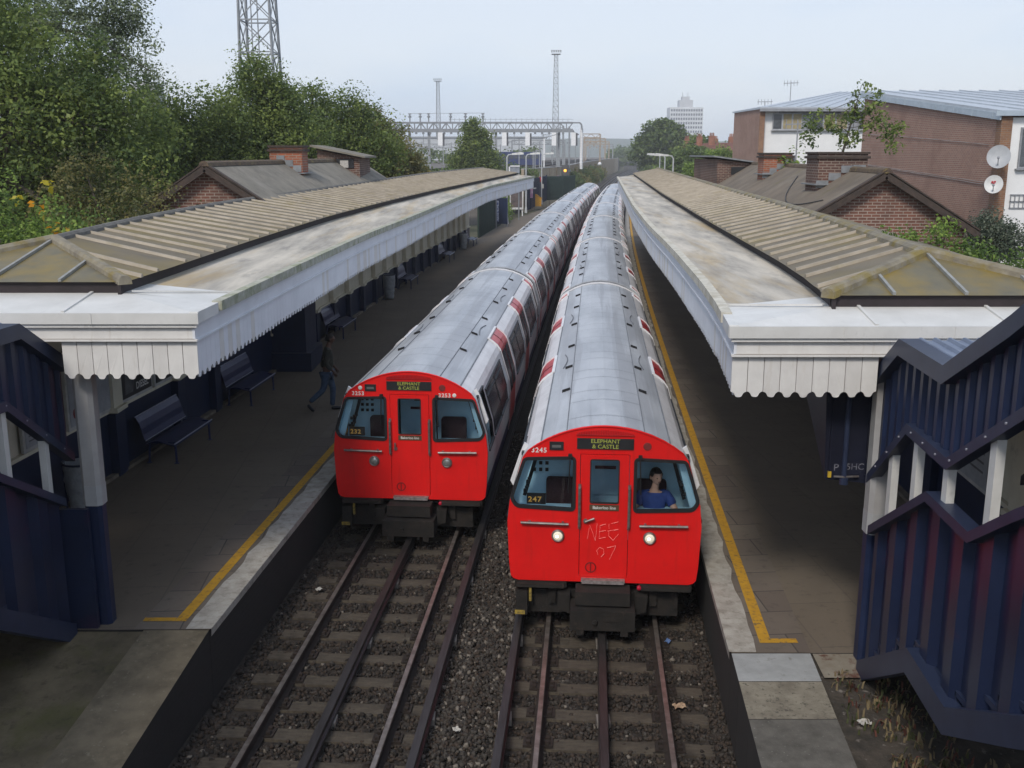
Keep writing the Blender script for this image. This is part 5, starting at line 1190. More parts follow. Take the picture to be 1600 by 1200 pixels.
# ------------------------------------------------------------------ brick station buildings behind the platforms
m_brick = brick_mat('brick_red', (.19, .075, .05), (.13, .058, .043), (.33, .27, .22), dirt=(.055, .034, .029))
m_brickd = brick_mat('brick_dark', (.13, .058, .042), (.09, .046, .037), (.25, .20, .16), dirt=(.03, .022, .02))
m_brickc = brick_mat('brick_chimney', (.36, .10, .045), (.26, .085, .045), (.28, .22, .17), dirt=(.08, .035, .025))
m_felt = add_stain(add_stain(mat('roof_felt_grey', (.23, .205, .165), (.16, .145, .118), .9, scale=1.5, bump=.25, bscale=14), (.28, .255, .215), scale=.9, lo=.55, hi=.7, fac=.6), (.10, .09, .07), scale=2.3, lo=.56, hi=.7, fac=.7)
m_feltR = add_stain(add_stain(mat('roof_felt_brown', (.175, .138, .10), (.12, .097, .073), .9, scale=1.1, bump=.25, bscale=14), (.22, .185, .14), scale=.8, lo=.52, hi=.7, fac=.7), (.12, .10, .03), scale=1.1, lo=.58, hi=.72, fac=.6)
m_barge = mat('barge_board', (.065, .045, .035), (.04, .03, .025), .85, scale=6)
m_barge2 = add_stain(mat('verge_cap', (.14, .10, .06), (.07, .05, .04), .9, scale=8), (.22, .17, .06), scale=5, lo=.55, hi=.7)
m_leadg = mat('lead_grey', (.24, .25, .26), (.17, .175, .18), .55, .1, scale=5)
def gable_house(label, ax, D0, D1, half, ze, zr, mroof, mbrick, chims, lantern, hide):
    "ax(d) = X of the ridge"
    t = thing('station_building', (ax(D0), D0, 0), label, 'building', 'brick station buildings')
    A = lambda d, o, z: Vector((ax(d) + o, d, z))
    q = MB(); zt = zr - .14; zw = ze - .10
    for d, nm in ((D0, 1), (D1, -1)):
        hi_, lo_ = (.5, 0) if not hide else (0, .5)
        q.poly([A(d, -half + lo_, -.6), A(d, half - hi_, -.6), A(d, half - hi_, 4.55), A(d, half, 4.55), A(d, half, zw), A(d, 0, zt), A(d, -half, zw), A(d, -half, 4.55), A(d, -half + lo_, 4.55)], (0, .22 * nm, 0))
    for s in (-1, 1): q.sweep([A(d, s * (half - .12), 0) for d in Drange(D0 + .22, D1 - .22, 6)], [(-.12, 4.4 if (s > 0) != hide else -.6), (.12, 4.4 if (s > 0) != hide else -.6), (.12, zw), (-.12, zw)], side=(1, 0, 0))
    q.build('wall', mbrick, t)
    sl = (zr - ze) / half; ov = .28
    rf = MB()
    for s in (-1, 1):
        ds = Drange(D0 - .22, D1 + .2, 2.5)
        rf.sweep([A(d, 0, 0) for d in ds], [(0, zr), (s * (half + ov), ze - sl * ov), (s * (half + ov), ze - sl * ov - .09), (0, zr - .11)], side=(1, 0, 0))
    roof = rf.build('roof', mroof, t)
    b = MB()
    for s in (-1, 1):
        b.bar(A(D0 - .26, 0, zr - .12), A(D0 - .26, s * (half + ov), ze - sl * ov - .12), .05, .15); b.bar(A(D0 - .20, 0, zr + .015), A(D0 - .20, s * (half + ov), ze - sl * ov + .015), .20, .035)
    b.build('bargeboard', [m_barge], t)
    rc = MB(); rc.sweep([A(d, 0, zr) for d in Drange(D0 - .3, D1 + .2, 2.)], [(-.13, -.06), (.13, -.06), (.10, .03), (.03, .07), (-.03, .07), (-.10, .03)]); rc.build('ridge_tiles', m_barge2, t)
    bd = MB(); bd.box(A(D0 - .03, 0, ze - .42), (half * 2 + .1, .08, .14)); bd.build('band_course', m_brickd, t)
    for (d, o, w, l, zb, zt_, mm) in chims:
        c = MB(); c.box(A(d, o, (zb + zt_) / 2), (w, l, zt_ - zb)); ch = c.build('chimney', mm, roof)
        c = MB(); c.box(A(d, o, zt_ - .09), (w + .12, l + .12, .07)); c.box(A(d, o, zt_ + .03), (w + .09, l + .09, .06)); 
        c.build('chimney_cap', m_barge, roof)
        f = MB()
        for k in range(4):   # stepped lead flashing
            xx = (w / 2 + .01) * (-1 if o <= 0 and label.find('right') >= 0 else 1); f.box(A(d - l / 2 - .012, o + (k - 1.5) * w * .25, zr - abs((k - 1.5) * w * .25 + o) * sl + .10), (w * .25, .02, .20))
        f.box(A(d, o, zr - sl * (w / 2) - .02), (w + .2, l + .25, .03)); f.build('flashing', m_leadg, roof)
    if lantern:
        d0, d1, w0, w1, z0 = lantern; q = MB(); h = .62
        q.poly([A(d0, w0, z0 - .5), A(d0, w1, z0 - .6), A(d0, w1, z0 + .32), A(d0, w0, z0 + h)], (0, d1 - d0, 0)); la = q.build('roof_lantern', m_brickd, roof)
    if lantern:
        q = MB(); q.poly([A(d0 - .25, w0 - .2, z0 + h + .10), A(d0 - .25, w1 + .25, z0 + .32), A(d0 - .25, w1 + .25, z0 + .38), A(d0 - .25, w0 - .2, z0 + h + .17)], (0, d1 - d0 + .5, 0)); q.build('lantern_roof', m_leadg if hide else mroof, roof)
        q = MB(); q.box(A(d0 - .02, (w0 + w1) / 2 + .1, z0 + .12), ((w1 - w0) * .6, .04, .34)); q.build('lantern_window', m_black, roof)
        q = MB(); q.box(A(d0 - .05, (w0 + w1) / 2 + .22, z0 + .10), (.3, .02, .26)); q.build('notice', m_paper, roof)
    return t
axL = lambda d: -7.55 + .078 * (d - 26); axR = lambda d: 9.25 + .075 * (d - 26)
gable_house('low brick building with a grey roof and one chimney behind the left canopy', axL, 26, 42.5, 1.42, 5.26, 6.19, m_felt, m_brick, [(32.6, .1, 1.0, .9, 5.4, 6.62, m_brickc)], (38.6, 41.4, -.6, .95, 5.95), False)
gable_house('low brick building with a brown roof and two chimneys behind the right canopy', axR, 26, 58, 2.15, 4.72, 6.02, m_feltR, m_brick, [(29.6, -.35, 1.35, 1.2, 5.2, 6.42, m_brickd), (39.2, -.4, 1.05, .9, 5.3, 6.40, m_brickc)], (47, 53, -1.6, 1.0, 5.55), True)
q = MB(); pts = []
for i in range(13):
    u = i / 12; dd = 34 - 7.2 * u; oo = -.55 - 1.1 * math.sin(u * 2.4) ; pts.append((axR(dd) + oo, dd, 6.02 - abs(oo) * .605 + .03))
cw = thing('roof_cable', (axR(34), 34, 5.5), 'black cable looping across the brown roof of the right building', 'cable'); q.tube(pts, .014, 6); q.build('cable', m_rub, cw)

# ------------------------------------------------------------------ large brick building with white front, and white block behind it
m_brickB = brick_mat('brick_brown', (.34, .18, .125), (.27, .145, .105), (.40, .31, .25), dirt=(.23, .13, .095))
m_brickO = brick_mat('brick_orange', (.30, .15, .075), (.22, .105, .06), (.26, .20, .15), dirt=(.12, .06, .035))
m_render = mat('white_render', (.80, .80, .79), (.74, .74, .73), .85, scale=1.2)
m_zinc = mat('zinc_roof', (.50, .53, .56), (.42, .45, .48), .4, .25, scale=1.5)
m_zincf = mat('zinc_flashing', (.46, .52, .57), (.38, .44, .49), .35, .25, scale=3)
m_greyf = mat('grey_window_frame', (.30, .31, .33), None, .5); m_blind = mat('window_blind', (.36, .30, .17), (.26, .22, .13), .8, scale=3); m_dglass = mat('dark_window', (.10, .11, .12), (.05, .055, .06), .15, scale=2, spec=.7)
def window(par, x, d, z0, z1, wdt, panes, glass, frame=m_greyf, nm='window'):
    "window in a wall facing the camera side (-Y)"
    q = MB(); q.box((x, d - .03, (z0 + z1) / 2), (wdt, .06, z1 - z0), 0); 
    pw = wdt / panes
    for i in range(panes): q.box((x - wdt / 2 + pw * (i + .5), d - .066, (z0 + z1) / 2), (pw - .12, .012, z1 - z0 - .14), 1 if (i * 7 + int(x * 10)) % 3 else 2)
    q.box((x, d - .08, z0 - .03), (wdt + .16, .16, .05), 0)
    return q.build(nm, [frame, glass, m_dglass], par)
bb = thing('brick_building', (24, 45, 0), 'large brown brick building with a white rendered front and two dishes on its corner', 'building')
q = MB(); XB = 17.62
q.poly([(XB, 38.4, -.6), (XB, 53, -.6), (XB, 53, 9.25), (XB, 38.4, 7.78)], (.3, 0, 0)); q.poly([(XB + .3, 52.7, -.6), (42, 52.7, -.6), (42, 52.7, 9.2), (XB + .3, 52.7, 9.2)], (0, .3, 0)); q.build('side_wall', m_brickB, bb)
q = MB(); q.box((XB + .19, 38.2, 3.6), (.40, .42, 8.3)); q.build('corner_pier', m_brickO, bb)
q = MB(); q.box((XB + 12.4, 38.25, 3.6), (24, .30, 8.2)); q.build('front_wall', m_render, bb)
q = MB(); q.poly([(XB - .08, 37.9, 7.80), (XB - .08, 53.4, 9.36), (XB - .08, 53.4, 9.50), (XB - .08, 37.9, 7.94)], (25, 0, 0)); 
for i in range(24): q.bar((XB + .8 + i, 38, 7.97), (XB + .8 + i, 53.3, 9.52), .04, .05)
q.build('roof', m_zinc, bb)
q = MB(); q.bar((XB - .10, 37.9, 7.72), (XB - .10, 53.4, 9.27), .05, .24); q.box((XB + 12, 37.86, 7.84), (24.6, .06, .18))
for i in range(9): q.bar((XB - .13, 38.5 + i * 1.75, 7.78 + i * .175), (XB - .13, 38.54 + i * 1.75, 7.78 + i * .175), .02, .26)
q.build('roof_edge', m_zincf, bb)
q = MB()
for x in (21.4, 22.9, 24.9): q.lathe((x + 2, 46, 8.75), [(.12, -.2), (.12, .45), (.17, .47), (.17, .55)], 10)
q.build('roof_vent', m_zinc, bb)
window(bb, 19.0, 38.1, 5.9, 7.35, 1.25, 1, m_dglass); window(bb, 21.6, 38.1, 5.9, 7.35, 1.25, 1, m_dglass)
q = MB()
for i in range(9): q.box((18.25 + i * .16, 38.06, 4.72), (.03, .03, .48))
for z in (4.48, 4.72, 4.96): q.box((18.9, 38.06, z), (1.35, .03, .03))
q.build('window_grille', m_greyf, bb)
q = MB()
for z0, z1 in ((7.05, 6.75), (5.6, 5.38), (5.55, 5.30)):
    q.tube([(XB - .03, 52, z0 + .3), (XB - .04, 47, z0 + .1), (XB - .03, 43, (z0 + z1) / 2 + .06), (XB - .03, 38.8, z1)], .011, 5)
q.build('wall_cable', mat('pale_cable', (.36, .33, .32), None, .6), bb)
def dish(label, x, d, z, r, dots=False):
    t = thing('satellite_dish', (x, d, z), label, 'satellite dish', 'satellite dishes'); f = Vector((-.42, -.85, .32)).normalized(); q_ = f.to_track_quat('Z', 'Y').to_matrix(); q = MB(); n = 24
    vs = []; rows = 6
    for j in range(rows + 1):
        rr = r * j / rows; h = .22 * rr * rr / r - .02
        for k in range(n): a = 2 * math.pi * k / n; vs.append(Vector((x, d, z)) + q_ @ Vector((rr * math.cos(a) * .92, rr * math.sin(a), h)))
    back = [v - f * .015 for v in vs]; fs = []
    for j in range(rows):
        for k in range(n): fs.append((j*n+k, j*n+(k+1)%n, (j+1)*n+(k+1)%n, (j+1)*n+k))
    q.add(vs, fs); q.add(back, [f_[::-1] for f_ in fs]); q.build('reflector', mat('dish_grey', (.40, .41, .42), (.33, .34, .35), .5) if not dots else mat('dish_pale', (.62, .62, .60), (.5, .5, .49), .5), t, smooth=True)
    q = MB(); tip = Vector((x, d, z)) + f * r * .95 - Vector((0, 0, r * .35)); q.tube([Vector((x, d, z)) - q_ @ Vector((0, 1, 0)) * 0 - Vector((0, 0, r * .9)), tip], .015, 6); q.lathe(tip, [(.03, -.04), (.045, 0), (.03, .05)], 10); q.build('feed_arm', m_greyf, t)
    q = MB(); q.tube([Vector((x, d, z)) - f * .03, (x + .15, d + .2, z - .05), (XB + .1, 38.2, z - .1)], .025, 8); q.box((XB + .0, d + .45, z - .1), (.12, .3, .25)); q.build('bracket', m_greyf, t)
    if dots:
        q = MB()
        for a, b, rr in ((-.05, .08, .045), (.03, .1, .035), (.0, .03, .03)): c = Vector((x, d, z)) + q_ @ Vector((a, b, .03)); q.lathe(c, [(rr, -.01), (rr, .0)], 10, 0, 'Y')
        q.build('emblem', mat('emblem_red', (.5, .03, .04), None, .5), t)
dish('larger grey satellite dish at the corner of the brick building', 17.38, 37.45, 6.30, .43)
dish('smaller pale satellite dish with a red mark, below the larger dish', 17.30, 37.45, 5.34, .34, True)
yw = thing('yard_wall', (20, 36, 0), 'dark brick yard wall with a green coping below the white front', 'wall')
q = MB(); q.box((21.6, 34.5, 1.8), (8.6, .35, 4.7)); q.build('brickwork', m_brickd, yw); q = MB(); q.box((21.6, 34.5, 4.2), (8.8, .5, .10)); q.build('coping', mat('green_coping', (.10, .14, .12), None, .8), yw)

wb_ = thing('white_block', (25, 79, 0), 'white walled block with a brown brick side and a row of upper windows', 'building')
q = MB(); XW = 17.5; q.box((XW + .16, 79, 4.5), (.32, 8.6, 10.2)); q.build('side_wall', m_brickB, wb_)
q = MB(); q.box((XW + .16, 74.62, 4.5), (.36, .12, 10.2)); q.build('corner_pier', m_brickO, wb_)
q = MB(); q.box((XW + 8.4, 75.1, 4.4), (16.2, .3, 9.9)); q.box((XW + 9, 83, 4.4), (16.6, .3, 9.9)); q.build('front_wall', m_render, wb_)
q = MB(); q.add([(XW - .1, 74.3, 9.45), (XW + 17, 74.3, 9.45), (XW + 17, 84, 11.0), (XW + 8.2, 84, 11.0), (XW - .1, 83.6, 9.5), (XW - .1, 74.3, 9.6), (XW + 17, 74.3, 9.6), (XW + 17, 84, 11.15), (XW + 8.2, 84, 11.15), (XW - .1, 83.6, 9.62)], [(0, 1, 2, 3), (0, 3, 4), (5, 6, 7, 8), (5, 8, 9), (0, 1, 6, 5), (0, 5, 9, 4), (1, 2, 7, 6), (4, 9, 8, 3)])
for i in range(17): q.bar((XW + .5 + i, 74.35, 9.62), (XW + .5 + min(16.4, i * .52 + 8.0), 84, 11.17), .06, .06)
q.build('roof', m_zinc, wb_)
q = MB(); q.box((XW + 8.6, 74.3, 9.40), (17.4, .12, .2)); q.build('eaves', m_greyf, wb_)
q = MB(); q.box((XW + 9.2, 74.93, 8.7), (15.6, .08, 1.35)); q.build('window_band', m_greyf, wb_)
for x, w_, n in ((XW + 2.0, 2.1, 3), (XW + 5.0, 2.6, 3), (XW + 8.3, 2.4, 3), (XW + 11.4, 2.4, 3)): window(wb_, x, 74.87, 8.05, 9.2, w_, n, m_blind, mat('pale_frame', (.42, .43, .45), None, .5))
for x in (XW + 1.8, XW + 7.2): window(wb_, x, 74.95, 4.5, 6.3, 1.9, 3, m_blind)
def aerial(x, d, z, h, label):
    t = thing('tv_aerial', (x, d, z), label, 'aerial', 'rooftop aerials'); q = MB(); q.tube([(x, d, z), (x, d, z + h)], .03, 6); q.build('mast', m_greyf, t)
    q = MB(); q.bar((x - .55, d, z + h * .92), (x + .55, d, z + h * .95), .05, .05)
    for i in range(5): q.bar((x - .5 + i * .24, d, z + h * .93 - .2), (x - .5 + i * .24, d, z + h * .93 + .2), .03, .03)
    q.build('crossbar', m_greyf, t)
aerial(20.7, 79, 10.2, 1.4, 'taller aerial standing on the roof of the white block'); aerial(18.6, 78, 9.7, .45, 'short aerial on the roof edge of the white block')
aerial(12.4, 45.8, 5.9, 1.9, 'thin aerial pole rising behind the chimneys of the right building')

# ------------------------------------------------------------------ trees and bushes
def leafmats(nm, a, b, c): return [leaf_mat(nm + '_light', a), leaf_mat(nm + '_mid', b), leaf_mat(nm + '_dark', c)]
LM = {'plane': leafmats('leaf_sycamore', (.235, .29, .085), (.16, .215, .07), (.10, .145, .055)),
      'pop': leafmats('leaf_poplar', (.28, .325, .20), (.17, .215, .115), (.105, .14, .08)),
      'far': leafmats('leaf_far', (.19, .25, .085), (.135, .19, .07), (.095, .135, .058)),
      'brown': leafmats('leaf_brownish', (.26, .225, .085), (.18, .175, .072), (.115, .125, .058)),
      'bright': leafmats('leaf_bright', (.26, .36, .085), (.18, .265, .068), (.11, .17, .055)),
      'grey': leafmats('leaf_greygreen', (.22, .25, .19), (.12, .15, .11), (.07, .095, .068)),
      'autumn': leafmats('leaf_autumn', (.38, .32, .05), (.19, .21, .055), (.105, .14, .05))}
m_bark = mat('bark', (.10, .085, .065), (.055, .045, .035), .95, scale=8, bump=.6, stretch=(3, 3, .6))
def leaves(P_, size, n_per, spread, mats, w, par, name='crown', upb=.25, aspect=.62):
    P_ = np.asarray(P_, float); n = len(P_) * n_per
    sh = np.repeat(nr.uniform(.55, 1.35, (len(P_), 1)), n_per, 0)
    g = nr.normal(0, 1, (n, 3)); gl = np.linalg.norm(g, axis=1)[:, None]; g *= np.minimum(1, 1.55 / gl)
    c = np.repeat(P_, n_per, 0) + g * np.asarray(spread) * sh * np.array([1, 1, .8])
    nrm = nr.normal(0, 1, (n, 3)) * .75 + g * .35; nrm[:, 2] += .75; nrm /= np.linalg.norm(nrm, axis=1)[:, None]
    a = np.cross(nrm, nr.normal(0, 1, (n, 3))); a /= np.linalg.norm(a, axis=1)[:, None] + 1e-9; b = np.cross(nrm, a)
    s = (size * nr.uniform(.6, 1.3, (n, 1)))
    A, Bv = a * s * .5, b * s * .5 * aspect; nn = np.cross(a, b) * s * .12
    V = np.stack([c - A, c + Bv + nn, c + A, c - Bv + nn], 1).reshape(-1, 3); Fq = np.arange(n * 4).reshape(-1, 4)
    cl = nr.choice(len(mats), len(P_), p=w); mi = np.repeat(cl, n_per); fl = nr.uniform(0, 1, n) < .2; mi[fl] = nr.choice(len(mats), fl.sum(), p=w)
    return bulk(name, V, Fq, mats, mi, par)
def limbs(par, base, tips, r, top):
    q = MB(); b = Vector(base); r_ = random.Random(int(abs(b.x * 31 + b.y * 17)))
    tp = Vector(top); mid = b.lerp(tp, .5) + Vector((r_.uniform(-.25, .25), r_.uniform(-.25, .25), 0)) * r * 4
    q.tube([b, b.lerp(mid, .3), mid, tp], [r * 1.25, r, r * .65, r * .2], 9)
    for t in tips:
        t = Vector(t); f = r_.uniform(.25, .8); s = b.lerp(mid, f * 2) if f < .5 else mid.lerp(tp, f * 2 - 1)
        m_ = s.lerp(t, .55) + Vector((0, 0, r_.uniform(-.1, .35))) * (t - s).length * .4
        q.tube([s, m_, t], [r * .38, r * .22, r * .05], 5)
    return q.build('trunk', m_bark, par)
def tree(label, x, d, z0, blobs, kind, size, n, w=(.34, .42, .24), trunk=.18, spread=.34, group=None, cat='tree', n_per=26, name='tree', shell=.55):
    if d < 130 and name != 'shrub': k_ = .6 if d < 62 else .72; size *= k_; n_per = int(n_per * (2.3 if d < 62 else 1.75))
    "blobs: list of (dx,dy,z,rx,ry,rz) ellipsoids; n clumps spread through the outer part of the blobs"
    t = thing(name, (x, d, z0), label, cat, group); vol = np.array([b[3] * b[4] * b[5] for b in blobs]) ** .75; cnt = np.maximum(3, (n * vol / vol.sum()).astype(int)); pts = []
    for (dx, dy, z, rx, ry, rz), k in zip(blobs, cnt):
        v = nr.normal(0, 1, (k, 3)); v /= np.linalg.norm(v, axis=1)[:, None]; rad = (shell + (1.08 - shell) * nr.uniform(0, 1, (k, 1)) ** .6) * nr.uniform(.82, 1.08, (k, 1))
        pts.append(np.array([x + dx, d + dy, z]) + v * rad * np.array([rx, ry, rz]))
    pts = np.concatenate(pts)
    core = []      # thinner filling of bigger leaf sprays inside the crown
    if name != 'shrub':
        for (dx, dy, z, rx, ry, rz), k in zip(blobs, cnt):
            v = nr.normal(0, 1, (k // 2 + 2, 3)); v /= np.linalg.norm(v, axis=1)[:, None]
            core.append(np.array([x + dx, d + dy, z]) + v * nr.uniform(.3, .8, (len(v), 1)) * np.array([rx, ry, rz]))
    leaves(np.concatenate([pts] + core) if core else pts, size, n_per, spread, LM[kind], w, t)
    tips = pts[nr.choice(len(pts), min(26, len(pts)), replace=False)]
    zt = max(b[2] + b[5] * .75 for b in blobs); bt = max(blobs, key=lambda b: b[2] + b[5])
    limbs(t, (x, d, z0), [tuple(p) for p in tips], trunk, (x + bt[0], d + bt[1], zt)); return t
PXX = lambda px, d: (px - 800) / 1600 * d * .978
GL = 'trees behind the left canopy'
# left of the line, roughly from the nearest to the farthest
tree('near leafy bush with yellow and orange leaves at the left edge', PXX(95, 20), 20.5, .2, [(0, 0, 3.9, 1.7, 1.3, 1.5), (-1.6, .5, 4.3, 1.4, 1.2, 1.6), (1.3, .6, 3.6, 1.3, 1.1, 1.2), (-2.8, .3, 4.6, 1.3, 1.2, 1.7)], 'bright', .15, 330, (.22, .45, .33), .10, .24, GL, 'bush', 24, 'bush')
yl = leaves(np.array([PXX(95, 18.6), 18.6, 5.0]) + nr.normal(0, 1, (14, 3)) * np.array([.5, .25, .42]), .125, 7, .11, [leaf_mat('leaf_yellow', (.50, .42, .04)), leaf_mat('leaf_orange', (.60, .27, .02)), LM['autumn'][0]], (.45, .25, .3), bpy.data.objects['bush'], 'yellow_leaves')
tree('dense green shrub in front of the brick gable on the left', PXX(215, 24), 24.5, .2, [(0, 0, 4.2, 1.6, 1.3, 1.4), (-1.6, .5, 4.6, 1.5, 1.2, 1.8), (1.2, 1.2, 3.8, 1.0, 1.0, 1.1)], 'brown', .15, 260, (.2, .4, .4), .1, .25, GL, 'bush', 24, 'bush')
tree('tall dark sycamore filling the left edge below the poplar', PXX(40, 28), 28, 0, [(0, 0, 7.0, 2.6, 2.2, 2.4), (-2, .5, 8.0, 2.2, 2, 2.4), (2.0, .3, 6.6, 2.0, 1.8, 2.0), (1.2, -.3, 8.2, 1.6, 1.5, 1.5), (0, 0, 4.6, 2.6, 2, 1.6), (-1.2, -.2, 9.6, 1.8, 1.6, 1.6)], 'plane', .21, 620, (.3, .42, .28), .28, .36, GL)
tree('tall poplar with pale shimmering leaves rising at the upper left', PXX(120, 34), 34, 0, [(0, 0, 9.2, 2.0, 1.8, 2.2), (1.1, 0, 11.2, 1.2, 1.1, 1.8), (-1.6, 0, 11.0, 1.4, 1.2, 2.0), (2.0, 0, 9.0, 1.1, 1.0, 1.6), (-3.2, .4, 10.6, 1.3, 1.2, 2.2), (.3, 0, 12.6, .9, .9, 1.2), (-.5, 0, 7.4, 2.2, 2, 1.6), (-2.4, .2, 12.8, 1., 1., 1.4), (1.9, .2, 10.6, .8, .8, 1.0)], 'pop', .16, 640, (.42, .38, .20), .24, .30, GL)
tree('round green tree between the poplar and the lattice tower', PXX(265, 40), 40, 0, [(0, 0, 6.3, 2.5, 2.2, 2.0), (1.5, 0, 7.6, 1.5, 1.4, 1.4), (-.5, 0, 7.6, 1.6, 1.4, 1.5), (2.6, .4, 6.2, 1.7, 1.5, 1.8), (-2., .2, 5.6, 1.8, 1.5, 1.6)], 'plane', .20, 480, (.32, .42, .26), .2, .34, GL)
tree('broad green maple in front of the lattice tower', PXX(395, 42), 42, 0, [(.2, 0, 7.4, 1.9, 1.7, 2.0), (.4, 0, 9.2, 1.0, 1.0, 1.1), (-1.3, 0, 6.6, 1.7, 1.5, 1.6), (1.6, 0, 6.8, 1.6, 1.5, 1.6), (0, 0, 5.4, 2.8, 2, 1.3), (1.1, .2, 8.4, .8, .8, 1.0)], 'plane', .22, 540, (.36, .42, .22), .22, .34, GL)
tree('green tree with a knobbly outline right of the lattice tower', PXX(520, 50), 50, 0, [(0, 0, 7.2, 1.9, 1.7, 1.8), (-.9, 0, 8.5, 1.2, 1.1, 1.2), (.9, 0, 8.3, 1.1, 1.1, 1.1), (1.8, .4, 6.6, 1.6, 1.4, 1.6), (-1.8, .3, 6.6, 1.6, 1.5, 1.6), (0, 0, 5.6, 2.6, 2, 1.2)], 'plane', .23, 460, (.3, .44, .26), .2, .36, GL)
tree('tree with browning leaves at the right end of the left tree row', PXX(592, 60), 60, 0, [(0, 0, 6.6, 1.8, 1.6, 1.7), (-.8, 0, 7.9, 1.3, 1.2, 1.2), (1.1, 0, 5.6, 1.4, 1.3, 1.5), (2.0, .3, 4.6, 1.2, 1.2, 1.2)], 'brown', .25, 330, (.28, .42, .30), .18, .36, GL)
tree('isolated green tree standing before the railway gantry', PXX(742, 118), 118, 0, [(0, 0, 6.4, 2.0, 1.8, 2.0), (-.3, 0, 8.7, 1.1, 1.1, 1.5), (1.6, 0, 5.4, 1.6, 1.5, 1.6), (-1.5, 0, 5.2, 1.6, 1.5, 1.6), (.7, 0, 7.8, 1.1, 1, 1.1)], 'plane', .34, 380, (.36, .42, .22), .25, .42, GL)
for px, d, kk, lab in ((650, 92, 'brown', 'low brownish scrub bush before the gantry at the left'), (690, 100, 'far', 'low green bush left of the isolated tree'), (800, 128, 'far', 'low green bush right of the isolated tree, behind the lamp posts')):
    tree(lab, PXX(px, d), d, 0, [(0, 0, 3.6, 2.2, 1.6, 1.5), (-2., .2, 3.2, 1.8, 1.5, 1.3), (2, .2, 3.2, 1.7, 1.5, 1.3)], kk, .3, 170, (.3, .42, .28), .1, .4, 'bushes before the gantry', 'bush', 22, 'bush')
for i, (px, d) in enumerate(((60, 46), (190, 52), (330, 58), (455, 66), (560, 76))):
    tree(('dark tree filling the gap behind the near sycamore', 'dark tree behind the poplar and the round tree', 'shadowy tree between the round tree and the tower', 'green tree seen behind the foot of the lattice tower', 'green tree behind the knobbly one')[i], PXX(px, d), d, 0, [(0, 0, 6.2, 3.2, 2, 2.0), (-2, 0, 5.6, 2.2, 2, 2), (2.2, 0, 5.4, 2.2, 2, 2)], 'far', .30, 230, (.28, .42, .30), .2, .42, GL)
# right side
GR = 'trees beyond the right canopy'
tree('large rounded tree standing left of the tower block', 34.0, 240, 0, [(0, 0, 9, 5.2, 4, 4.6), (-3.4, 0, 6.5, 3.4, 3, 3.6), (3.8, 0, 7.5, 4.0, 3, 3.6), (.6, 0, 11.2, 3.2, 3, 2.4)], 'far', .72, 460, (.34, .42, .24), .5, .8, GR)
tree('smaller rounded tree beside the large one, nearer the canopy', 33.0, 185, 0, [(0, 0, 6.2, 3.6, 3, 3.0), (-3, 0, 4.6, 2.6, 2, 2.4), (3, 0, 5, 2.8, 2, 2.6)], 'plane', .55, 330, (.34, .42, .24), .4, .6, GR)
tree('bright green tree left of the white block', PXX(1118, 112), 112, 0, [(0, 0, 4.6, 1.8, 1.6, 1.9), (-1.8, 0, 4.0, 1.6, 1.4, 1.6), (1.6, 0, 4.2, 1.5, 1.4, 1.7), (.4, 0, 5.8, 1.2, 1, 1.1)], 'bright', .34, 320, (.3, .44, .26), .2, .4, GR)
tree('broad green tree between the large rounded tree and the white block', PXX(1082, 150), 150, 0, [(0, 0, 4.6, 2.6, 2, 2.4), (-2.6, 0, 3.9, 2.2, 2, 2.0), (2.6, 0, 4.4, 2.3, 2, 2.2), (.8, 0, 6.0, 1.5, 1.4, 1.3)], 'far', .45, 330, (.36, .42, .22), .25, .5, GR)
tree('tall slender tree at the left corner of the white block', PXX(1140, 96), 96, 0, [(0, 0, 5.0, 1.1, 1.1, 1.9), (-.8, 0, 3.8, 1.2, 1.1, 1.5)], 'plane', .30, 170, (.32, .42, .26), .15, .36, GR)
for i, (x, d, kk) in enumerate(((M(150) + 13.5, 150, 'brown'), (M(130) + 12.5, 128, 'brown'), (M(165) + 8.2, 168, 'bright'), (M(215) + 8., 215, 'far'))):
    tree(('reddish brown bush behind the right lamp posts', 'brown bush above the far end of the right canopy', 'bright bush beside the far track', 'dark bush beside the bend in the track')[i], x, d, 0, [(0, 0, 2.2, 2.2, 1.8, 1.8), (-1.6, 0, 1.8, 1.6, 1.4, 1.5), (2, 0, 2.1, 1.8, 1.5, 1.7)], kk, .36, 150, (.3, .42, .28), .1, .42, 'bushes beside the far track', 'bush', 22, 'bush')
# line-side embankment bushes, left of the far tracks
for i, (d, dx) in enumerate(((168, -7.6), (182, -7.2), (198, -7.0), (216, -6.9), (238, -6.8), (262, -7.0))):
    tree('line-side bush on the bank between the tan wall and the far tracks', M(d) + dx + 1.6, d, 0, [(0, 0, 1.7, 1.9, 2.4, 1.5), (-1.2, 1, 2.4, 1.5, 2, 1.3), (.6, -2, 1.2, 1.2, 2, 1.1)], 'brown' if i % 2 else 'far', .36, 130, (.3, .42, .28), .08, .42, 'line-side bushes on the bank', 'bush', 20, 'bush')
tree('green weeds growing behind the hip of the right canopy', PXX(1475, 17), 17.2, 0, [(-.1, 0, 4.75, .55, .5, .45), (.7, .1, 4.55, .7, .6, .55), (1.6, -.2, 4.35, .8, .7, .6), (-.45, .1, 5.0, .3, .3, .22), (.25, .1, 5.15, .3, .3, .2), (2.4, 0, 4.15, .8, .6, .6)], 'bright', .125, 105, (.22, .42, .36), .05, .17, None, 'bush', 22, 'bush')
tree('silvery dark shrub against the yard wall at the right edge', PXX(1568, 31), 31.5, 0, [(.1, 0, 4.0, .65, .6, .65), (.7, 0, 3.7, .6, .5, .6), (-.4, 0, 3.5, .5, .5, .6)], 'grey', .13, 150, (.30, .40, .30), .08, .2, None, 'bush', 26, 'bush')
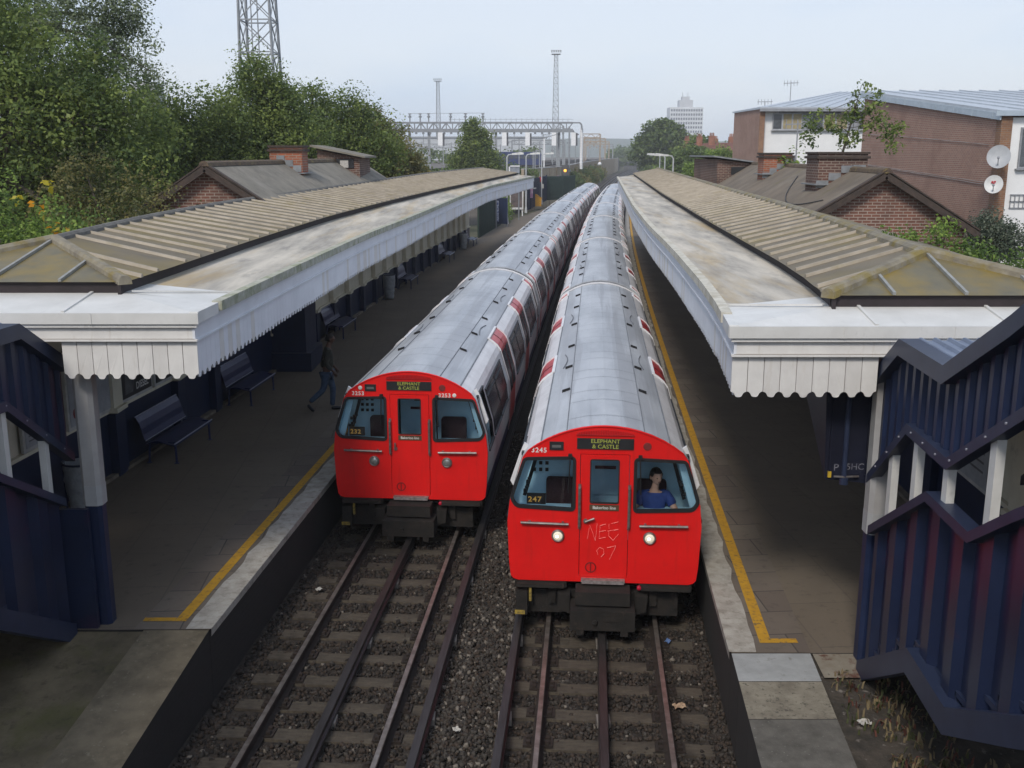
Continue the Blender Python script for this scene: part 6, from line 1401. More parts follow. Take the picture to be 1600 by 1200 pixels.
bud = tree('wild shrub with drooping leaves sprouting from the near chimney', axR(29.6) - .2, 29.6, 6.45, [(.1, 0, 7.1, .55, .5, .45), (.5, 0, 7.8, .45, .4, .35), (-.6, .1, 7.3, .45, .4, .32), (1.1, 0, 7.2, .5, .4, .4), (.4, 0, 8.15, .25, .2, .2), (1.5, 0, 6.8, .35, .3, .3), (-1.0, 0, 6.8, .25, .25, .2)], 'plane', .115, 85, (.38, .38, .24), .03, .13, None, 'shrub', 20, 'shrub')
leaves(np.array([axR(39.2) - .1, 38.6, 6.2]) + nr.normal(0, 1, (14, 3)) * np.array([.3, .1, .25]), .12, 10, .1, LM['bright'], (.4, .4, .2), tag(thing('weed', (axR(39.2), 38.6, 5.9), 'small weed growing on the orange chimney', 'weed'), None), 'foliage')
# weeds on the dirt beside the right ramp, moss tufts on the left path
def tufts(name, pts, h, mats, n=7):
    V = []; Fq = []; mi = []
    for p in pts:
        for k in range(n):
            a = rnd.uniform(0, 6.28); l = h * rnd.uniform(.5, 1.3); w_ = .012; lean = rnd.uniform(.1, .9); q0 = Vector(p) + Vector((rnd.gauss(0, .06), rnd.gauss(0, .06), 0)); dr = Vector((math.cos(a), math.sin(a), 0)); sd_ = Vector((-dr.y, dr.x, 0)) * w_
            m_ = q0 + dr * l * lean * .4 + Vector((0, 0, l * .7)); e = q0 + dr * l * lean + Vector((0, 0, l * (1 - lean * .4))); i = len(V)
            V += [q0 - sd_, q0 + sd_, m_ + sd_ * .8, m_ - sd_ * .8, e + sd_ * .1, e - sd_ * .1]; Fq += [(i, i+1, i+2, i+3), (i+3, i+2, i+4, i+5)]; c = rnd.randrange(len(mats)); mi += [c, c]
    return bulk(name, [tuple(v) for v in V], Fq, mats, mi, kind='stuff')
m_dry = mat('dry_grass', (.16, .12, .06), (.10, .075, .04), .9); m_redw = mat('red_weed', (.10, .035, .022), (.07, .025, .018), .9)
tag(tufts('weeds', [(M(10) + rnd.uniform(4.15, 5.3), rnd.uniform(7.2, 10.7), .68) for i in range(150)], .11, [m_dry, m_redw, LM['brown'][2], m_dry]), 'thin dry weeds on the dirt beside the right ramp', 'weeds')
tag(tufts('moss', [(M(9) - rnd.uniform(4.7, 6.2), rnd.uniform(8.2, 11.2), .42 + .0) for i in range(120)], .08, [LM['autumn'][2], LM['bright'][2], LM['brown'][2]]), 'low moss and weeds on the path beside the left ramp', 'weeds')

# ------------------------------------------------------------------ lattice masts
m_galv = mat('galvanised', (.30, .315, .33), (.22, .23, .24), .55, .3, scale=3); m_galvp = mat('gantry_grey', (.25, .26, .275), (.19, .20, .21), .55, .1, scale=2)
def lattice_mast(label, x, d, z0, z1, w0, w1, nseg, r, head):
    t = thing('floodlight_mast', (x, d, z0), label, 'mast', 'lattice floodlight masts'); q = MB()
    W = lambda z: w0 + (w1 - w0) * (z - z0) / (z1 - z0); C4 = lambda z: [Vector((x + a * W(z) / 2, d + b * W(z) / 2, z)) for a, b in ((-1, -1), (1, -1), (1, 1), (-1, 1))]
    zs = [z0 + (z1 - z0) * i / nseg for i in range(nseg + 1)]
    for k in range(4): q.tube([C4(z)[k] for z in (z0, z1)], r * 1.5, 5)
    for a, b in zip(zs[:-1], zs[1:]):
        A, B = C4(a), C4(b)
        for k in range(4):
            j = (k + 1) % 4; q.bar(A[k], B[j], r, r); q.bar(A[j], B[k], r, r); q.bar(B[k], B[j], r * 1.2, r * 1.2)
    q.build('lattice', m_galv, t)
    l = MB(); l.bar((x + .1, d - W(z0) * .3, z0), (x + .1, d - W(z1) * .3, z1), r, r); l.bar((x - .25, d - W(z0) * .3, z0), (x - .25, d - W(z1) * .3, z1), r, r); l.build('ladder', m_galv, t)
    h = MB()
    if head:
        h.box((x, d, z1), (head, head, .12))
        for z in (z1 + .5, z1 + 1.0):
            for a in (-1, 1): h.bar((x - head/2, d + a * head/2, z), (x + head/2, d + a * head/2, z), r, r); h.bar((x + a * head/2, d - head/2, z), (x + a * head/2, d + head/2, z), r, r)
        for i in range(5): h.box((x - head/2 + head * i / 4, d - head/2 - .1, z1 + .75), (.34, .3, .55))
        h.build('lamp_platform', m_galv, t)
    else:
        h.box((x, d, 14.6), (W(14.6) + .35, W(14.6) + .35, .07))
        for z in (15.1, 15.6):
            for a in (-1, 1): h.bar((x - 1.1, d + a * 1.1, z), (x + 1.1, d + a * 1.1, z), r, r); h.bar((x + a * 1.1, d - 1.1, z), (x + a * 1.1, d + 1.1, z), r, r)
        h.build('rest_platform', m_galv, t)
    return t
lattice_mast('tall lattice mast behind the trees, cut off by the top of the view', -14.12, 60, 0, 34, 2.25, .95, 20, .055, 2.2)
lattice_mast('lattice floodlight mast with a lamp platform rising above the gantry', 12.35, 300, 2, 33.4, 2.1, .95, 20, .05, 2.5)
lattice_mast('smaller distant lattice floodlight mast left of the taller one', PXX(686, 480), 480, 2, 38, 2.4, 1.2, 18, .075, 3.4)

# ------------------------------------------------------------------ raised yard, retaining wall, gantry and overhead line portals
WF = lambda d: M(d) - 6.6 - max(0, 150 - d) * .13
y = MB()
for a, b in zip(Drange(112, 700, 12)[:-1], Drange(112, 700, 12)[1:]):
    y.quad((WF(a) - .2, a, 3.6), (WF(b) - .2, b, 3.6), (-260, b, 3.6), (-260, a, 3.6)); y.quad((WF(a) - .2, a, 3.6), (WF(a) - .2, a, -.6), (WF(b) - .2, b, -.6), (WF(b) - .2, b, 3.6))
y.quad((WF(112) - .2, 112, 3.6), (-260, 112, 3.6), (-260, 104, -.6), (WF(112) - .2, 104, -.6))
tag(y.build('yard_ground', m_fill), kind='structure')
tw = thing('retaining_wall', (WF(140), 140, 0), 'tan panelled wall curving along the raised yard beside the far tracks', 'wall')
q = MB(); q.sweep([(WF(d), d, 0) for d in Drange(126, 420, 6)], [(-.15, -.6), (.15, -.6), (.15, 4.5), (-.15, 4.5)], side=(1, 0, 0)); q.build('panels', add_stain(mat('tan_panel', (.42, .34, .24), (.34, .27, .19), .85, scale=.6), (.26, .20, .14), scale=1.2, lo=.5, hi=.7), tw)
q = MB()
for i in range(56): d = 127 + i * 4.5; q.box((WF(d) + .18, d, 2.0), (.12, .2, 5.0))
q.build('panel_post', mat('tan_post', (.36, .29, .21), None, .85), tw)
q = MB(); q.sweep([(WF(d), d, 4.55) for d in Drange(126, 420, 6)], [(-.2, -.05), (.2, -.05), (.2, .05), (-.2, .05)], side=(1, 0, 0)); q.build('coping', mat('pale_coping', (.46, .44, .42), None, .8), tw)
yt = MB()
for off in (-12, -16, -20, -24, -30): 
    for o2 in (-.75, .75): yt.sweep([(M(d) + off + o2, d, 3.72) for d in Drange(140, 500, 12)], [(-.08, -.1), (.08, -.1), (.08, .08), (-.08, .08)])
tag(yt.build('yard_track', m_rust), kind='structure')
DG = 190; gx0, gx1 = PXX(600, DG), PXX(908, DG); zb_, zt_ = 10.25, 11.75
ga = thing('signal_gantry', (gx1, DG, 3.6), 'wide pale grey railway gantry carrying white signal boards across the yard', 'gantry')
q = MB(); bx = gx1 - 1.6
for yy in (-.6, .6):
    for z in (zb_, zt_): q.bar((gx0, DG + yy, z), (bx, DG + yy, z), .22, .30)
    n = 30; L = (bx - gx0) / n
    for i in range(n):
        a, b = gx0 + i * L, gx0 + (i + 1) * L; q.bar((a, DG + yy, zb_ if i % 2 else zt_), (b, DG + yy, zt_ if i % 2 else zb_), .13, .13); q.bar((a, DG + yy, zb_), (a, DG + yy, zt_), .11, .11)
    for (a, b), (c_, e) in zip([(bx, zt_), (gx1 - .35, zt_), (gx1, zt_ - .4), (gx1, zt_ - 1.2)][:-1], [(bx, zt_), (gx1 - .35, zt_), (gx1, zt_ - .4), (gx1, zt_ - 1.2)][1:]): q.bar((a, DG + yy, b), (c_, DG + yy, e), .2, .2)
    q.bar((bx, DG + yy, zb_), (gx1 - .5, DG + yy, zb_ - .6), .16, .16)
q.box(((gx0 + bx) / 2, DG - .75, zb_ + .12), (bx - gx0, .04, .62)); q.build('truss', m_galvp, ga)
q = MB()
for i in range(26):
    xx = gx0 + 1 + (bx - gx0 - 1.5) * i / 26; q.bar((xx, DG - .5, zb_), (xx, DG - .5, zb_ - rnd.choice((.5, .9, 1.5, 2.2))), .12, .12); q.box((xx, DG - .5, zb_ - .35), (.4, .3, .3))
q.build('droppers', m_galv, ga)
q = MB(); n = 24
for i in range(n): q.bar((gx0 + 12 + (bx - gx0 - 12) * i / n, DG - .7, zt_), (gx0 + 12 + (bx - gx0 - 12) * i / n, DG - .7, zt_ + .8), .05, .05)
q.bar((gx0 + 12, DG - .7, zt_ + .55), (bx, DG - .7, zt_ + .55), .05, .05); q.build('walkway_rail', m_galvp, ga)
m_gwhite = mat('gantry_white', (.78, .78, .78), (.7, .7, .7), .5)
q = MB(); q.tube([(gx1, DG, 3.6), (gx1, DG, zt_ - .9)], .27, 10)
for k in range(14): q.lathe((gx1, DG, 4.2 + k * .5), [(.31, 0), (.31, .08)], 10)
q.build('end_post', m_gwhite, ga)
for px in (641, 671, 775, 873): q = MB(); x = PXX(px, DG); q.bar((x, DG, 3.6), (x, DG, zb_), .45, .45); q.build('post', m_galv, ga)
for px in (642, 658, 671, 705, 728, 755):
    q = MB(); x = PXX(px, DG); q.bar((x, DG, zt_), (x, DG, zt_ + 1.5), .22, .22); q.box((x, DG, zt_ + 1.55), (.55, .4, .18)); q.lathe((x, DG, zt_ + .9), [(.28, 0), (.28, .3)], 8); q.build('insulator_post', m_galv, ga)
q = MB(); q.tube([(PXX(640, DG), DG, zt_ + 1.6), (PXX(758, DG), DG, zt_ + 1.7)], .035, 5); q.build('wire', m_galv, ga)
for px in (689, 763, 788, 824, 865, 895):
    x = PXX(px, DG); q = MB(); q.box((x, DG - .9, 8.9), (.82, .1, 2.3), 0); q.box((x + .58, DG - .6, 8.8), (.3, .6, 2.2), 1); q.bar((x, DG - .7, 10.0), (x, DG - .7, zb_ + .2), .12, .12, 1); q.build('signal_board', [m_gwhite, mat('signal_back', (.10, .10, .11), None, .7)], ga)
def portal(label, d, px0, px1, ztop, r, zb=3.6, mm=None):
    x0, x1 = PXX(px0, d), PXX(px1, d); t = thing('overhead_line_portal', (x1, d, zb), label, 'portal', 'overhead line portals'); mm = mm or m_galv
    q = MB()
    for z in (ztop, ztop - .9): q.bar((x0, d, z), (x1, d, z), r, r)
    n = max(4, int((x1 - x0) / 1.5))
    for i in range(n): q.bar((x0 + (x1 - x0) * i / n, d, ztop - (.9 if i % 2 else 0)), (x0 + (x1 - x0) * (i + 1) / n, d, ztop - (0 if i % 2 else .9)), r * .6, r * .6)
    for i in range(3): xx = x0 + (x1 - x0) * (i + .6) / 3.4; q.bar((xx, d, ztop - .9), (xx, d, ztop - 2.2), r * .6, r * .6); q.box((xx, d, ztop - 2.2), (.6, .3, .35))
    q.build('beam', mm, t)
    for x in (x0, x1): q = MB(); q.bar((x, d, zb), (x, d, ztop), r * 1.6, r * 1.6); q.build('post', mm, t)
m_rustp = mat('portal_tan', (.36, .29, .22), (.28, .22, .17), .7)
portal('grey portal seen through the gantry legs', 235, 800, 882, 9.2, .2); portal('nearest tan portal over the yard tracks, right of the gantry', 270, 908, 937, 11.2, .22, mm=m_rustp)
portal('second tan portal over the yard tracks', 330, 912, 945, 10.9, .24, mm=m_rustp); portal('third tan portal over the yard tracks', 400, 915, 951, 10.6, .26, mm=m_rustp); portal('farthest portal over the yard tracks', 480, 920, 957, 10.2, .3)
portal('low grey portal behind the isolated tree', 260, 640, 760, 8.6, .2)
for i, (px, d, h, mm) in enumerate(((870, 160, 5.8, m_galv), (879.5, 160, 6.9, m_galv), (889, 165, 6.9, m_galv), (850, 175, 5.2, m_gwhite), (843, 170, 4.6, m_galv), (836, 175, 3.2, m_galv), (833, 172, 3.2, m_galv))):
    x = PXX(px, d); t = thing('line_pole', (x, d, 3.6), ('grey steel pole left of the tall pair in the yard', 'left pole of the tall grey pair in the yard', 'right pole of the tall grey pair in the yard', 'slim white pole in the yard', 'grey pole beside the slim white pole', 'short grey post in the yard, right of its twin', 'short grey post in the yard, left of its twin')[i], 'pole', 'poles in the yard')
    q = MB(); q.bar((x, d, 3.6), (x, d, 3.6 + h), .26 if i < 3 else .18, .26 if i < 3 else .18); q.build('shaft', mm, t); q = MB(); q.box((x, d, 3.7), (.6, .6, .3)); q.build('base', mm, t)
    if i in (0, 1, 2): q = MB(); q.bar((x, d, 3.4 + h), (x - 1.6, d, 3.0 + h), .1, .1); q.box((x - 1.6, d, 2.9 + h), (.2, .2, .4)); q.build('arm', m_galv, t)
for i in range(16):
    d = rnd.uniform(205, 330); px = 640 + 17.5 * i + rnd.uniform(-5, 5); x = PXX(px, d); h = rnd.uniform(4.5, 8); t = thing('catenary_mast', (x, d, 3.6), 'thin grey overhead line mast in the clutter of the yard beyond the gantry', 'mast', 'thin masts beyond the gantry')
    q = MB(); q.bar((x, d, 3.6), (x, d, 3.6 + h), .22, .22); q.build('shaft', m_galv, t); q = MB(); q.bar((x, d, 3.3 + h), (x - 2.2, d, 3.0 + h), .12, .12); q.bar((x, d, 2.4 + h), (x - 2.0, d, 3.0 + h), .09, .09); q.box((x - 2.2, d, 2.9 + h), (.3, .3, .5)); q.build('arm', m_galv, t)
bt_ = thing('parked_train', (PXX(790, 230), 230, 3.6), 'dark blue train standing in the yard beyond the gantry', 'train')
q = MB(); x0, x1 = PXX(780, 230), PXX(846, 230); q.poly([(x0, 230, 3.9), (x1, 230, 3.9), (x1, 230, 6.2), (x1 - .3, 230, 6.7), (x0 + .3, 230, 6.7), (x0, 230, 6.2)], (0, 2.7, 0)); q.build('body', mat('train_blue', (.035, .05, .14), (.025, .035, .1), .4), bt_)
for i in range(9): q = MB(); q.box((x0 + 1 + i * (x1 - x0 - 1.6) / 8.5, 229.97, 5.6), (.7, .08, .75)); q.build('window', m_dglass, bt_)
wh = thing('warehouse', (PXX(740, 420), 420, 3.6), 'long pale grey shed far behind the gantry', 'building')
q = MB(); q.box((PXX(735, 420), 424, 8), (60, 8, 8.8)); q.build('walls', mat('shed_grey', (.46, .48, .50), (.40, .42, .44), .7, scale=.2), wh); q = MB(); q.box((PXX(735, 420), 424, 12.6), (62, 9, .5)); q.build('roof', m_galv, wh)
ib = thing('industrial_building', (PXX(225, 110), 110, 0), 'pale grey industrial building glimpsed between the poplar and the round tree', 'building')
q = MB(); q.box((PXX(228, 110), 112, 6.5), (2.6, 3, 14.2), 0); q.box((PXX(200, 110), 113, 5.5), (3.2, 3, 12), 0); q.build('walls', mat('shed_pale', (.52, .52, .52), (.45, .45, .46), .7, scale=.5), ib)
q = MB()
for i in range(4): q.box((PXX(228, 110) - .9 + i * .6, 110.46, 11.3), (.22, .06, 3.0))
q.build('louvre', m_galv, ib); q = MB()
for a in (-1, 1): q.bar((PXX(228, 110) + a * 1.25, 110.6, 13.6), (PXX(228, 110) + a * 1.25, 110.6, 14.6), .06, .06)
q.bar((PXX(228, 110) - 1.25, 110.6, 14.6), (PXX(228, 110) + 1.25, 110.6, 14.6), .06, .06); q.build('railing', m_galv, ib)

# ------------------------------------------------------------------ platform furniture beyond the canopies
def lamp_post(label, x, d, h, arm, n_arm=1):
    t = thing('lamp_post', (x, d, ZP), label, 'lamp post', 'platform lamp posts'); s = 1 if arm > 0 else -1
    q = MB(); q.tube([(x, d, ZP), (x, d, ZP + h - .25), (x + s * .12, d, ZP + h - .05), (x + s * .45, d, ZP + h)], [.07, .055, .05, .045], 8); q.lathe((x, d, ZP), [(.14, 0), (.14, .05), (.1, .5), (.07, .55)], 10); q.build('post', mat('lamp_post_grey', (.48, .49, .49), (.40, .41, .41), .5), t)
    q = MB(); a0, a1 = x + s * .4, x + arm; q.poly([(a0, d - .13, ZP + h - .06), (a1, d - .13, ZP + h - .02), (a1, d - .13, ZP + h + .12), (a1 - s * .2, d - .13, ZP + h + .18), (a0, d - .13, ZP + h + .08)], (0, .26, 0)); q.build('lantern', mat('lantern_white', (.72, .72, .69), None, .4), t)
for i, d in enumerate((85, 101, 118)): lamp_post(('platform lamp post at the far end of the left canopy roof', 'middle platform lamp post beyond the left canopy', 'farthest platform lamp post beyond the left canopy, near the fence')[i], M(d) - 6.65, d, 5.6, 1.35)
for i, d in enumerate((82, 100, 121)): lamp_post(('nearest of the three lamp posts above the end of the right canopy', 'middle of the three lamp posts above the end of the right canopy', 'farthest of the three lamp posts above the end of the right canopy')[i], M(d) + 6.7, d, 5.5, -1.5)
fin = thing('roof_finial', (PXX(1102, 52), 52, 4.6), 'pale ball-topped vent pipe behind the right canopy ridge', 'vent pipe')
q = MB(); x = PXX(1102, 52); q.tube([(x, 52, 3.5), (x, 52, 6.0)], .08, 8); q.build('pipe', m_galvp, fin); q = MB(); q.lathe((x, 52, 6.1), [(.02, -.15), (.12, -.08), (.15, 0), (.12, .08), (.02, .14)], 12); q.build('ball', m_gwhite, fin)
def pole_sign(name, label, cat, px, d, w_, z0, z1, mm, sheet=None, posts=None, pm=None, txt=None):
    x = PXX(px, d); t = thing(name, (x, d, ZP), label, cat); q = MB(); q.box((x, d, (z0 + z1) / 2), (w_, .10, z1 - z0)); q.build('board', mm, t)
    if sheet: q = MB(); q.box((x + sheet[2], d - .06, (z0 + z1) / 2), (w_ * sheet[1], .02, (z1 - z0) * .8)); q.build('sheet', sheet[0], t)
    for a in posts or (): q = MB(); q.tube([(x + a, d + .08, ZP), (x + a, d + .08, z1 + .05)], .055, 8); q.build('post', pm or m_galvp, t)
pole_sign('information_board', 'dark blue information board with white notices beyond the left canopy', 'board', 782, 81.5, 1.1, 1.0, 3.0, m_navy, (mat('notice_white', (.5, .52, .6), (.1, .12, .3), .6, scale=9, lo=.45, hi=.5), .2, -.25), (-.55, .5))
q = thing('shelter_screen', (PXX(768, 80), 80, ZP), 'grey framed glass shelter screen left of the blue information board', 'screen'); b_ = MB(); x = PXX(768, 80)
for a in (-.35, .35): b_.bar((x + a, 80, ZP), (x + a, 80, 3.4), .1, .1)
b_.bar((x - .35, 80, 3.4), (x + .35, 80, 3.4), .1, .1); b_.build('frame', m_galvp, q); b_ = MB(); b_.box((x, 80, 2.0), (.6, .03, 2.3)); b_.build('pane', m_dglass, q)
pole_sign('poster_stand', 'large white framed advertising stand with a dark picture beyond the left canopy', 'poster stand', 807, 96, 1.25, 1.35, 3.35, mat('stand_white', (.70, .69, .68), None, .5), (mat('advert', (.16, .12, .11), (.05, .045, .05), .5, scale=2), .82, 0), (-.55, .55), m_gwhite)
pole_sign('help_point', 'pink and white passenger notice on a blue post near the yellow bin', 'notice', 829.5, 108, .42, 1.9, 3.1, mat('pink_notice', (.55, .42, .50), (.4, .15, .3), .6, scale=5), None, (0,), m_navy)
t = thing('station_sign', (PXX(819, 103), 103, ZP), 'tall double grey posts joined by a cross bar beside the advertising stand', 'sign posts')
for a in (-.22, .22): b_ = MB(); b_.tube([(PXX(819, 103) + a, 103, ZP), (PXX(819, 103) + a, 103, 3.3)], .07, 8); b_.build('post', m_galvp, t)
b_ = MB(); b_.bar((PXX(819, 103) - 1.0, 103, 3.05), (PXX(819, 103) + 1.2, 103, 3.05), .1, .12); b_.build('cross_bar', m_galvp, t)
t = thing('name_board', (PXX(803.5, 90), 90, ZP), 'white topped station name board showing above the left canopy end', 'sign'); b_ = MB(); x = PXX(803.5, 90); b_.box((x, 90, 5.05), (.9, .08, .55)); b_.build('board', mat('name_board_grey', (.30, .32, .36), None, .5), t)
b_ = MB(); b_.box((x, 89.93, 5.35), (.95, .06, .1)); b_.box((x - .42, 89.93, 5.1), (.12, .06, .6)); b_.build('trim', m_gwhite, t); b_ = MB(); b_.tube([(x + .4, 90.05, ZP), (x + .4, 90.05, 5.3)], .06, 8); b_.build('post', m_galvp, t)
t = thing('grit_bin', (PXX(838.5, 114), 114, ZP), 'yellow grit bin with a sloping lid by the blue fence', 'grit bin'); x = PXX(838.5, 114); b_ = MB()
b_.poly([(x - .5, 113.5, ZP), (x + .5, 113.5, ZP), (x + .55, 113.5, ZP + .85), (x + .1, 113.5, ZP + 1.25), (x - .55, 113.5, ZP + 1.4)], (0, .9, 0)); b_.build('body', mat('grit_yellow', (.75, .37, .02), (.62, .3, .02), .5), t); b_ = MB(); b_.bar((x - .6, 113.45, ZP + 1.42), (x + .62, 113.45, ZP + .88), .06, .08); b_.build('lid_edge', mat('grit_lid', (.6, .3, .02), None, .5), t)
def palisade(name, label, pts, h, mm, pitch, w_):
    t = thing(name, (pts[0][0], pts[0][1], ZP), label, 'fence'); q = MB(); P3 = [Vector((a, b, ZP)) for a, b in pts]
    for a, b in zip(P3[:-1], P3[1:]):
        n = max(2, int((b - a).length / pitch))
        for i in range(n):
            p = a.lerp(b, (i + .5) / n); q.bar(p, p + Vector((0, 0, h)), w_, .05, 0, up=(b - a))
    q.build('pales', mm, t); q = MB()
    for a, b in zip(P3[:-1], P3[1:]):
        for z in (.4, h - .4): q.bar(a + Vector((0, .06, z)), b + Vector((0, .06, z)), .06, .08)
    q.build('rails', mm, t); q = MB()
    for p in P3: q.bar(p, p + Vector((0, 0, h + .1)), .12, .12)
    q.build('posts', mm, t)
m_fgreen = mat('fence_green', (.03, .055, .045), (.02, .04, .035), .6)
palisade('blue_fence', 'dark blue palisade fence along the back of the left platform beyond the canopy', [(M(d) - 7.0, d) for d in (104, 110, 116, 122, 128)], 3.0, m_navy, .16, .13)
palisade('green_fence', 'dark green palisade fence closing the far end of the left platform', [(M(128) - 7.0, 128.2), (M(131) - 5.2, 131), (M(134) - 3.9, 134)], 2.9, m_fgreen, .16, .10)
palisade('green_fence', 'dark green palisade fence behind the blue information board', [(M(d) - 7.1, d) for d in (71, 76, 80, 84)], 2.6, m_fgreen, .16, .11)
tree('ivy and bushes on the fence beyond the left canopy end', M(88) - 7.6, 88, 0, [(0, 0, 1.6, .7, 4, 1.2), (0, 9, 1.7, .7, 5, 1.1), (-.5, 18, 1.6, .7, 5, 1.2), (.2, 38, 1.7, .8, 4, 1.2), (1.6, 46, 1.8, 1.8, 1.5, 1.2)], 'bright', .26, 330, (.28, .42, .30), .05, .34, None, 'bush', 22, 'bush')
t = thing('warning_sign', (PXX(857, 131), 131, 2.5), 'white warning sign with a red border fixed on the green fence', 'sign'); x = PXX(857, 131); b_ = MB(); b_.box((x, 131 - 1.2, 2.55), (.75, .05, 1.05)); b_.build('plate', mat('sign_red', (.5, .12, .08), None, .5), t); b_ = MB(); b_.box((x, 131 - 1.235, 2.5), (.62, .02, .72)); b_.build('face', m_paper, t)
t = thing('round_sign', (PXX(843.5, 120), 120, ZP), 'small red disc sign on a thin post before the blue fence', 'sign'); x = PXX(843.5, 119); b_ = MB(); b_.tube([(x, 119, ZP), (x, 119, 4.2)], .05, 8); b_.build('post', m_galvp, t); b_ = MB(); b_.lathe((x, 118.92, 3.5), [(.3, -.02), (.3, .02)], 16, 0, 'Y'); b_.build('disc', mat('disc_red', (.5, .04, .05), None, .5), t)
b_ = MB(); b_.box((x + .35, 118.92, 2.75), (.22, .03, .5)); b_.build('notice', m_paper, t)
t = thing('relay_cabinet', (PXX(877, 134), 134, ZP), 'pale relay cabinet with a red disc standing before the colour light signal', 'cabinet'); x = PXX(878, 134); b_ = MB(); b_.box((x, 134, 1.9), (.62, .5, 1.5)); b_.box((x, 134, 1.1), (.5, .4, .5)); b_.build('box', mat('cabinet_grey', (.52, .54, .52), (.44, .46, .44), .6), t)
b_ = MB(); b_.lathe((x - .05, 133.7, 3.1), [(.30, -.03), (.30, .03)], 14, 0, 'Y'); b_.build('disc', mat('disc_dark_red', (.16, .02, .03), None, .6), t); b_ = MB(); b_.bar((x - .5, 134, ZP), (x - .5, 134, 3.6), .34, .3); b_.build('post', mat('pink_notice', (.5, .4, .45)), t)
t = thing('colour_light_signal', (PXX(883, 146), 146, 0), 'railway signal showing an amber light above the left train', 'signal'); x = PXX(883, 146); b_ = MB(); b_.tube([(x, 146.2, -.2), (x, 146.2, 4.4)], .09, 8); b_.build('post', m_galvp, t)
b_ = MB(); b_.box((x, 146, 3.95), (1.0, .12, 1.75)); b_.box((x, 145.9, 3.95), (.55, .25, 1.4)); b_.build('head', mat('signal_dark', (.10, .10, .105), None, .7), t)
b_ = MB(); b_.lathe((x, 145.74, 4.05), [(.20, .03), (.20, -.03), (.1, -.05)], 14, 0, 'Y'); b_.build('amber_lamp', mat('amber_glow', (.9, .4, .05), None, .4, emit=((1, .42, .06), 1.3)), t)
b_ = MB(); b_.box((x, 145.9, 2.6), (.7, .15, .25)); b_.build('plate', m_gwhite, t)
t = thing('equipment_box', (PXX(896, 150), 150, -.2), 'pale blue-green equipment box beside the left train rear', 'cabinet'); x = M(150) - 4.9; b_ = MB(); b_.box((x, 150, 1.5), (.5, .4, .9)); b_.box((x, 150, .5), (.14, .14, 1.4)); b_.build('box', mat('box_teal', (.25, .45, .45), None, .6), t)
t = thing('roundel_cone', (PXX(937, 228), 228, 0), 'large white rounded tank top behind the line-side bushes', 'tank'); x = PXX(937, 250); b_ = MB(); b_.lathe((x, 250, 3.6), [(.45, 0), (.46, .35), (.36, .55), (.18, .68), (.02, .7)], 14); b_.build('tank', m_gwhite, t, smooth=True)

# ------------------------------------------------------------------ far away
tb = thing('tower_block', (116, 700, 0), 'pale tower block with a grid of windows above the trees', 'building'); q = MB(); q.box((115.6, 708, 16.5), (22, 15, 39)); q.build('walls', mat('tower_pale', (.62, .63, .65), (.55, .56, .58), .8, scale=.1), tb)
q = MB()
for i in range(13):
    for j in range(12): q.box((115.6 - 9.9 + i * 1.65, 700.45, 34.0 - j * 2.75), (1.05, .16, 1.45))
q.build('windows', mat('tower_glass', (.13, .15, .18), (.09, .10, .13), .3), tb, kind='stuff'); q = MB(); q.box((115.6, 708, 38.2), (9, 9, 5)); q.box((115.6, 708, 41.5), (5, 5, 3)); q.box((112, 703, 37), (2, 2, 3)); q.build('roof_plant', mat('tower_plant', (.52, .53, .55), None, .8), tb)
q = MB()
for x in (113.5, 117): q.bar((x, 707, 42), (x, 707, 46), .25, .25)
q.build('aerial', m_galv, tb)
def far_house(x, d, label):
    t = thing('brick_house', (x, d, 0), label, 'house', 'distant brick houses'); q = MB(); q.box((x, d + 3, 3.0), (6.2, 6, 7.4)); q.build('wall', m_brickB, t); q = MB(); q.poly([(x - 3.3, d - .2, 6.7), (x + 3.3, d - .2, 6.7), (x + 3.3, d + 3, 8.0), (x - 3.3, d + 3, 8.0)], (0, .2, 0)); rf_ = q.build('roof', mat('roof_red', (.17, .075, .055), (.12, .055, .042), .9, scale=2), t)
    for k in range(2): q = MB(); q.box((x - 2.6 + k * 5.2, d + 2.6, 8.2), (.9, .8, 1.6)); q.build('chimney', m_brickc, rf_); q = MB(); [q.lathe((x - 2.6 + k * 5.2 - .25 + .25 * j, d + 2.6, 9.0), [(.11, 0), (.09, .5)], 7) for j in range(3)]; q.build('chimney_pot', m_brickc, rf_)
    for k in range(2): q = MB(); q.box((x - 1.5 + 3 * k, d - .02, 5.0), (1.1, .1, 1.5)); q.build('window', m_dglass, t)
far_house(PXX(1121, 168), 168, 'distant red brick house with chimney pots left of the white block'); far_house(PXX(1142, 160), 160, 'second distant red brick house, touching the white block'); far_house(PXX(1098, 190), 190, 'third distant brick house half hidden by the trees')
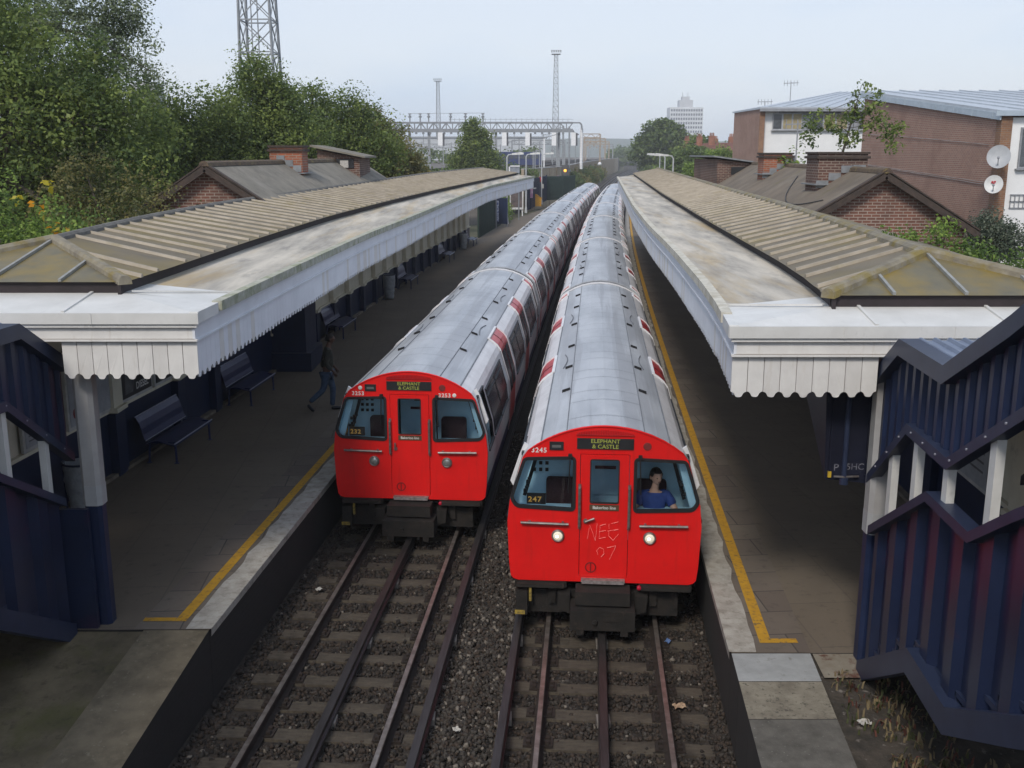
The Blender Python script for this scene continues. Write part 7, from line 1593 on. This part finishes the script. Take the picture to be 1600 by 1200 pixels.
def treeline(name, D, x0, x1, z0, h, kind, n, size, sp):
    pts = np.stack([nr.uniform(x0, x1, n), D + nr.uniform(-12, 12, n), np.zeros(n)], 1); top = h * (.72 + .28 * np.sin(pts[:, 0] * .11 + 1.3 * np.sin(pts[:, 0] * .043))); pts[:, 2] = z0 + top * nr.uniform(.0, 1, n) ** .7
    o = leaves(pts, size, 16, sp, LM[kind], (.3, .42, .28), None, name); tag(o, kind='stuff'); return o
tag(treeline('treeline', 560, 52, 96, 0, 9, 'far', 420, 1.5, 1.6), 'mass of trees around the far bend of the railway', 'trees'); tag(treeline('treeline', 640, 84, 240, 0, 12, 'far', 700, 1.9, 2.0), 'mass of trees below the tower block', 'trees'); tag(treeline('treeline', 300, -120, 7, 3.4, 4.4, 'far', 560, 1.0, 1.1), 'mass of low trees beyond the yard', 'trees'); tag(treeline('treeline', 250, 38, 75, 0, 5.5, 'plane', 260, 1.0, 1.0), 'mass of trees behind the right platform', 'trees')
hl = MB(); n = 60; xs = np.linspace(-1600, 2000, n); hz = [14 + 15 * math.exp(-((x - 200) / 260) ** 2) + 3 * math.sin(x * .017) + 2 * math.sin(x * .057) for x in xs]
for i in range(n - 1): hl.quad((xs[i], 1350, -1), (xs[i+1], 1350, -1), (xs[i+1], 1700, hz[i+1]), (xs[i], 1700, hz[i]))
for i in range(n - 1): hl.quad((xs[i], 1700, hz[i]), (xs[i+1], 1700, hz[i+1]), (xs[i+1], 2250, hz[i+1] * .6), (xs[i], 2250, hz[i] * .6))
tag(hl.build('hills', mat('hill_wood', (.07, .09, .06), (.05, .065, .05), .95, scale=.02)), kind='structure')
# ------------------------------------------------------------------ the hazy air
bm_me = bpy.data.meshes.new('haze'); _b = bmesh.new(); bmesh.ops.create_cube(_b, size=1); _b.to_mesh(bm_me); _b.free()
ho = bpy.data.objects.new('haze', bm_me); COL.objects.link(ho); ho.scale = (3940, 2400, 50); ho.location = (250, 1125, 23.4); ho['kind'] = 'stuff'
hm = bpy.data.materials.new('haze'); hm.use_nodes = True; hn_ = hm.node_tree.nodes; hn_.remove(hn_['Principled BSDF']); pv = hn_.new('ShaderNodeVolumePrincipled')
pv.inputs['Color'].default_value = (.95, .97, 1., 1); pv.inputs['Density'].default_value = .00042; pv.inputs['Anisotropy'].default_value = 0.
hm.node_tree.links.new(pv.outputs[0], hn_['Material Output'].inputs['Volume']); bm_me.materials.append(hm)
S.cycles.volume_bounces = 2
